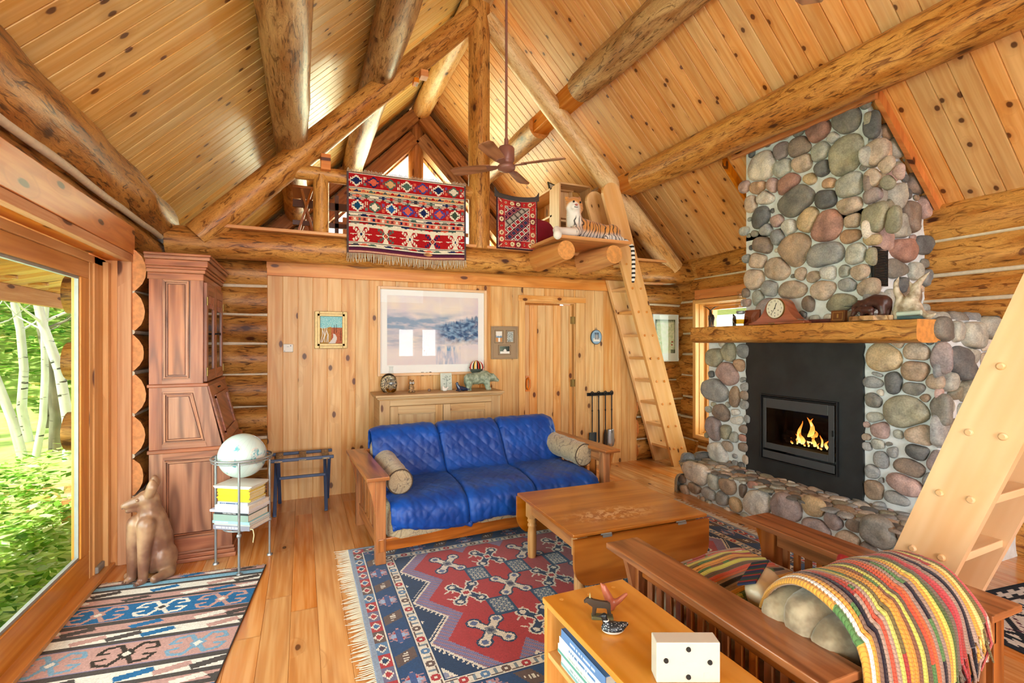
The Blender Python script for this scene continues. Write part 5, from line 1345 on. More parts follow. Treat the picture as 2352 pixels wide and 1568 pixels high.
# ---- fire tools on an iron rack
rk = thing('tool_rack', 'black iron rack with hooks for fire tools on the board wall', 'rack', (3.48, YB-.012, .90))
mb = MB(); mb.box((-.19, -.008, -.02), (.19, .008, .02)); mk('bar', mb, M['black_metal'], rk, bevel=.003)
for x in (-.145, -.05, .05, .145):
    mb = MB(); mb.tube([(x, -.005, .0), (x, -.05, .0), (x, -.06, .02)], .006, 8); mk('hook', mb, M['black_metal'], rk)
def tool(x, label, kind):
    t = thing('fire_tool', label, 'fire tool', (3.48+x, YB-.058, .90), 0, 'fire tools on the wall rack')
    mb = MB()
    mb.tube([(.02*math.cos(a), 0, .012+.026*math.sin(a)) for a in np.linspace(PI/2, PI/2+2*PI, 14)], .0065, 8, cap=False)
    mb.tube([(0, 0, -.014), (0, 0, -.5)], [.0075, .0065], 10); mb.ball((0, 0, -.2), (.011, .011, .014), 10, 8)
    mk('handle', mb, M['black_metal'], t)
    mb = MB()
    if kind == 'shovel':
        mb.box((-.05, -.006, -.62), (.05, .0, -.47)); mb.box((-.05, -.025, -.62), (-.044, 0, -.47)); mb.box((.044, -.025, -.62), (.05, 0, -.47)); mb.box((-.05, -.025, -.476), (.05, 0, -.47))
        mk('blade', mb, plain('blued_steel', '#56656e', .35, .6), t, bevel=.003)
    elif kind == 'poker':
        mb.tube([(0, 0, -.5), (0, 0, -.62), (.0, -.03, -.64)], [.007, .006, .003], 8); mb.tube([(.01, 0, -.2), (.012, 0, -.6)], .004, 6); mk('tip', mb, M['black_metal'], t)
    elif kind == 'brush':
        mb.tube([(0, 0, -.45), (0, 0, -.5), (0, 0, -.66)], [.012, .02, .03], 10); mk('bristles', mb, plain('bristle', '#3a2c22', .9), t)
    else:
        n = 12; mb.grid(n, n, lambda a, b: ((a-.5)*.11*(1-.35*max(0, b-.55)), -.025*(1-(2*a-1)**2)*1.0+.02, -.64+.19*b-(.03*(1-(2*a-1)**2) if b < .02 else 0)))
        o = mk('scoop', mb, plain('galvanised', '#b9bfc2', .3, .7), t); md = o.modifiers.new('th', 'SOLIDIFY'); md.thickness = .002
tool(-.145, 'square bladed fire shovel hanging leftmost on the wall rack', 'shovel'); tool(-.05, 'thin iron poker second on the wall rack', 'poker')
tool(.05, 'hearth brush third on the wall rack', 'brush'); tool(.145, 'round grey ash scoop hanging rightmost on the wall rack', 'scoop')
# ------------------------------------------------------------------ mission sofa, quilt, bolsters
M['mission'] = wood('mission_oak', '#5a2c10', '#9e5b28', '#b87338', su=1.8, sv=30, knots=0, rough=.3, rings=.45, tint=.07, coat=.25)
g = G('swirl_upholstery'); n1 = g.noise(g.obj(), 5.5, 2, .5, 1.8); n2 = g.noise(g.obj(), 120, 2)
rg = g.ma('ABSOLUTE', g.ma('SINE', g.ma('MULTIPLY', n1, 19)))
col = g.mix(g.step(rg, .02, .38), lin('#4c3c2b'), lin('#a8946f')); col = g.mix(.3, col, g.ramp(n2, [(.35, (.3, .23, .15)), (.65, (.62, .52, .38))]))
M['swirl'] = g.end(col, .85, g.bump(n2, .3, .004), sheen=.3)
g = G('blue_quilt_cotton'); nz = g.noise(g.obj(), 5, 3); fine = g.noise(g.obj(), 60, 2)
M['quilt'] = g.end(g.mix(g.step(nz, .3, .7), lin('#073785'), lin('#0b4ca6')), .42, g.bump(fine, .25, .004), sheen=.05, spec=.35)
SO = V((.50, 3.48, 0)); SA = math.radians(3.0)
sofa = thing('sofa', 'mission oak sofa with broad flat arms and patterned cushions', 'sofa', SO, SA)
W_ = 1.92   # inside length between arms
def post(x, y, top=.605):
    mb = MB(); mb.box((x-.035, y-.03, .012 if y < .5 else 0), (x+.035, y+.035, top), grain=2); return mb
for sx, x in ((-1, 0.0), (1, W_)):
    m_ = post(x, .04); m_.box((x-.022, .0, .1), (x+.022, .02, .19), grain=2); mk('leg', m_, M['mission'], sofa, bevel=.004)
    mk('leg', post(x, .90), M['mission'], sofa, bevel=.004)
    mb = MB(); mb.box((x-.105 if sx < 0 else x-.05, -.045, .605), (x+.05 if sx < 0 else x+.105, .97, .632), grain=1); mk('armrest', mb, M['mission'], sofa, bevel=.004)
    mb = MB(); mb.box((x-.014, .07, .51), (x+.014, .87, .605), grain=1); mb.box((x-.014, .07, .1), (x+.014, .87, .19), grain=1); mk('arm_rail', mb, M['mission'], sofa, bevel=.003)
    for k in range(5):
        y = .17+k*.145; mb = MB(); mb.box((x-.009, y, .19), (x+.009, y+.085, .51), grain=2); mk('slat', mb, M['mission'], sofa, bevel=.002)
    for y in (.04, .88):
        mb = MB(); xo = x+sx*.035
        poly = [(xo, .605), (xo+sx*.062, .605), (xo+sx*.05, .56), (xo+sx*.028, .5), (xo+sx*.012, .42), (xo, .34)]
        mb.prism(poly, y-.012, y+.012, 'xz'); mk('corbel', mb, M['mission'], sofa, bevel=.002)
mb = MB(); mb.box((.03, .022, .095), (W_-.03, .05, .185), grain=0); mk('front_rail', mb, M['mission'], sofa, bevel=.004)
mb = MB(); mb.box((.03, .88, .095), (W_-.03, .91, .185), grain=0); mb.box((.03, .88, .55), (W_-.03, .91, .64), grain=0); mk('back_rail', mb, M['mission'], sofa, bevel=.004)
for k in range(16):
    x = .1+k*.115; mb = MB(); mb.box((x, .885, .185), (x+.05, .905, .55), grain=2); mk('slat', mb, M['mission'], sofa, bevel=.002)
mb = MB(); mb.box((.03, .05, .12), (W_-.03, .88, .15)); mk('seat_deck', mb, M['rough_sawn'], sofa)
for k in range(3):
    mb = MB(); w3 = (W_-.09)/3; mb.cushion((.045+w3*(k+.5), .36, .265), (w3-.006, .70, .25), 14, .25, seed=k); mk('seat_cushion', mb, M['swirl'], sofa)
for k in range(3):
    w3 = (W_-.13)/3; mb = MB(); mb.cushion((.065+w3*(k+.5), .80, .57), (w3-.006, .14, .38), 14, .3, rot=Matrix.Rotation(-.16, 3, 'X'), seed=k+9); mk('back_cushion', mb, M['swirl'], sofa)
# quilt draped over seat and back
def poly_at(P, s):
    for i in range(len(P)-1):
        L = (P[i+1]-P[i]).length
        if s <= L or i == len(P)-2: return P[i].lerp(P[i+1], s/L)
        s -= L
path = [V((0, y, z)) for y, z in ((.915, .50), (.925, .62), (.93, .74), (.915, .795), (.87, .815), (.81, .805), (.765, .77), (.735, .70), (.70, .60), (.66, .50), (.625, .445), (.58, .425), (.50, .43), (.36, .435), (.2, .432), (.09, .42), (.03, .395), (.0, .35), (-.012, .29), (-.008, .24), (.0, .21))]
# smooth the path
for _ in range(2):
    q = [path[0]]
    for i in range(len(path)-1): q += [path[i].lerp(path[i+1], .25), path[i].lerp(path[i+1], .75)]
    path = q+[path[-1]]
cum = [0]
for i in range(len(path)-1): cum.append(cum[-1]+(path[i+1]-path[i]).length)
PL = cum[-1]
def pathpt(s):
    s = max(0, min(PL-1e-6, s)); import bisect
    i = min(len(path)-2, bisect.bisect_right(cum, s)-1); t = (s-cum[i])/max(1e-9, cum[i+1]-cum[i])
    p = path[i].lerp(path[i+1], t); d = (path[min(i+2, len(path)-1)]-path[max(0, i-1)]).normalized()
    return p, V((0, d.z, -d.y))
x0, x1 = .075, W_-.085
s_back = PL*.42
def quilt(a, b):
    s = b*PL; x = x0+(x1-x0)*a
    p, nr = pathpt(s)
    nr = V((0, nr.y, nr.z))
    if nr.z < -.2 and p.y < .9: nr = -nr
    # cushion joints at thirds
    fr_ = abs(((a*3+.03*math.sin(b*9)) % 1)-.5)*2; joint = max(0, (fr_-.86)/.14) if .12 < a < .88 else 0
    h = -.035*joint**2
    u, w = x, s
    d1 = abs(((u+w)/.115) % 1-.5)*2; d2 = abs(((u-w)/.115) % 1-.5)*2
    puff = min(1, (1-max(d1, d2))*3.2)
    h += .0035*puff
    h += .006*noise.noise(V((x*5, s*3, 0)))+.006*noise.noise(V((x*22, s*11, 4)))
    if b > .78: h += .010*noise.noise(V((x*26, s*5, 2)))*(b-.78)/.22
    # outer ends sag round the cushions, front hem hangs in a curve at the left
    e = min(a, 1-a)/.06
    if e < 1: h -= .03*(1-e)**2
    q = p+nr*(h+.012)
    z = q.z
    if b > .8: z += (b-.8)/.2*(.05*max(0, 1-a/.12)+.03*max(0, (a-.85)/.15)-.012+.012*math.sin(a*17))
    q.z = z; q.x = x
    if b < .3: q.z -= .012*math.sin(a*PI*3)**2*0+.02*joint
    return q
mb = MB(); mb.grid(210, 170, quilt)
qo = mk('quilt', mb, M['quilt'], label='bright blue diamond-stitched quilt covering the sofa seat and back', cat='quilt', loc=SO, rot=(0, 0, SA))
md = qo.modifiers.new('th', 'SOLIDIFY'); md.thickness = .012; md.offset = -1
# bolsters
def bolster(a, b, r, label):
    a, b = V(a), V(b); d = (b-a).normalized(); L = (b-a).length
    t = thing('bolster', label, 'cushion', a, 0, 'bolsters on the sofa')
    mb = MB(); n = 14
    prof = [(0, .02), (r*.5, .006), (r*.82, .004), (r*.95, .012), (r, .03)]
    pts = []; rad = []
    for q, h in prof[1:]: pts.append(d*h); rad.append(q)
    for i in range(1, 12): pts.append(d*(.03+(L-.06)*i/12)); rad.append(r*(1+.04*math.sin(i*1.9)))
    for q, h in prof[:0:-1]: pts.append(d*(L-h)); rad.append(q)
    mb.tube(pts, rad, 26, wob=.025, seed=a.x*5); mk('cover', mb, M['swirl'], t)
    x = d.orthogonal().normalized(); y = d.cross(x)
    for h in (.014, L-.014):
        mb = MB(); mb.tube([d*h+(x*math.cos(q)+y*math.sin(q))*r*.975 for q in np.linspace(0, 2*PI, 30)], .005, 6, cap=False); mk('piping', mb, plain('dark_piping', '#4a3a2c', .8), t)
bolster((.655, 3.60, .537), (.63, 4.24, .565), .092, 'patterned bolster cushion at the left arm of the blue covered sofa')
bolster((2.325, 3.79, .545), (2.245, 4.40, .58), .10, 'patterned bolster cushion at the right arm of the blue covered sofa')
# ------------------------------------------------------------------ drop-leaf table
M['tablewood'] = wood('worn_table_pine', '#6b3410', '#a35f22', '#b97634', su=1.0, sv=14, knots=.12, ks=(1.2, 4), kr=.1, rough=.3, rings=.25, tint=.05, coat=.2, blotch=.25)
g = G('worn_table_top'); u0, v, _ = g.sep(g.uv()); lv = g.ma('FRACT', v); o_ = g.obj()
streak = g.noise(g.comb(g.ma('MULTIPLY', u0, 1.2), g.ma('MULTIPLY', lv, 16)), 1, 2, .6, d2=True)
bl = g.noise(o_, 3.5, 3)
col = g.mix(g.step(streak, .3, .7), lin('#a05a1a'), lin('#bd7a2f')); col = g.mix(g.ma('MULTIPLY', g.step(bl, .45, .7), .45), col, lin('#8a4a18'))
d_ = g.n('VectorMath', [g.n('VectorMath', [o_, (-.08, -.2, 0)], operation='SUBTRACT'), (1, 2.6, 0)], operation='MULTIPLY')
dist = g.n('VectorMath', [d_], out=1, operation='LENGTH')
wear = g.ma('MULTIPLY', g.step(dist, .42, .08), g.step(g.noise(o_, 26, 4, .7, .6), .5, .56))
col = g.mix(g.ma('MULTIPLY', wear, .8), col, lin('#e0b98f'))
M['tabletop'] = g.end(col, .28, coat=.2)
M['turned'] = wood('turned_leg', '#8a5524', '#c08d56', '#d3a56f', su=2, sv=20, knots=0, rough=.45, rings=.3, tint=.05)
TB = thing('drop_leaf_table', 'worn pine drop-leaf coffee table with turned legs and hanging rounded leaves', 'table', (1.91, 2.845, .011), math.radians(-1.6))
hw, hd = .485, .425
mb = MB(); mb.box((-hw, -hd, .425), (hw, hd, .447), grain=0); mk('top', mb, M['tabletop'], TB, bevel=.006, label='scuffed table top')
mb = MB()
for s in (-1, 1):
    mb.box((-hw+.09, s*(hd-.075)-.011, .31), (hw-.09, s*(hd-.075)+.011, .425), grain=0); mb.box((s*(hw-.08)-.011, -hd+.09, .31), (s*(hw-.08)+.011, hd-.09, .425), grain=1)
mk('apron', mb, M['tablewood'], TB, bevel=.003)
for sx in (-1, 1):
    for sy in (-1, 1):
        mb = MB(); x, y = sx*(hw-.085), sy*(hd-.08)
        mb.box((x-.034, y-.034, .285), (x+.034, y+.034, .425), grain=2)
        mb.lathe([(.027, 0), (.031, .02), (.033, .12), (.031, .19), (.026, .215), (.033, .224), (.033, .236), (.025, .245), (.035, .262), (.03, .275), (.034, .285)], 22, (x, y, 0))
        mk('leg', mb, M['turned'], TB)
def leafshape(sy):
    pts = [(-hw, .42), (-hw, .3)]
    for k in range(9):
        a = k/8*PI/2; pts.append((-hw+.10*(1-math.cos(a))+.0, .28-.13*math.sin(a)))
    for k in range(8, -1, -1):
        a = k/8*PI/2; pts.append((hw-.10*(1-math.cos(a)), .28-.13*math.sin(a)))
    pts += [(hw, .3), (hw, .42)]
    mb = MB(); y = sy*(hd+.006); mb.prism(pts, y-.009, y+.011, 'xz')
    l = mk('leaf', mb, M['tablewood'], TB, bevel=.004)
    for x in (-.27, .27):
        m2 = MB(); m2.box((x-.03, y-.0125*(1 if sy < 0 else -1)-.003, .414), (x+.03, y-.0125*(1 if sy < 0 else -1)+.003, .428)); m2.tube([(x-.035, y, .428), (x+.035, y, .428)], .005, 8); mk('hinge', m2, M['steel'], l)
leafshape(-1); leafshape(1)

# ------------------------------------------------------------------ mission armchair
M['cherry'] = wood('armchair_oak', '#4b210c', '#92501f', '#ad672e', su=1.5, sv=24, knots=0, rough=.25, rings=.5, tint=.06, coat=.35)
AC = thing('armchair', 'mission oak armchair with slatted sides and beige cushions seen from behind', 'armchair', (1.86, 1.45, 0))
def ax(mb, a, b, **k): mb.box((a[0]-1.86, a[1]-1.45, a[2]), (b[0]-1.86, b[1]-1.45, b[2]), **k)
YB0, YF = .935, 1.90
for s, xa, xb, xp in ((-1, 1.325, 1.505, 1.43), (1, 2.20, 2.40, 2.29)):
    mb = MB(); ax(mb, (xa, YB0-.02, .575), (xb, 1.975, .602), grain=1); mk('armrest', mb, M['cherry'], AC, bevel=.004)
    for y in (1.86, .975):
        mb = MB(); ax(mb, (xp-.035, y-.04, 0), (xp+.035, y+.04, .575), grain=2); mk('leg', mb, M['cherry'], AC, bevel=.004)
    mb = MB(); ax(mb, (xp-.016, 1.0, .49), (xp+.016, 1.82, .575), grain=1); ax(mb, (xp-.016, 1.0, .12), (xp+.016, 1.82, .2), grain=1); mk('side_rail', mb, M['cherry'], AC, bevel=.003)
    for k in range(13):
        y = 1.035+k*.0605; mb = MB(); ax(mb, (xp-.009, y, .2), (xp+.009, y+.03, .49), grain=2); mk('slat', mb, M['cherry'], AC, bevel=.002)
    mb = MB(); mb.prism([(1.86+.04-1.45, .575), (1.86+.10-1.45, .575), (1.86+.085-1.45, .54), (1.86+.06-1.45, .46), (1.86+.045-1.45, .40), (1.86+.04-1.45, .36)], xp-.016-1.86, xp+.016-1.86, 'yz'); mk('corbel', mb, M['cherry'], AC, bevel=.002)
    mb = MB(); xo = xp+s*.035-1.86
    mb.prism([(xo, .575), (xo+s*.05, .575), (xo+s*.035, .53), (xo+s*.015, .45), (xo, .40)], 1.845-1.45, 1.875-1.45, 'xz'); mk('corbel', mb, M['cherry'], AC, bevel=.002)
mb = MB(); ax(mb, (1.45, 1.84, .16), (2.27, 1.875, .26), grain=0); mk('front_rail', mb, M['cherry'], AC, bevel=.003)
mb = MB(); ax(mb, (1.45, .95, .16), (2.27, .985, .26), grain=0); ax(mb, (1.45, .935, .48), (2.27, .965, .57), grain=0); mk('back_rail', mb, M['cherry'], AC, bevel=.003)
for k in range(9):
    x = 1.5+k*.085; mb = MB(); ax(mb, (x, .942, .26), (x+.04, .957, .5), grain=2); mk('back_slat', mb, M['cherry'], AC, bevel=.002)
g = G('beige_velvet'); n1 = g.noise(g.obj(), 14, 3); n2 = g.noise(g.obj(), 90, 2)
M['velvet'] = g.end(g.mix(g.step(n1, .32, .68), lin('#84735a'), lin('#b9a98c')), .8, g.bump(n2, .25, .004), sheen=.5)
mb = MB(); mb.cushion((0, .06, .34), (.78, .78, .2), 16, .25, seed=3); mk('seat_cushion', mb, M['velvet'], AC)
# segmented back cushion, leaning, its left end shows three channels
mb = MB()
for k, (y, z, ry, rz) in enumerate([(-.232, .575, .065, .115), (-.325, .612, .068, .122), (-.412, .575, .062, .12), (-.35, .45, .10, .1)]):
    T = Matrix.Translation((0, y, z))
    mb.cushion((.02, y, z), (.80, ry*2.1, rz*2.0), 16, .5, seed=k, wob=.014)
mk('back_cushion', mb, M['velvet'], AC)

# striped crochet throw over the back, and a second fold on the seat
STR = ['#e8a41c', '#f2efe6', '#e8a41c', '#8a6a58', '#2c2330', '#b99a86', '#d9512c', '#b99a86', '#d7d45a', '#7c6a3a', '#e8a41c', '#e39a1a', '#8d5a3c', '#d7d84e', '#6f5c46', '#d84a1e', '#e0641e', '#a98a78', '#2b2430', '#a98a78', '#eba61d', '#ddd94e', '#5a6a3a', '#7c6a58', '#c22f38', '#d8434a', '#a98a78', '#2b2430', '#b99a86', '#eba61d', '#e6dd7a', '#7c6a3a', '#cf5350', '#e8dccb', '#caa58f', '#e8b23a']
def stripe(t, s, r=random.Random(5)):
    i = int(t*len(STR)*.999); c = hx(STR[i])
    v = noise.noise(V((i*3.7, s*5, 1)))
    if v > .32 and i % 3 == 0: c = hx('#5c8a4a')
    elif v < -.36 and i % 4 == 1: c = hx('#b5322c')
    elif v > .38 and i % 5 == 2: c = hx('#e9e2d6')
    f = (t*len(STR)) % 1
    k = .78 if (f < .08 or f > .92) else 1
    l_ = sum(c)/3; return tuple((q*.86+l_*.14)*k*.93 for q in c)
g = G('crochet_wool'); at = g.n('Attribute', attribute_name='col'); u_, v_, _ = g.sep(g.uv())
rw = g.ma('ABSOLUTE', g.ma('SINE', g.ma('MULTIPLY', u_, PI*len(STR)*2))); sx_ = g.ma('ABSOLUTE', g.ma('SINE', g.ma('MULTIPLY_ADD', v_, 250, g.ma('MULTIPLY', rw, 1.4))))
hgt = g.ma('MULTIPLY', g.ma('POWER', rw, .5), g.ma('POWER', sx_, .5)); fz = g.noise(g.obj(), 140, 2)
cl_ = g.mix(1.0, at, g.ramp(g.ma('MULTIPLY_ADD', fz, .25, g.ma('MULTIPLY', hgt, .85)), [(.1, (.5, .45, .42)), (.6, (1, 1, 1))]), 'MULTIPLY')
M['crochet'] = g.end(cl_, .95, g.bump(hgt, .5, .006), spec=.1, sheen=.3)
# cross-section of the back (y, z) from the front of the cushion over the top and down behind
prof = [V((0, y, z)) for y, z in ((1.285, .54), (1.275, .60), (1.245, .67), (1.20, .725), (1.13, .758), (1.05, .762), (.985, .74), (.94, .69), (.912, .63), (.90, .55), (.895, .46), (.893, .36), (.89, .26))]
for _ in range(2):
    q = [prof[0]]
    for i in range(len(prof)-1): q += [prof[i].lerp(prof[i+1], .25), prof[i].lerp(prof[i+1], .75)]
    prof = q+[prof[-1]]
pc_ = [0]
for i in range(len(prof)-1): pc_.append(pc_[-1]+(prof[i+1]-prof[i]).length)
def ppt(s):
    import bisect
    s = max(0, min(pc_[-1]-1e-6, s)); i = min(len(prof)-2, bisect.bisect_right(pc_, s)-1)
    t = (s-pc_[i])/max(1e-9, pc_[i+1]-pc_[i]); return prof[i].lerp(prof[i+1], t)
def throw(a, b):
    # a runs across the stripes (left to right of the chair), b runs from front to back
    sk = .10*(1-a)
    s = pc_[-1]*b*(1-.45*a**1.3)
    p = ppt(s).copy()
    x = 1.515+.62*a
    bulge = math.sin(PI*a)**.5*.015
    p.x = x - .06*b*(1-a) + .05*max(0, b-.5)*a
    p.y += .018*noise.noise(V((a*4, b*4, 0)))
    rib = .006*math.cos(a*len(STR)*2*PI)*-1
    p.z += bulge + .014*noise.noise(V((a*5, b*5, 3))) + rib*(1 if .1 < b < .6 else .2)
    if b > .55: p.y -= rib + .02*abs(math.sin(a*9))*(b-.55) + .012
    if a > .9: p.z -= (a-.9)*.9*(.5+b*.4); p.x += 0
    return p
th_ = thing('crochet_throw', 'multicoloured striped crochet throw draped over the armchair back', 'blanket', (0, 0, 0))
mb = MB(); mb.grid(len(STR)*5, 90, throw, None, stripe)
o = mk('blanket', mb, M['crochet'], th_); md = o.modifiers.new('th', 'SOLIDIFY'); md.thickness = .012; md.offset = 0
mb = MB(); r_ = random.Random(3)
for k in range(70):
    a = k/69; p = throw(a, 1.0); mb.c = stripe(min(.999, a), 1)
    L = r_.uniform(.09, .17); q = [p, p+V((r_.uniform(-.02, .02), -.012, -L*.5)), p+V((r_.uniform(-.04, .04), r_.uniform(-.02, .01), -L))]
    mb.tube(q, [.005, .005, .003], 5)
mk('fringe', mb, M['crochet'], th_, kind='stuff')
def seatfold(a, b):
    x = 1.60+.52*b; y = 1.885-.40*a
    z = .452+.06*(math.sin(PI*min(1, .12+a*.9))**.6)*math.sin(PI*min(1, .15+b*.8))**.5+.008*noise.noise(V((a*4, b*4, 7)))
    if a < .06: z -= (.06-a)*1.6
    z += .0045*math.cos(a*16*2*PI)
    return V((x, y+.05*b, z))
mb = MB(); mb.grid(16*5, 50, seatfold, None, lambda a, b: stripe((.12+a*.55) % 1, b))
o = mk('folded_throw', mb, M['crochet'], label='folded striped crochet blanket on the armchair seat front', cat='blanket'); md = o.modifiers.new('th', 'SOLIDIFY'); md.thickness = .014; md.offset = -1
t = thing('throw_pillow', 'pale satin pillow with tartan edge tucked in the armchair', 'pillow', (1.70, 1.39, .54))
mb = MB(); mb.cushion((0, 0, 0), (.26, .10, .22), 14, .55, rot=Matrix.Rotation(.5, 3, 'Z') @ Matrix.Rotation(-.55, 3, 'X'), seed=4, wob=.02); mk('pillow', mb, plain('champagne_satin', '#c9b797', .3, spec=.6, var=.1), t)
mb = MB(); R = Matrix.Rotation(.5, 3, 'Z') @ Matrix.Rotation(-.55, 3, 'X')
for i in range(16):
    mb.c = hx(['#2b3350', '#8e2f2c', '#2f4a3a', '#2b3350'][i % 4]); q = [R @ V((-.12+.015*i, -.03, .102)), R @ V((-.105+.015*i, -.03, .102)), R @ V((-.105+.015*i, .04, .112)), R @ V((-.12+.015*i, .04, .112))]
    mb.add(q, [(0, 1, 2, 3)])
o = mk('tartan_edge', mb, flatcol('tartan', .9), t); md = o.modifiers.new('th', 'SOLIDIFY'); md.thickness = .006
mb = MB(); mb.cushion((0, 0, 0), (.2, .06, .07), 10, .6, rot=Matrix.Rotation(.6, 3, 'Z'), seed=5)
o = mk('red_cloth', mb, plain('red_wool', '#a8262c', .9), loc=(2.09, 1.35, .60)); o['label'] = 'scrap of red wool cloth against the right side of the armchair'; o['category'] = 'cloth'

# ------------------------------------------------------------------ low bookcase, its books and figurines
M['bookpine'] = wood('bookcase_pine', '#a05f22', '#d3903f', '#e2a659', su=1.0, sv=12, knots=.22, ks=(1.6, 3.5), kr=.12, rough=.3, rings=.2, tint=.05, coat=.15, blotch=.2)
bc = thing('bookcase', 'low open pine bookcase beside the slatted armchair', 'bookcase', (1.06, 1.2, 0))
def bb(mb, a, b, **k): mb.box((a[0]-1.06, a[1]-1.2, a[2]), (b[0]-1.06, b[1]-1.2, b[2]), **k)
mb = MB(); bb(mb, (.868, .55, .527), (1.248, 1.735, .55), grain=1); mk('top', mb, M['bookpine'], bc, bevel=.003)
for y in (1.712, .552):
    mb = MB(); bb(mb, (.875, y-.002, 0), (1.245, y+.02, .527), grain=2); mk('side', mb, M['jamb'], bc, bevel=.002)
mb = MB(); bb(mb, (.88, .57, .325), (1.23, 1.71, .345), grain=1); bb(mb, (.88, .57, .05), (1.23, 1.71, .07), grain=1); mk('shelf', mb, M['jamb'], bc, bevel=.002)
mb = MB(); bb(mb, (1.232, .57, .02), (1.246, 1.71, .527), grain=1); mk('back', mb, M['jamb'], bc)
mb = MB()
for x, y in ((.93, 1.69), (1.05, 1.68), (1.17, 1.69)): mb.tube([(x-1.06, y-1.2, .548), (x-1.06, y-1.2, .5508)], .008, 12)
mk('screw_plug', mb, M['bookpine'], bc)
def spine_book(z, th, L, d, cov, label, y1, x=.89, title=None, tcol='#30344a', band=None):
    t = thing('book', label, 'book', (x, y1-L/2, z), 0, 'books stacked in the low bookcase')
    mb = MB(); mb.box((0, -L/2, 0), (d, L/2, .003)); mb.box((0, -L/2, th-.003), (d, L/2, th)); mb.box((-.001, -L/2, 0), (.004, L/2, th)); mk('cover', mb, cov, t, bevel=.001)
    mb = MB(); mb.box((.004, -L/2+.004, .003), (d-.004, L/2-.004, th-.003)); mk('pages', mb, paper, t)
    if band:
        mb = MB(); mb.box((-.0018, -L/2, th*.12), (-.0008, L/2, th*.42)); mk('spine_band', mb, pc(band), t)
    if title:
        mb = MB(); r5 = random.Random(len(label)); y = -L*.3; zc = th*.68 if band else th*.5
        while y < L*.25:
            q = r5.uniform(.004, .009); mb.box((-.0024, y, zc-.004), (-.0009, y+q, zc+.004)); y += q+r5.choice((.002, .002, .007))
        mk('lettering', mb, plain('book_ink', tcol, .6), t)
    return z+th
z = .346
z = spine_book(z, .036, .30, .21, pc('#eceff0'), 'white book at the bottom of the stack in the low bookcase', 1.62, band='#7fb0b4', title=1, tcol='#9fb4ba')
z = spine_book(z, .034, .33, .22, pc('#f3f3f1'), 'white and teal book second from the bottom in the low bookcase', 1.645, band='#5fa096', title=1, tcol='#b9c4c4')
z = spine_book(z, .032, .31, .20, pc('#f0f2f4'), 'white book with a blue emblem in the middle of the low bookcase', 1.635, title=1, tcol='#5a86b8')
z = spine_book(z, .034, .29, .19, pc('#5d86bd'), 'blue book with white lettering near the top of the bookcase stack', 1.62, title=1, tcol='#c9d8ee')
z = spine_book(z, .02, .23, .18, pc('#2f312e'), 'dark photo covered book lying on top of the bookcase stack', 1.57, x=.91)
zz_ = spine_book(.346, .045, .26, .2, pc('#e9ebea'), 'pale book in the nearer stack of the low bookcase', 1.29, title=1, tcol='#9aa4ac')
zz_ = spine_book(zz_, .05, .25, .2, pc('#6f93c4'), 'blue book with thick pages in the nearer stack of the bookcase', 1.30, title=1, tcol='#c9d8ee')
spine_book(.071, .12, .3, .2, pc('#f0d8dc'), 'pale pink box file on the bottom shelf of the bookcase', 1.66)
# figurines
t = thing('moose_figurine', 'flat dark wooden moose figurine on a small base on the bookcase', 'figurine', (1.0, 1.515, .55), -.5)
mb = MB(); sc = 1.0
out = [(-.036, .012), (-.034, .042), (-.046, .05), (-.056, .058), (-.062, .055), (-.066, .06), (-.055, .072), (-.046, .074), (-.03, .068), (-.005, .064), (.02, .062), (.03, .055), (.031, .03), (.034, .012), (.027, .012), (.022, .036), (.01, .04), (-.018, .04), (-.024, .035), (-.027, .012)]
mb.prism(out, -.006, .006, 'xz'); mb.prism([(-.03, .012), (-.023, .012), (-.018, .04), (-.026, .04)], .0, .012, 'xz'); mb.prism([(.02, .012), (.027, .012), (.024, .04), (.016, .04)], .0, .012, 'xz')
mk('body', mb, plain('dark_walnut', '#3f3228', .45), t, bevel=.002)
mb = MB(); mb.prism([(-.048, .068), (-.04, .068), (-.043, .092)], -.002, .003, 'xz'); mk('antler', mb, plain('olive_horn', '#a39a68', .5), t)
mb = MB(); mb.box((-.038, -.014, .0), (.04, .016, .011)); mk('base', mb, plain('mossy_base', '#5d5a3a', .6), t, bevel=.002)
t = thing('clay_whistle', 'reddish clay bird shaped whistle behind the moose on the bookcase', 'figurine', (1.06, 1.552, .55), -.5)
blob('body', [('c', [(0, 0, .02), (-.006, 0, .045), (-.02, 0, .075)], [.019, .017, .013]), ('c', [(0, 0, .018), (.03, 0, .035), (.06, 0, .062)], [.017, .011, .007]), ('b', (-.024, 0, .085), (.012, .01, .011)), ('c', [(-.03, 0, .09), (-.034, 0, .098)], [.006, .004]), ('b', (0, 0, .008), (.02, .018, .008))], plain('red_clay', '#a85a40', .35, coat=.2), .004, 4, t)
t = thing('loon_figurine', 'small black and white loon figurine on the bookcase', 'figurine', (.985, 1.425, .55), -.35)
g = G('loon_paint'); o_ = g.obj(); vz = g.t.nodes.new('ShaderNodeTexVoronoi'); vz.inputs['Scale'].default_value = 160; g.t.links.new(o_, vz.inputs['Vector'])
xx, yy, z3 = g.sep(o_); dots = g.step(vz.outputs['Distance'], .32, .22)
col = g.mix(g.ma('MULTIPLY', dots, .8), lin('#1f262c'), lin('#cfd6da')); col = g.mix(g.step(z3, .016, .012), col, lin('#e8e6df'))
col = g.mix(g.step(z3, .046, .05), col, lin('#14181c')); M['loon'] = g.end(col, .35)
blob('body', [('b', (0, 0, .018), (.042, .026, .02)), ('c', [(.03, 0, .024), (.05, 0, .03)], [.014, .006]), ('c', [(-.02, 0, .03), (-.03, 0, .05), (-.03, 0, .06)], [.014, .010, .0105]), ('c', [(-.036, 0, .06), (-.058, 0, .058)], [.006, .0025])], M['loon'], .0035, 3, t)
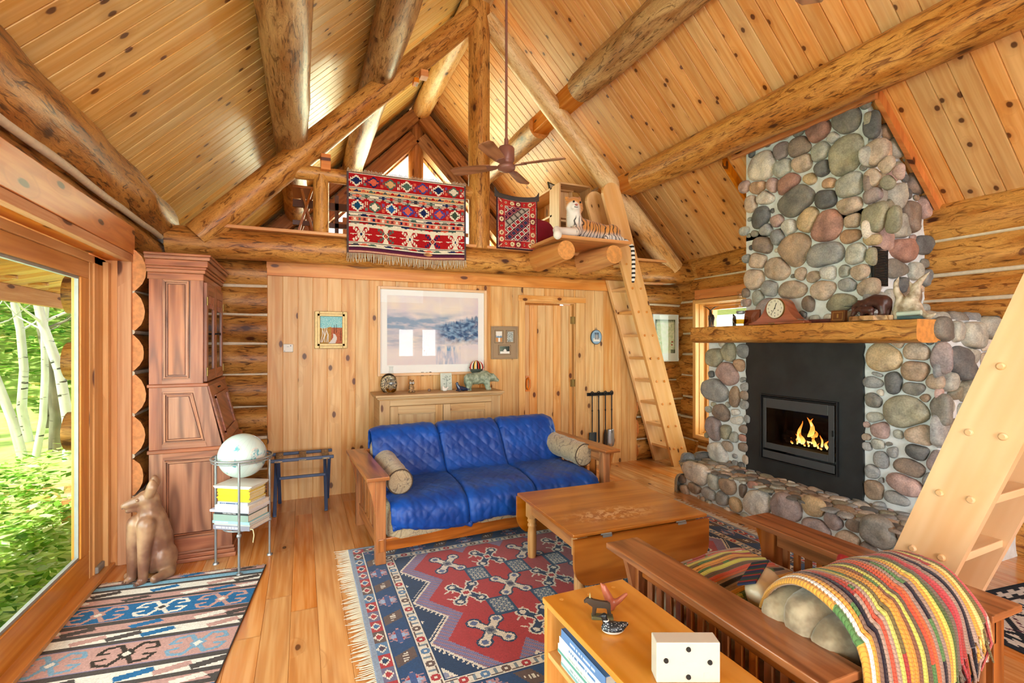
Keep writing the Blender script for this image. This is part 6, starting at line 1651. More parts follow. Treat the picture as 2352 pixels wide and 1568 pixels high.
mb = MB(); mb.tube([(-.026+.009*math.cos(a)*1.05, .011*math.sin(a), .046) for a in np.linspace(0, 2*PI, 14)], .0022, 6, cap=False); mk('neck_ring', mb, M['ceramic_white'], t)
# white box with four black feet, stood on edge
bx = thing('white_box', 'white box standing on the bookcase with four round black feet facing out', 'box', (1.044, 1.128, .55), -math.radians(23.06))
mb = MB(); mb.box((-.094, 0, 0), (.094, .055, .118)); mk('case', mb, plain('cream_plastic', '#cfc8ba', .45, var=.03), bx, bevel=.003)
for x, z in ((0, .099), (-.066, .066), (.063, .061), (0, .018)):
    mb = MB(); mb.tube([(x, -.004, z), (x, .002, z)], [.0066, .0076], 18); mk('foot', mb, plain('black_rubber', '#17150f', .7), bx)
mb = MB(); mb.box((-.018, -.0008, .060), (.012, .001, .0615)); mb.box((.045, -.0006, .01), (.06, .001, .03)); mk('mark', mb, plain('faint_mark', '#d3cabc', .5), bx)
# ------------------------------------------------------------------ woven rugs, drawn knot by knot
M['wool'] = flatcol('knotted_wool', .95, .08, bump=.5, bscale=220, sheen=.2, wear=.10)
M['flatweave'] = flatcol('flat_weave', .95, .08, bump=.4, bscale=260, wear=.10)
def H(h): return np.array(lin(h)[:3])
class Ras:
    def __init__(s, w, h, cell, bg):
        s.w, s.h, s.cell = w, h, cell
        s.nx, s.ny = int(round(w/cell)), int(round(h/cell))
        s.X, s.Y = np.meshgrid((np.arange(s.nx)+.5)*cell, (np.arange(s.ny)+.5)*cell, indexing='ij')
        s.A = np.zeros((s.nx, s.ny, 3)); s.A[:] = H(bg)
    def put(s, m, c): s.A[m] = H(c) if isinstance(c, str) else c
    def rect(s, x0, x1, y0, y1, c): s.put((s.X >= x0) & (s.X < x1) & (s.Y >= y0) & (s.Y < y1), c)
    def dia(s, cx, cy, a, b, c, mask=None):
        m = (abs(s.X-cx)/a+abs(s.Y-cy)/b) < 1
        s.put(m if mask is None else m & mask, c)
    def disc(s, cx, cy, r, c): s.put((s.X-cx)**2+(s.Y-cy)**2 < r*r, c)
    def seg(s, x0, y0, x1, y1, w, c):
        dx, dy = x1-x0, y1-y0; L2 = dx*dx+dy*dy
        t = np.clip(((s.X-x0)*dx+(s.Y-y0)*dy)/L2, 0, 1)
        s.put(((s.X-x0-t*dx)**2+(s.Y-y0-t*dy)**2) < (w/2)**2, c)
    def star(s, cx, cy, r, c, c2=None):
        dx, dy = abs(s.X-cx), abs(s.Y-cy)
        m = ((dx < r*.28) & (dy < r)) | ((dy < r*.28) & (dx < r)) | ((abs(dx-dy) < r*.3) & (dx+dy < r*1.45))
        s.put(m, c)
        if c2: s.disc(cx, cy, r*.35, c2)
    def mesh(s, fn, noise_=.07, seed=0):
        rs = np.random.RandomState(seed); A = np.clip(s.A*(1+noise_*rs.randn(s.nx, s.ny, 1)), 0, 1)
        nx, ny = s.nx, s.ny
        P = [fn(i*s.cell, j*s.cell) for i in range(nx+1) for j in range(ny+1)]
        idx = np.arange((nx+1)*(ny+1)).reshape(nx+1, ny+1)
        F = np.stack([idx[:-1, :-1], idx[1:, :-1], idx[1:, 1:], idx[:-1, 1:]], -1).reshape(-1, 4)
        return P, F, A.reshape(-1, 3)
def weave(name, ras, fn, mat, parent, flip=False, thick=.008, **k):
    P, F, A = ras.mesh(fn)
    if flip: F = F[:, ::-1]
    me = bpy.data.meshes.new(name); me.vertices.add(len(P)); me.vertices.foreach_set('co', np.array([c for p in P for c in p], 'f'))
    n = len(F); me.loops.add(n*4); me.polygons.add(n)
    me.loops.foreach_set('vertex_index', F.reshape(-1).astype('i')); me.polygons.foreach_set('loop_start', np.arange(0, n*4, 4, dtype='i'))
    me.update(calc_edges=True)
    ca = me.color_attributes.new('col', 'FLOAT_COLOR', 'CORNER'); C4 = np.ones((n*4, 4), 'f'); C4[:, :3] = np.repeat(A, 4, 0); ca.data.foreach_set('color', C4.reshape(-1))
    me.polygons.foreach_set('use_smooth', np.ones(n, bool)); me.materials.append(mat)
    me.validate()
    o = bpy.data.objects.new(name, me); C.objects.link(o); o.parent = parent
    if thick: md = o.modifiers.new('th', 'SOLIDIFY'); md.thickness = thick; md.offset = -1
    for q, v in k.items(): o[q] = v
    return o
def fringe(parent, pts, mat, name='fringe'):
    mb = MB()
    for q, r in pts: mb.tube(q, [r, r, r*.5], 5)
    return mk(name, mb, mat, parent, kind='stuff')
M['fringe'] = plain('wool_fringe', '#dcd2bd', .95, var=.1)

RED, NAVY, BLUE, WHT, LAV, BRN, PNK = '#b32f35', '#17375f', '#3f6fa6', '#e6dfd2', '#8f86b0', '#66504a', '#b98a92'
# --- big medallion rug
R = Ras(3.03, 1.95, .0075, NAVY)
def ib(x): return (R.X >= x) & (R.X <= R.w-x) & (R.Y >= x) & (R.Y <= R.h-x)
R.put(~ib(.028), '#8f9fb8')
edge = np.minimum(np.minimum(R.X, R.w-R.X), np.minimum(R.Y, R.h-R.Y))
along = np.where(np.minimum(R.X, R.w-R.X) < np.minimum(R.Y, R.h-R.Y), R.Y, R.X)
# guard stripe of lozenges
m = (edge > .028) & (edge < .088); seg_ = (along/.105).astype(int) % 5
for k, c in enumerate((RED, BRN, '#5b82ae', RED, '#6f6a8c')): R.put(m & (seg_ == k), c)
d = np.abs((along % .105)-.0525)/.04+np.abs(edge-.058)/.028
R.put(m & (d < 1), WHT)
for k, c in enumerate(('#3f6fa6', RED, '#4a3a52', NAVY, RED)): R.put(m & (d < .62) & (seg_ == k), c)
R.put((edge > .088) & (edge < .096), WHT)
# main blue border with palmettes
m = (edge > .096) & (edge < .218)
R.put(m, '#1b4577')
seg_ = (along/.19).astype(int); loc = (along % .19)-.095; e2 = edge-.157
R.put(m & (np.abs(loc)/.075+np.abs(e2)/.055 < 1) & (seg_ % 2 == 0), PNK)
R.put(m & (np.abs(loc)/.06+np.abs(e2)/.04 < 1) & (seg_ % 2 == 0), RED)
R.put(m & (np.abs(loc) < .02) & (np.abs(e2) < .045) & (seg_ % 2 == 0), '#9fb4d8'); R.put(m & (np.abs(e2) < .012) & (np.abs(loc) < .06) & (seg_ % 2 == 0), '#3f5a96')
comb = (np.abs((loc*1000 % 24)-12) < 5)
R.put(m & (np.abs(e2) > .034) & (np.abs(e2) < .05) & (np.abs(loc) < .055) & comb & (seg_ % 2 == 0), PNK)
R.put(m & (seg_ % 2 == 1) & (np.abs(loc+.5*e2) < .045) & (np.abs(e2) < .05), BRN)
R.put(m & (seg_ % 2 == 1) & (np.abs(loc+.5*e2) < .03) & (np.abs(e2) < .016) & (np.abs((loc*1000 % 20)-10) < 6), WHT)
# white band with flowers
m = (edge >= .218) & (edge < .292); R.put(m, WHT)
R.put((edge >= .218) & (edge < .223), NAVY); R.put((edge >= .287) & (edge < .292), NAVY)
seg_ = (along/.105).astype(int); loc = (along % .105)-.0525; e2 = edge-.255
R.put(m & (loc**2+e2**2 < .026**2), NAVY)
for k, c in enumerate((RED, '#5b82ae', BRN)): R.put(m & (loc**2+e2**2 < .023**2) & (seg_ % 3 == k), c)
R.put(m & (loc**2+e2**2 < .009**2), WHT)
R.put(m & (np.abs(np.abs(loc)-.0525) < .008) & (np.abs(e2) < .022), '#7a8c9c'); R.put(m & (np.abs(e2-.02*np.sign(np.sin(seg_))) < .004) & (np.abs(loc) > .02), BRN)
# field: corner checks, navy zigzag with combs, red lozenges
f = edge >= .292
R.put(f, '#8d93b0')
chk = ((R.X/.026).astype(int)+(R.Y/.026).astype(int)) % 3
R.put(f & (chk == 0), '#c9b2b4'); R.put(f & (chk == 1) & (((R.X/.026).astype(int)) % 2 == 0), '#5b6488'); R.put(f & (((R.X/.013).astype(int)+(R.Y/.013).astype(int)) % 5 == 0), WHT)
U = (R.X-.62)/.295; Wd = (R.Y-.515)/.43           # medallion lattice
nU = 7
uu = np.clip(np.round(U), 0, nU-1); ww = np.clip(np.round(Wd), 0, 2)
# L1 distance to the nearest of the two interleaved lattices
dm = np.full(R.X.shape, 9.0)
for iu in range(nU):
    for iw in range(3): dm = np.minimum(dm, np.abs(U-iu)*1.0+np.abs(Wd-iw)*1.0)
hull = dm < 1.03
zz2 = (dm < 1.5) & f
R.put(f & (dm < 1.62), WHT); R.put(f & (dm < 1.56), NAVY)
ph = ((R.X+R.Y*.7)*1000 % 34)
R.put(f & (dm >= 1.08) & (dm < 1.2) & (ph < 13), WHT); R.put(f & (dm >= 1.08) & (dm < 1.13), WHT)
R.put(f & (dm < 1.08), LAV)
tex = ((R.X/.0075).astype(int)*7+(R.Y/.0075).astype(int)*13) % 5
R.put(f & (dm < 1.08) & (tex < 2), '#6a6fa2'); R.put(f & (dm < 1.08) & (tex == 4), '#b3746f')
fade = np.clip((R.X-1.0)/1.0, 0, 1)
for iu in range(nU):
    for iw in range(3):
        cx, cy = .62+.295*iu, .515+.43*iw
        mm = (np.abs(U-iu)*1.0+np.abs(Wd-iw)) < .80
        k = min(1, max(0, (iu-1.3)/2.2)) if iw < 2 else min(1, max(0, (iu-2.0)/2.5))
        k = k if iu < 5 else .35
        base = H(RED)*(1-k*.75)+H('#9a6a70')*k*.75
        R.put(mm & f, base)
        N_ = (iu+iw) % 2 == 1
        outl, lob, cen, st_ = (WHT, NAVY, WHT, WHT) if N_ else (NAVY, WHT, '#8a8f98', '#5d6f9c')
        for pas in (0, 1):
            for sx in (-1, 1):
                for sy in (-1, 1):
                    lx, ly = cx+sx*.066, cy+sy*.092
                    if pas == 0:
                        R.disc(lx, ly, .045, outl); R.seg(cx, cy, lx, ly, .062, outl)
                        if N_: R.seg(lx-sx*.02, ly+sy*.05, lx+sx*.012, ly-sy*.065, .012, outl); R.seg(lx+sx*.035, ly-sy*.04, lx+sx*.06, ly-sy*.06, .012, outl)
                    else:
                        R.disc(lx, ly, .033, lob); R.seg(cx, cy, lx, ly, .042, lob); R.star(lx, ly, .02, st_)
        R.rect(cx-.026, cx+.026, cy-.036, cy+.036, cen); R.star(cx, cy, .02, RED if N_ else '#3a4664')
for iu in range(nU-1):
    for iw in range(2):
        cx, cy = .62+.295*(iu+.5), .515+.43*(iw+.5)
        R.rect(cx-.072, cx+.072, cy-.098, cy+.098, '#1d4a72'); R.rect(cx-.055, cx+.055, cy-.078, cy+.078, '#98a4a8')
        gx_, gy_ = ((R.X-cx+.055)/.022), ((R.Y-cy+.078)/.022)
        mm = (np.abs(R.X-cx) < .055) & (np.abs(R.Y-cy) < .078)
        R.put(mm & ((gx_.astype(int)+gy_.astype(int)) % 2 == 0), '#3d5c80'); R.put(mm & (np.abs((gx_ % 1)-.5) < .22) & (np.abs((gy_ % 1)-.5) < .22), '#d8cfc6')
rug = thing('medallion_rug', 'large red and navy medallion rug with white fringe under the sofa and table', 'rug', (.31, 3.85, 0))
weave('pile', R, lambda x, y: (x, -y, .010+.0015*noise.noise(V((x*2, y*2, 0)))), M['wool'], rug, flip=True, thick=.009)
r_ = random.Random(2); frg = []
for side in (0, 1):
    for k in range(150):
        y = -1.95*(k+.5)/150; x = 0 if side == 0 else 3.03; s = -1 if side == 0 else 1
        L = r_.uniform(.06, .10); dy = r_.uniform(-.02, .02)
        frg.append(([V((x, y, .009)), V((x+s*L*.5, y+dy*.4, .005)), V((x+s*L, y+dy, .003))], .0031))
fringe(rug, frg, M['fringe'])

# --- striped kilim by the door
K = Ras(.96, 2.0, .0065, '#4b4648')
X, Y = K.X, K.Y
CH, WH2, PK, SB, BL = '#55504f', '#e6e2da', '#c29b95', '#86b4cf', '#3570a3'
rs = np.random.RandomState(4)
def band(y0, y1, c): K.rect(0, .96, y0, y1, c)
def leafband(y0, y1, bg, shapes, ph=0):
    band(y0, y1, bg); yc = (y0+y1)/2; hh = (y1-y0)/2
    for k, c in enumerate(shapes*3):
        cx = ph+k*.155-.1
        K.put((np.abs(X-cx-(yc-Y)*1.6)/.085+np.abs(Y-yc)/hh < 1.0) & (Y >= y0) & (Y < y1), c)
def scroll(cx, cy, w, h, c, cin):
    for sx in (-1, 1):
        for sy in (-1, 1):
            K.seg(cx, cy, cx+sx*w*.35, cy+sy*h*.42, .022, c); K.seg(cx+sx*w*.35, cy+sy*h*.42, cx+sx*w*.8, cy+sy*h*.36, .02, c); K.seg(cx+sx*w*.8, cy+sy*h*.36, cx+sx*w*.95, cy+sy*h*.15, .018, c); K.seg(cx+sx*w*.95, cy+sy*h*.15, cx+sx*w*.6, cy+sy*h*.12, .015, c)
    K.dia(cx, cy, w*.30, h*.24, c); K.dia(cx, cy, w*.17, h*.13, cin)
y = 0.0
pat = [('l', .045, PK, [BL, WH2, CH, PK]), ('c', .018), ('s', .05, SB), ('c', .025), ('l', .07, WH2, [PK, CH, WH2, BL, WH2]), ('c', .035), ('l', .055, PK, [WH2, PK, CH, PK, WH2, BL]), ('c', .03), ('m', .20, BL), ('c', .035), ('l', .07, PK, [WH2, CH, PK, BL, PK]), ('c', .032), ('l', .075, WH2, [BL, WH2, PK, CH]), ('c', .035), ('m', .215, PK), ('c', .04), ('l', .08, WH2, [BL, PK, CH, WH2]), ('c', .035), ('l', .06, PK, [WH2, CH, PK]), ('c', .03), ('m', .2, BL), ('c', .03), ('l', .07, WH2, [PK, CH, BL]), ('c', .03), ('s', .05, SB), ('c', .03), ('l', .07, PK, [BL, WH2, CH]), ('c', .03), ('m', .2, PK)]
for p in pat:
    if y >= 2: break
    h = p[1]
    if p[0] == 'c': band(y, y+h, CH)
    elif p[0] == 's': band(y, y+h, p[2])
    elif p[0] == 'l': leafband(y, y+h, p[2], p[3], .05*(y*7 % 2))
    else:
        band(y, y+h, p[2]); band(y, y+.008, PK if p[2] == BL else '#8f87a6'); band(y+h-.008, y+h, PK if p[2] == BL else '#8f87a6')
        cs = (PK, WH2, PK) if p[2] == BL else ('#7fa6c4', '#433c38', '#7fa6c4')
        for k, cx in enumerate((.17, .48, .79)): scroll(cx, y+h/2, .135, h*.9, cs[k], CH if k == 1 and p[2] == BL else ('#e2ddd4' if k == 1 else WH2))
    y += h
K.rect(0, .006, 0, 2, CH); K.rect(.954, .96, 0, 2, CH)
kr = thing('kilim_runner', 'striped flat woven kilim in blue, pink and charcoal beside the glass door', 'rug', (-1.19, 3.925, 0), -math.radians(6.0))
weave('weave', K, lambda x, y: (x, -y, .007+.002*noise.noise(V((x*2.5, y*2.5, 5)))), M['flatweave'], kr, flip=True, thick=.005)
frg = []
for k in range(110):
    x = .96*(k+.5)/110; L = r_.uniform(.012, .03); frg.append(([V((x, 0, .005)), V((x, L*.5, .004)), V((x+r_.uniform(-.006, .006), L, .003))], .0022))
fringe(kr, frg, M['fringe'])

# --- black and white runner beyond the near ladder
Q = Ras(1.5, 1.1, .011, '#d9d6d4')
BKc = '#2e3540'
ed = np.minimum(np.minimum(Q.X, Q.w-Q.X), np.minimum(Q.Y, Q.h-Q.Y))
Q.put(ed < .03, BKc); Q.put((ed > .10) & (ed < .125), BKc)
dl = (np.abs(((Q.X+Q.Y) % .36)-.18) < .022) | (np.abs(((Q.X-Q.Y) % .36)-.18) < .022)
Q.put(dl & (ed > .125), BKc)
dl2 = (np.abs(((Q.X+Q.Y) % .36)-.235) < .012) | (np.abs(((Q.X-Q.Y) % .36)-.235) < .012)
Q.put(dl2 & (ed > .125) & ((((Q.X*1000) % 30) < 17)), '#6b4a5a')
fx, fy = (Q.X % .36)-.18, (Q.Y % .36)-.18
Q.put((np.abs(fx) < .012) & (np.abs(fy) < .05) & (ed > .125), BKc); Q.put((np.abs(np.abs(fx)-.03) < .008) & (np.abs(fy) < .03) & (ed > .125), '#4a5d70')
zg = np.abs(ed-.065-.02*np.sign(np.sin((Q.X+Q.Y)*60))) < .01
Q.put(zg, BKc)
rr_ = thing('black_white_rug', 'black and cream diamond patterned rug on the floor beyond the big ladder', 'rug', (3.35, 1.72, 0), math.radians(-6))
weave('weave', Q, lambda x, y: (x, -y, .008), M['flatweave'], rr_, flip=True, thick=.006)

# --- red kilim hung over the loft rail
W = Ras(1.215, .80, .0066, '#a8201f')
X, Y = W.X, W.Y
RD, CR, GN, NV, CO, PU, TN = '#ad1d20', '#e9dfc6', '#4f6a5c', '#1f2a55', '#d9654a', '#5a2340', '#d9ac74'
def sb(y0, y1, c): W.rect(0, 1.215, y0, y1, c)
def stripes(y0, seq):
    y = y0
    for c, h in seq: sb(y, y+h, c); y += h
    return y
def dash(y0, y1, ph=0):
    sb(y0, y1, CR); h = (y1-y0)
    for k in range(16):
        c = [RD, '#3a3a44', CO, GN, CR, NV, RD, '#777268'][(k+ph) % 8]; cx = k*.082+.02*(ph % 3)
        W.put((np.abs(X-cx)/.055 + np.abs(Y-(y0+y1)/2)/(h*.5) < 1.15) & (Y > y0) & (Y < y1), c)
def stepd(cx, cy, r, cols):
    for k, c in enumerate(cols):
        q = r*(1-.30*k); s = .0095
        dx = np.floor(np.abs(X-cx)/s)*s; dy = np.floor(np.abs(Y-cy)/s)*s
        W.put((dx*.9+dy) < q, c)
        if k == 0: W.put(((dx*.9+dy) < q*1.35) & ((np.floor(np.abs(X-cx)/s).astype(int)) % 2 == 1) & (dy < q*.6), c)
def diamonds(y0, y1, n, off, pals):
    sb(y0, y1, RD); yc = (y0+y1)/2
    for k in range(n):
        cx = off+k*.165; stepd(cx, yc, .05, pals[k % len(pals)])
        for dy in (-.03, .03):
            c = [CR, '#7a5a8c', '#6b7a72', CO][(k+(dy > 0)*2) % 4]; W.rect(cx+.07, cx+.098, yc+dy-.014, yc+dy+.014, c)
            if c == CR: W.rect(cx+.079, cx+.089, yc+dy-.014, yc+dy+.014, CO)
P1 = [(CR, NV), (NV, CO), (GN, TN), (CR, GN), ('#3a4a8c', CO), (CR, NV), (GN, CR)]
y = stripes(0, [('#5c4a4a', .008), (CR, .006), (RD, .005)])
diamonds(y, y+.125, 8, .09, P1); y += .125
y = stripes(y, [(CR, .007), ('#4a3a3a', .006), (CR, .006)])
sb(y, y+.04, TN)
for k in range(18):
    cx = k*.07+.02; c = [RD, NV, CO, GN, RD, '#5b5b5b'][k % 6]; W.put((np.abs(X-cx)*.8 < (Y-y)*.9) & (Y > y) & (Y < y+.03) & (np.abs(X-cx) < .03), c); W.rect(cx+.03, cx+.042, y+.012, y+.026, NV if k % 2 else RD)
y += .04
y = stripes(y, [(CR, .006), ('#33302f', .006), (CR, .005)]); dash(y, y+.022, 1); y += .022; y = stripes(y, [('#6a3a34', .006), (CR, .006)]); dash(y, y+.016, 4); y += .016
diamonds(y, y+.12, 8, .10, [(CR, '#1d4a6a'), (GN, CR), (CR, '#2a5a9a'), ('#3a4a9c', CO), (CR, NV), ('#4a4a9a', CO), (CR, '#40503c')]); y += .12
y = stripes(y, [(CR, .007), ('#4a3a3a', .007), (CR, .006)]); dash(y, y+.02, 3); y += .02; y = stripes(y, [('#33302f', .005), (CR, .006)])
sb(y, y+.04, '#d8735c')
for k in range(27):
    cx = .03+k*.0455; c = [RD, CR, GN, '#7a2a2a', CR, NV][k % 6]; dx = np.abs(X-cx); W.put((dx < .010+.007*np.abs((Y-y-.02)/.02)) & (Y > y+.006) & (Y < y+.034), c)
y += .04
y = stripes(y, [(CR, .006), ('#33302f', .005)]); dash(y, y+.02, 6); y += .02; y = stripes(y, [('#5a5a58', .006), (CR, .008), ('#6a3a34', .005), (CR, .007)])
sb(y, y+.15, RD); yc = y+.075
for k in range(5):
    cx = .135+k*.24; c = [CR, GN, CR, NV, CR][k]
    for sx in (-1, 1):
        for sy in (-1, 1):
            t = ((X-cx)*sx)/.082; q = ((Y-yc)*sy)/.07
            W.put((t > .12) & (t < 1) & (q > .1) & (q < 1) & (np.abs(t-q) < .26) & ((np.floor(t*9+q*3).astype(int) % 3) != 2), c)
        W.rect(min(cx, cx+sx*.1), max(cx, cx+sx*.1), yc-.004, yc+.004, CR); W.disc(cx+sx*.075, yc, .009, CR)
    for sy in (-1, 1): W.put((np.abs(X-cx) < .03*((Y-yc)*sy)/.07) & ((Y-yc)*sy > .02) & ((Y-yc)*sy < .072), CR)
    W.dia(cx, yc, .034, .034, CR); W.dia(cx, yc, .024, .026, '#8c2a24' if k % 2 else CR); W.rect(cx-.009, cx+.009, yc-.012, yc+.012, NV if k % 2 == 0 else CO)
y += .15
y = stripes(y, [(CR, .007), ('#3a2a30', .006), (CR, .006)]); dash(y, y+.022, 0); y += .022
y = stripes(y, [(CR, .008), ('#4a2436', .016), (PU, .016), ('#9a5a52', .008), ('#d9a88e', .016), ('#7a2a2a', .006), (CR, .02)])
W.rect(0, .018, 0, .8, '#5e4c4c'); W.rect(1.197, 1.215, 0, .8, '#5e4c4c')
hk = thing('red_kilim', 'large red kilim with stepped diamonds hung over the loft railing', 'rug', (.395, 5.045, 3.225))
def hang(x, y):
    k = y/.80
    return (x, -.012*math.sin(x*5.2+1.1)*k-.008*math.sin(x*13)*k, -y-.012*math.exp(-((x-.62)/.12)**2)*k*0+.010*math.sin(x*5.5+.3)*k)
weave('weave', W, hang, M['flatweave'], hk, flip=True, thick=.005)
frg = []
for k in range(85):
    x = 1.215*(k+.5)/85; L = r_.uniform(.07, .1); p = V(hang(x, .80)); frg.append(([p, p+V((r_.uniform(-.006, .006), -.004, -L*.5)), p+V((r_.uniform(-.012, .012), -.006, -L))], .004))
    p = V((x, .0, 0)); frg.append(([p, p+V((0, -.004, .02)), p+V((r_.uniform(-.015, .015), -.016, .012+r_.uniform(0, .02)))], .0035))
fringe(hk, frg, plain('grey_fringe', '#cfc4ad', .95, var=.12))

# --- small red rug hung beside the king post
S2 = Ras(.505, .595, .0062, '#b52a2c')
X, Y = S2.X, S2.Y
ed = np.minimum(np.minimum(X, S2.w-X), np.minimum(Y, S2.h-Y))
al = np.where(np.minimum(X, S2.w-X) < np.minimum(Y, S2.h-Y), Y, X)
S2.put(ed < .016, '#4a2c30'); S2.put((ed > .016) & (ed < .024) & ((al*1000 % 18) < 10), '#e3d6bf')
m = (ed >= .024) & (ed < .098); sg = (al/.075).astype(int); lc = (al % .075)-.0375; e2 = ed-.061
S2.put(m & (sg % 4 == 1), '#c23a34'); S2.put(m & (sg % 4 == 3), '#7d2234')
for k in range(8):
    a = k*PI/4; S2.put(m & ((lc-.02*math.cos(a))**2+(e2-.02*math.sin(a))**2 < .008**2) & (sg % 3 != 1), '#e6d5a8')
S2.put(m & (lc**2+e2**2 < .012**2), '#e6d5a8'); S2.put(m & (lc**2+e2**2 < .008**2), '#5a2a2c')
S2.put((ed >= .098) & (ed < .108) & ((al*1000 % 18) < 10), '#e3d6bf'); f = ed >= .108
S2.put(f, '#26213c')
cu = ((X-.108)*.83+(Y-.108)*.95)/.082; cv = ((X-.108)*.83-(Y-.108)*.95)/.082
iu, iv = np.floor(cu), np.floor(cv); fu, fv = np.abs(cu-iu-.5), np.abs(cv-iv-.5); mm = np.maximum(fu, fv)
pal = ['#e3dccf', '#c06a70', '#8a8078', '#d8cfc2', '#a34a58']
for k in range(5):
    q = f & (((iu.astype(int)) % 5) == k); S2.put(q & (mm < .44), pal[k]); S2.put(q & (mm < .30), ['#a32630', '#4a2240', '#b5a89a', '#a8262e', '#37405a'][k]); 
S2.put(f & (mm >= .44), '#2c2424')
sk = thing('small_red_rug', 'small red rug with diamond lattice hung beside the king post in the loft', 'rug', (1.965, 5.06, 3.185))
weave('weave', S2, lambda x, y: (x, -.004*math.sin(x*9)-.01*(y/.6), -y-.055*math.sin(PI*min(1, x/.505))*max(0, 1-y/.2)*.6), M['flatweave'], sk, flip=True, thick=.006)
mb = MB(); mb.grid(20, 3, lambda a, b: (-.02+.54*a, .0-.03*b*0, .03-.05*b-.03*math.sin(PI*a)+(.05*max(0, abs(a-.5)*2-.86)/.14 if b < .4 else 0)))
o = mk('header_band', mb, plain('dark_selvedge', '#4b4240', .95), sk); md = o.modifiers.new('th', 'SOLIDIFY'); md.thickness = .012
# ------------------------------------------------------------------ loft railing, ladders, shelf, tiger, fan
lr_ = thing('loft_railing', 'peeled log railing along the loft edge left of the king post', 'railing', (0, 5.16, 0))
mb = MB(); mb.tube([(-.14+1.88*i/16, 0, 3.195) for i in range(17)], .07, 20, wob=.03, seed=5, capmat=1); mk('top_rail', mb, [M['log'], M['end']], lr_)
for x in (.165, 1.42):
    mb = MB(); mb.tube([(x, 0, 2.61+.57*i/6) for i in range(7)], .072, 20, wob=.03, seed=x*9, capmat=1); mk('post', mb, [M['log'], M['end']], lr_)
# platform on two stub logs
mb = MB()
for nm, x, y1, lab in (('stub', 2.50, 4.44, 'left stub log poking out under the ladder platform'), ('stub', 3.10, 4.46, 'right stub log poking out under the ladder platform')):
    m2 = MB(); m2.tube([(x, 5.12-(5.12-y1)*i/6, 2.505) for i in range(7)], [.135-.035*i/6 for i in range(7)], 24, wob=.03, seed=x, capmat=1)
    o = mk('stub_log', m2, [M['trim'], M['end']], label=lab, cat='log', kind='structure')
pl = MB(); pl.box((2.38, 4.42, 2.622), (3.30, 5.06, 2.655), grain=0)
o = mk('loft_platform', pl, M['trim'], label='small plank platform at the loft ladder top carrying the plush tiger', cat='platform', bevel=.004)

def ladder(name, label, foot, climb, lean, n, length, wid, rw, first, spacing, rtop, mat, cls):
    """foot: centre between the rails on the floor; climb: horizontal unit vector the ladder leans along; wid: clear width"""
    t = thing(name, label, 'ladder', foot)
    cl = V(climb).normalized(); sd = V((0, 0, 1)).cross(cl)
    up = (cl*lean+V((0, 0, 1))).normalized(); nrm = sd.cross(up)     # nrm: across the rail width
    for s in (-1, 1):
        mb = MB(); c = sd*(s*(wid/2))
        pts = [(-rw/2, 0)]
        pts += [(-rw/2, length-rw/2)]
        for k in range(1, 12): a = PI-PI*k/12; pts.append((rw/2*math.cos(a), length-rw/2+rw/2*math.sin(a)))
        pts += [(rw/2, length-rw/2), (rw/2, 0)]
        # trim the foot level with the floor
        T = Matrix(((nrm.x, sd.x, up.x, c.x), (nrm.y, sd.y, up.y, c.y), (nrm.z, sd.z, up.z, c.z), (0, 0, 0, 1)))
        def lev(x): return -x*nrm.z/up.z
        pts[0] = (-rw/2, lev(-rw/2)); pts[-1] = (rw/2, lev(rw/2))
        mb.T = T; mb.prism(pts, -.022, .022, 'xz'); mk('rail', mb, mat, t, bevel=.006)
    for k in range(n):
        z = first+k*spacing; d = z/up.z; c = up*d
        mb = MB(); a = c-sd*(wid/2-.015); b = c+sd*(wid/2-.015)
        f = V((nrm.x, nrm.y, 0)).normalized()
        mb.bar(a, b, rw*.86/abs(nrm.dot(f)), .034, up=(0, 0, 1)); tr = mk('tread', mb, mat, t, bevel=.004)
        for s in (-1, 1):
            for q in (-.24, .24):
                mb = MB(); p = c+sd*(s*(wid/2+.016))+f*(q*rw); mb.tube([p, p+sd*s*.013, p+sd*s*.017], [.0155, .0155, .010], 12)
                mk('peg', mb, M['trim'] if cls else mat, tr)
    return t
M['ladder'] = wood('ladder_fir', '#bd7a36', '#e8b06a', '#f2c283', su=1, sv=14, knots=.3, ks=(2.2, 6), kr=.07, rough=.4, rings=.2, tint=.05)
M['ladder_pale'] = wood('ladder_pine', '#bd8550', '#dfb280', '#e8c497', su=1, sv=10, knots=.25, ks=(1.6, 5), kr=.06, rough=.4, rings=.15, tint=.03, knot_c='#9a6436')
lean1 = 1.075/3.38
ladder('loft_ladder', 'wooden ladder with pegged treads leaning to the loft platform by the log corner', (4.41, 5.075, 0), (-1, 0, 0), lean1, 10, 3.60, .36, .25, .225, .283, 0, M['ladder'], True)
a7 = math.radians(7)
lean2 = (1.436-.988)/(1.818-.571)
ladder('near_ladder', 'big pale wooden ladder with pegged treads crossing the right edge in front of the hearth', (2.815, 1.535, 0), (math.sin(a7)*.4, -math.cos(a7), 0), lean2, 9, 3.2, .44, .225, .04, .283, 0, M['ladder_pale'], False)

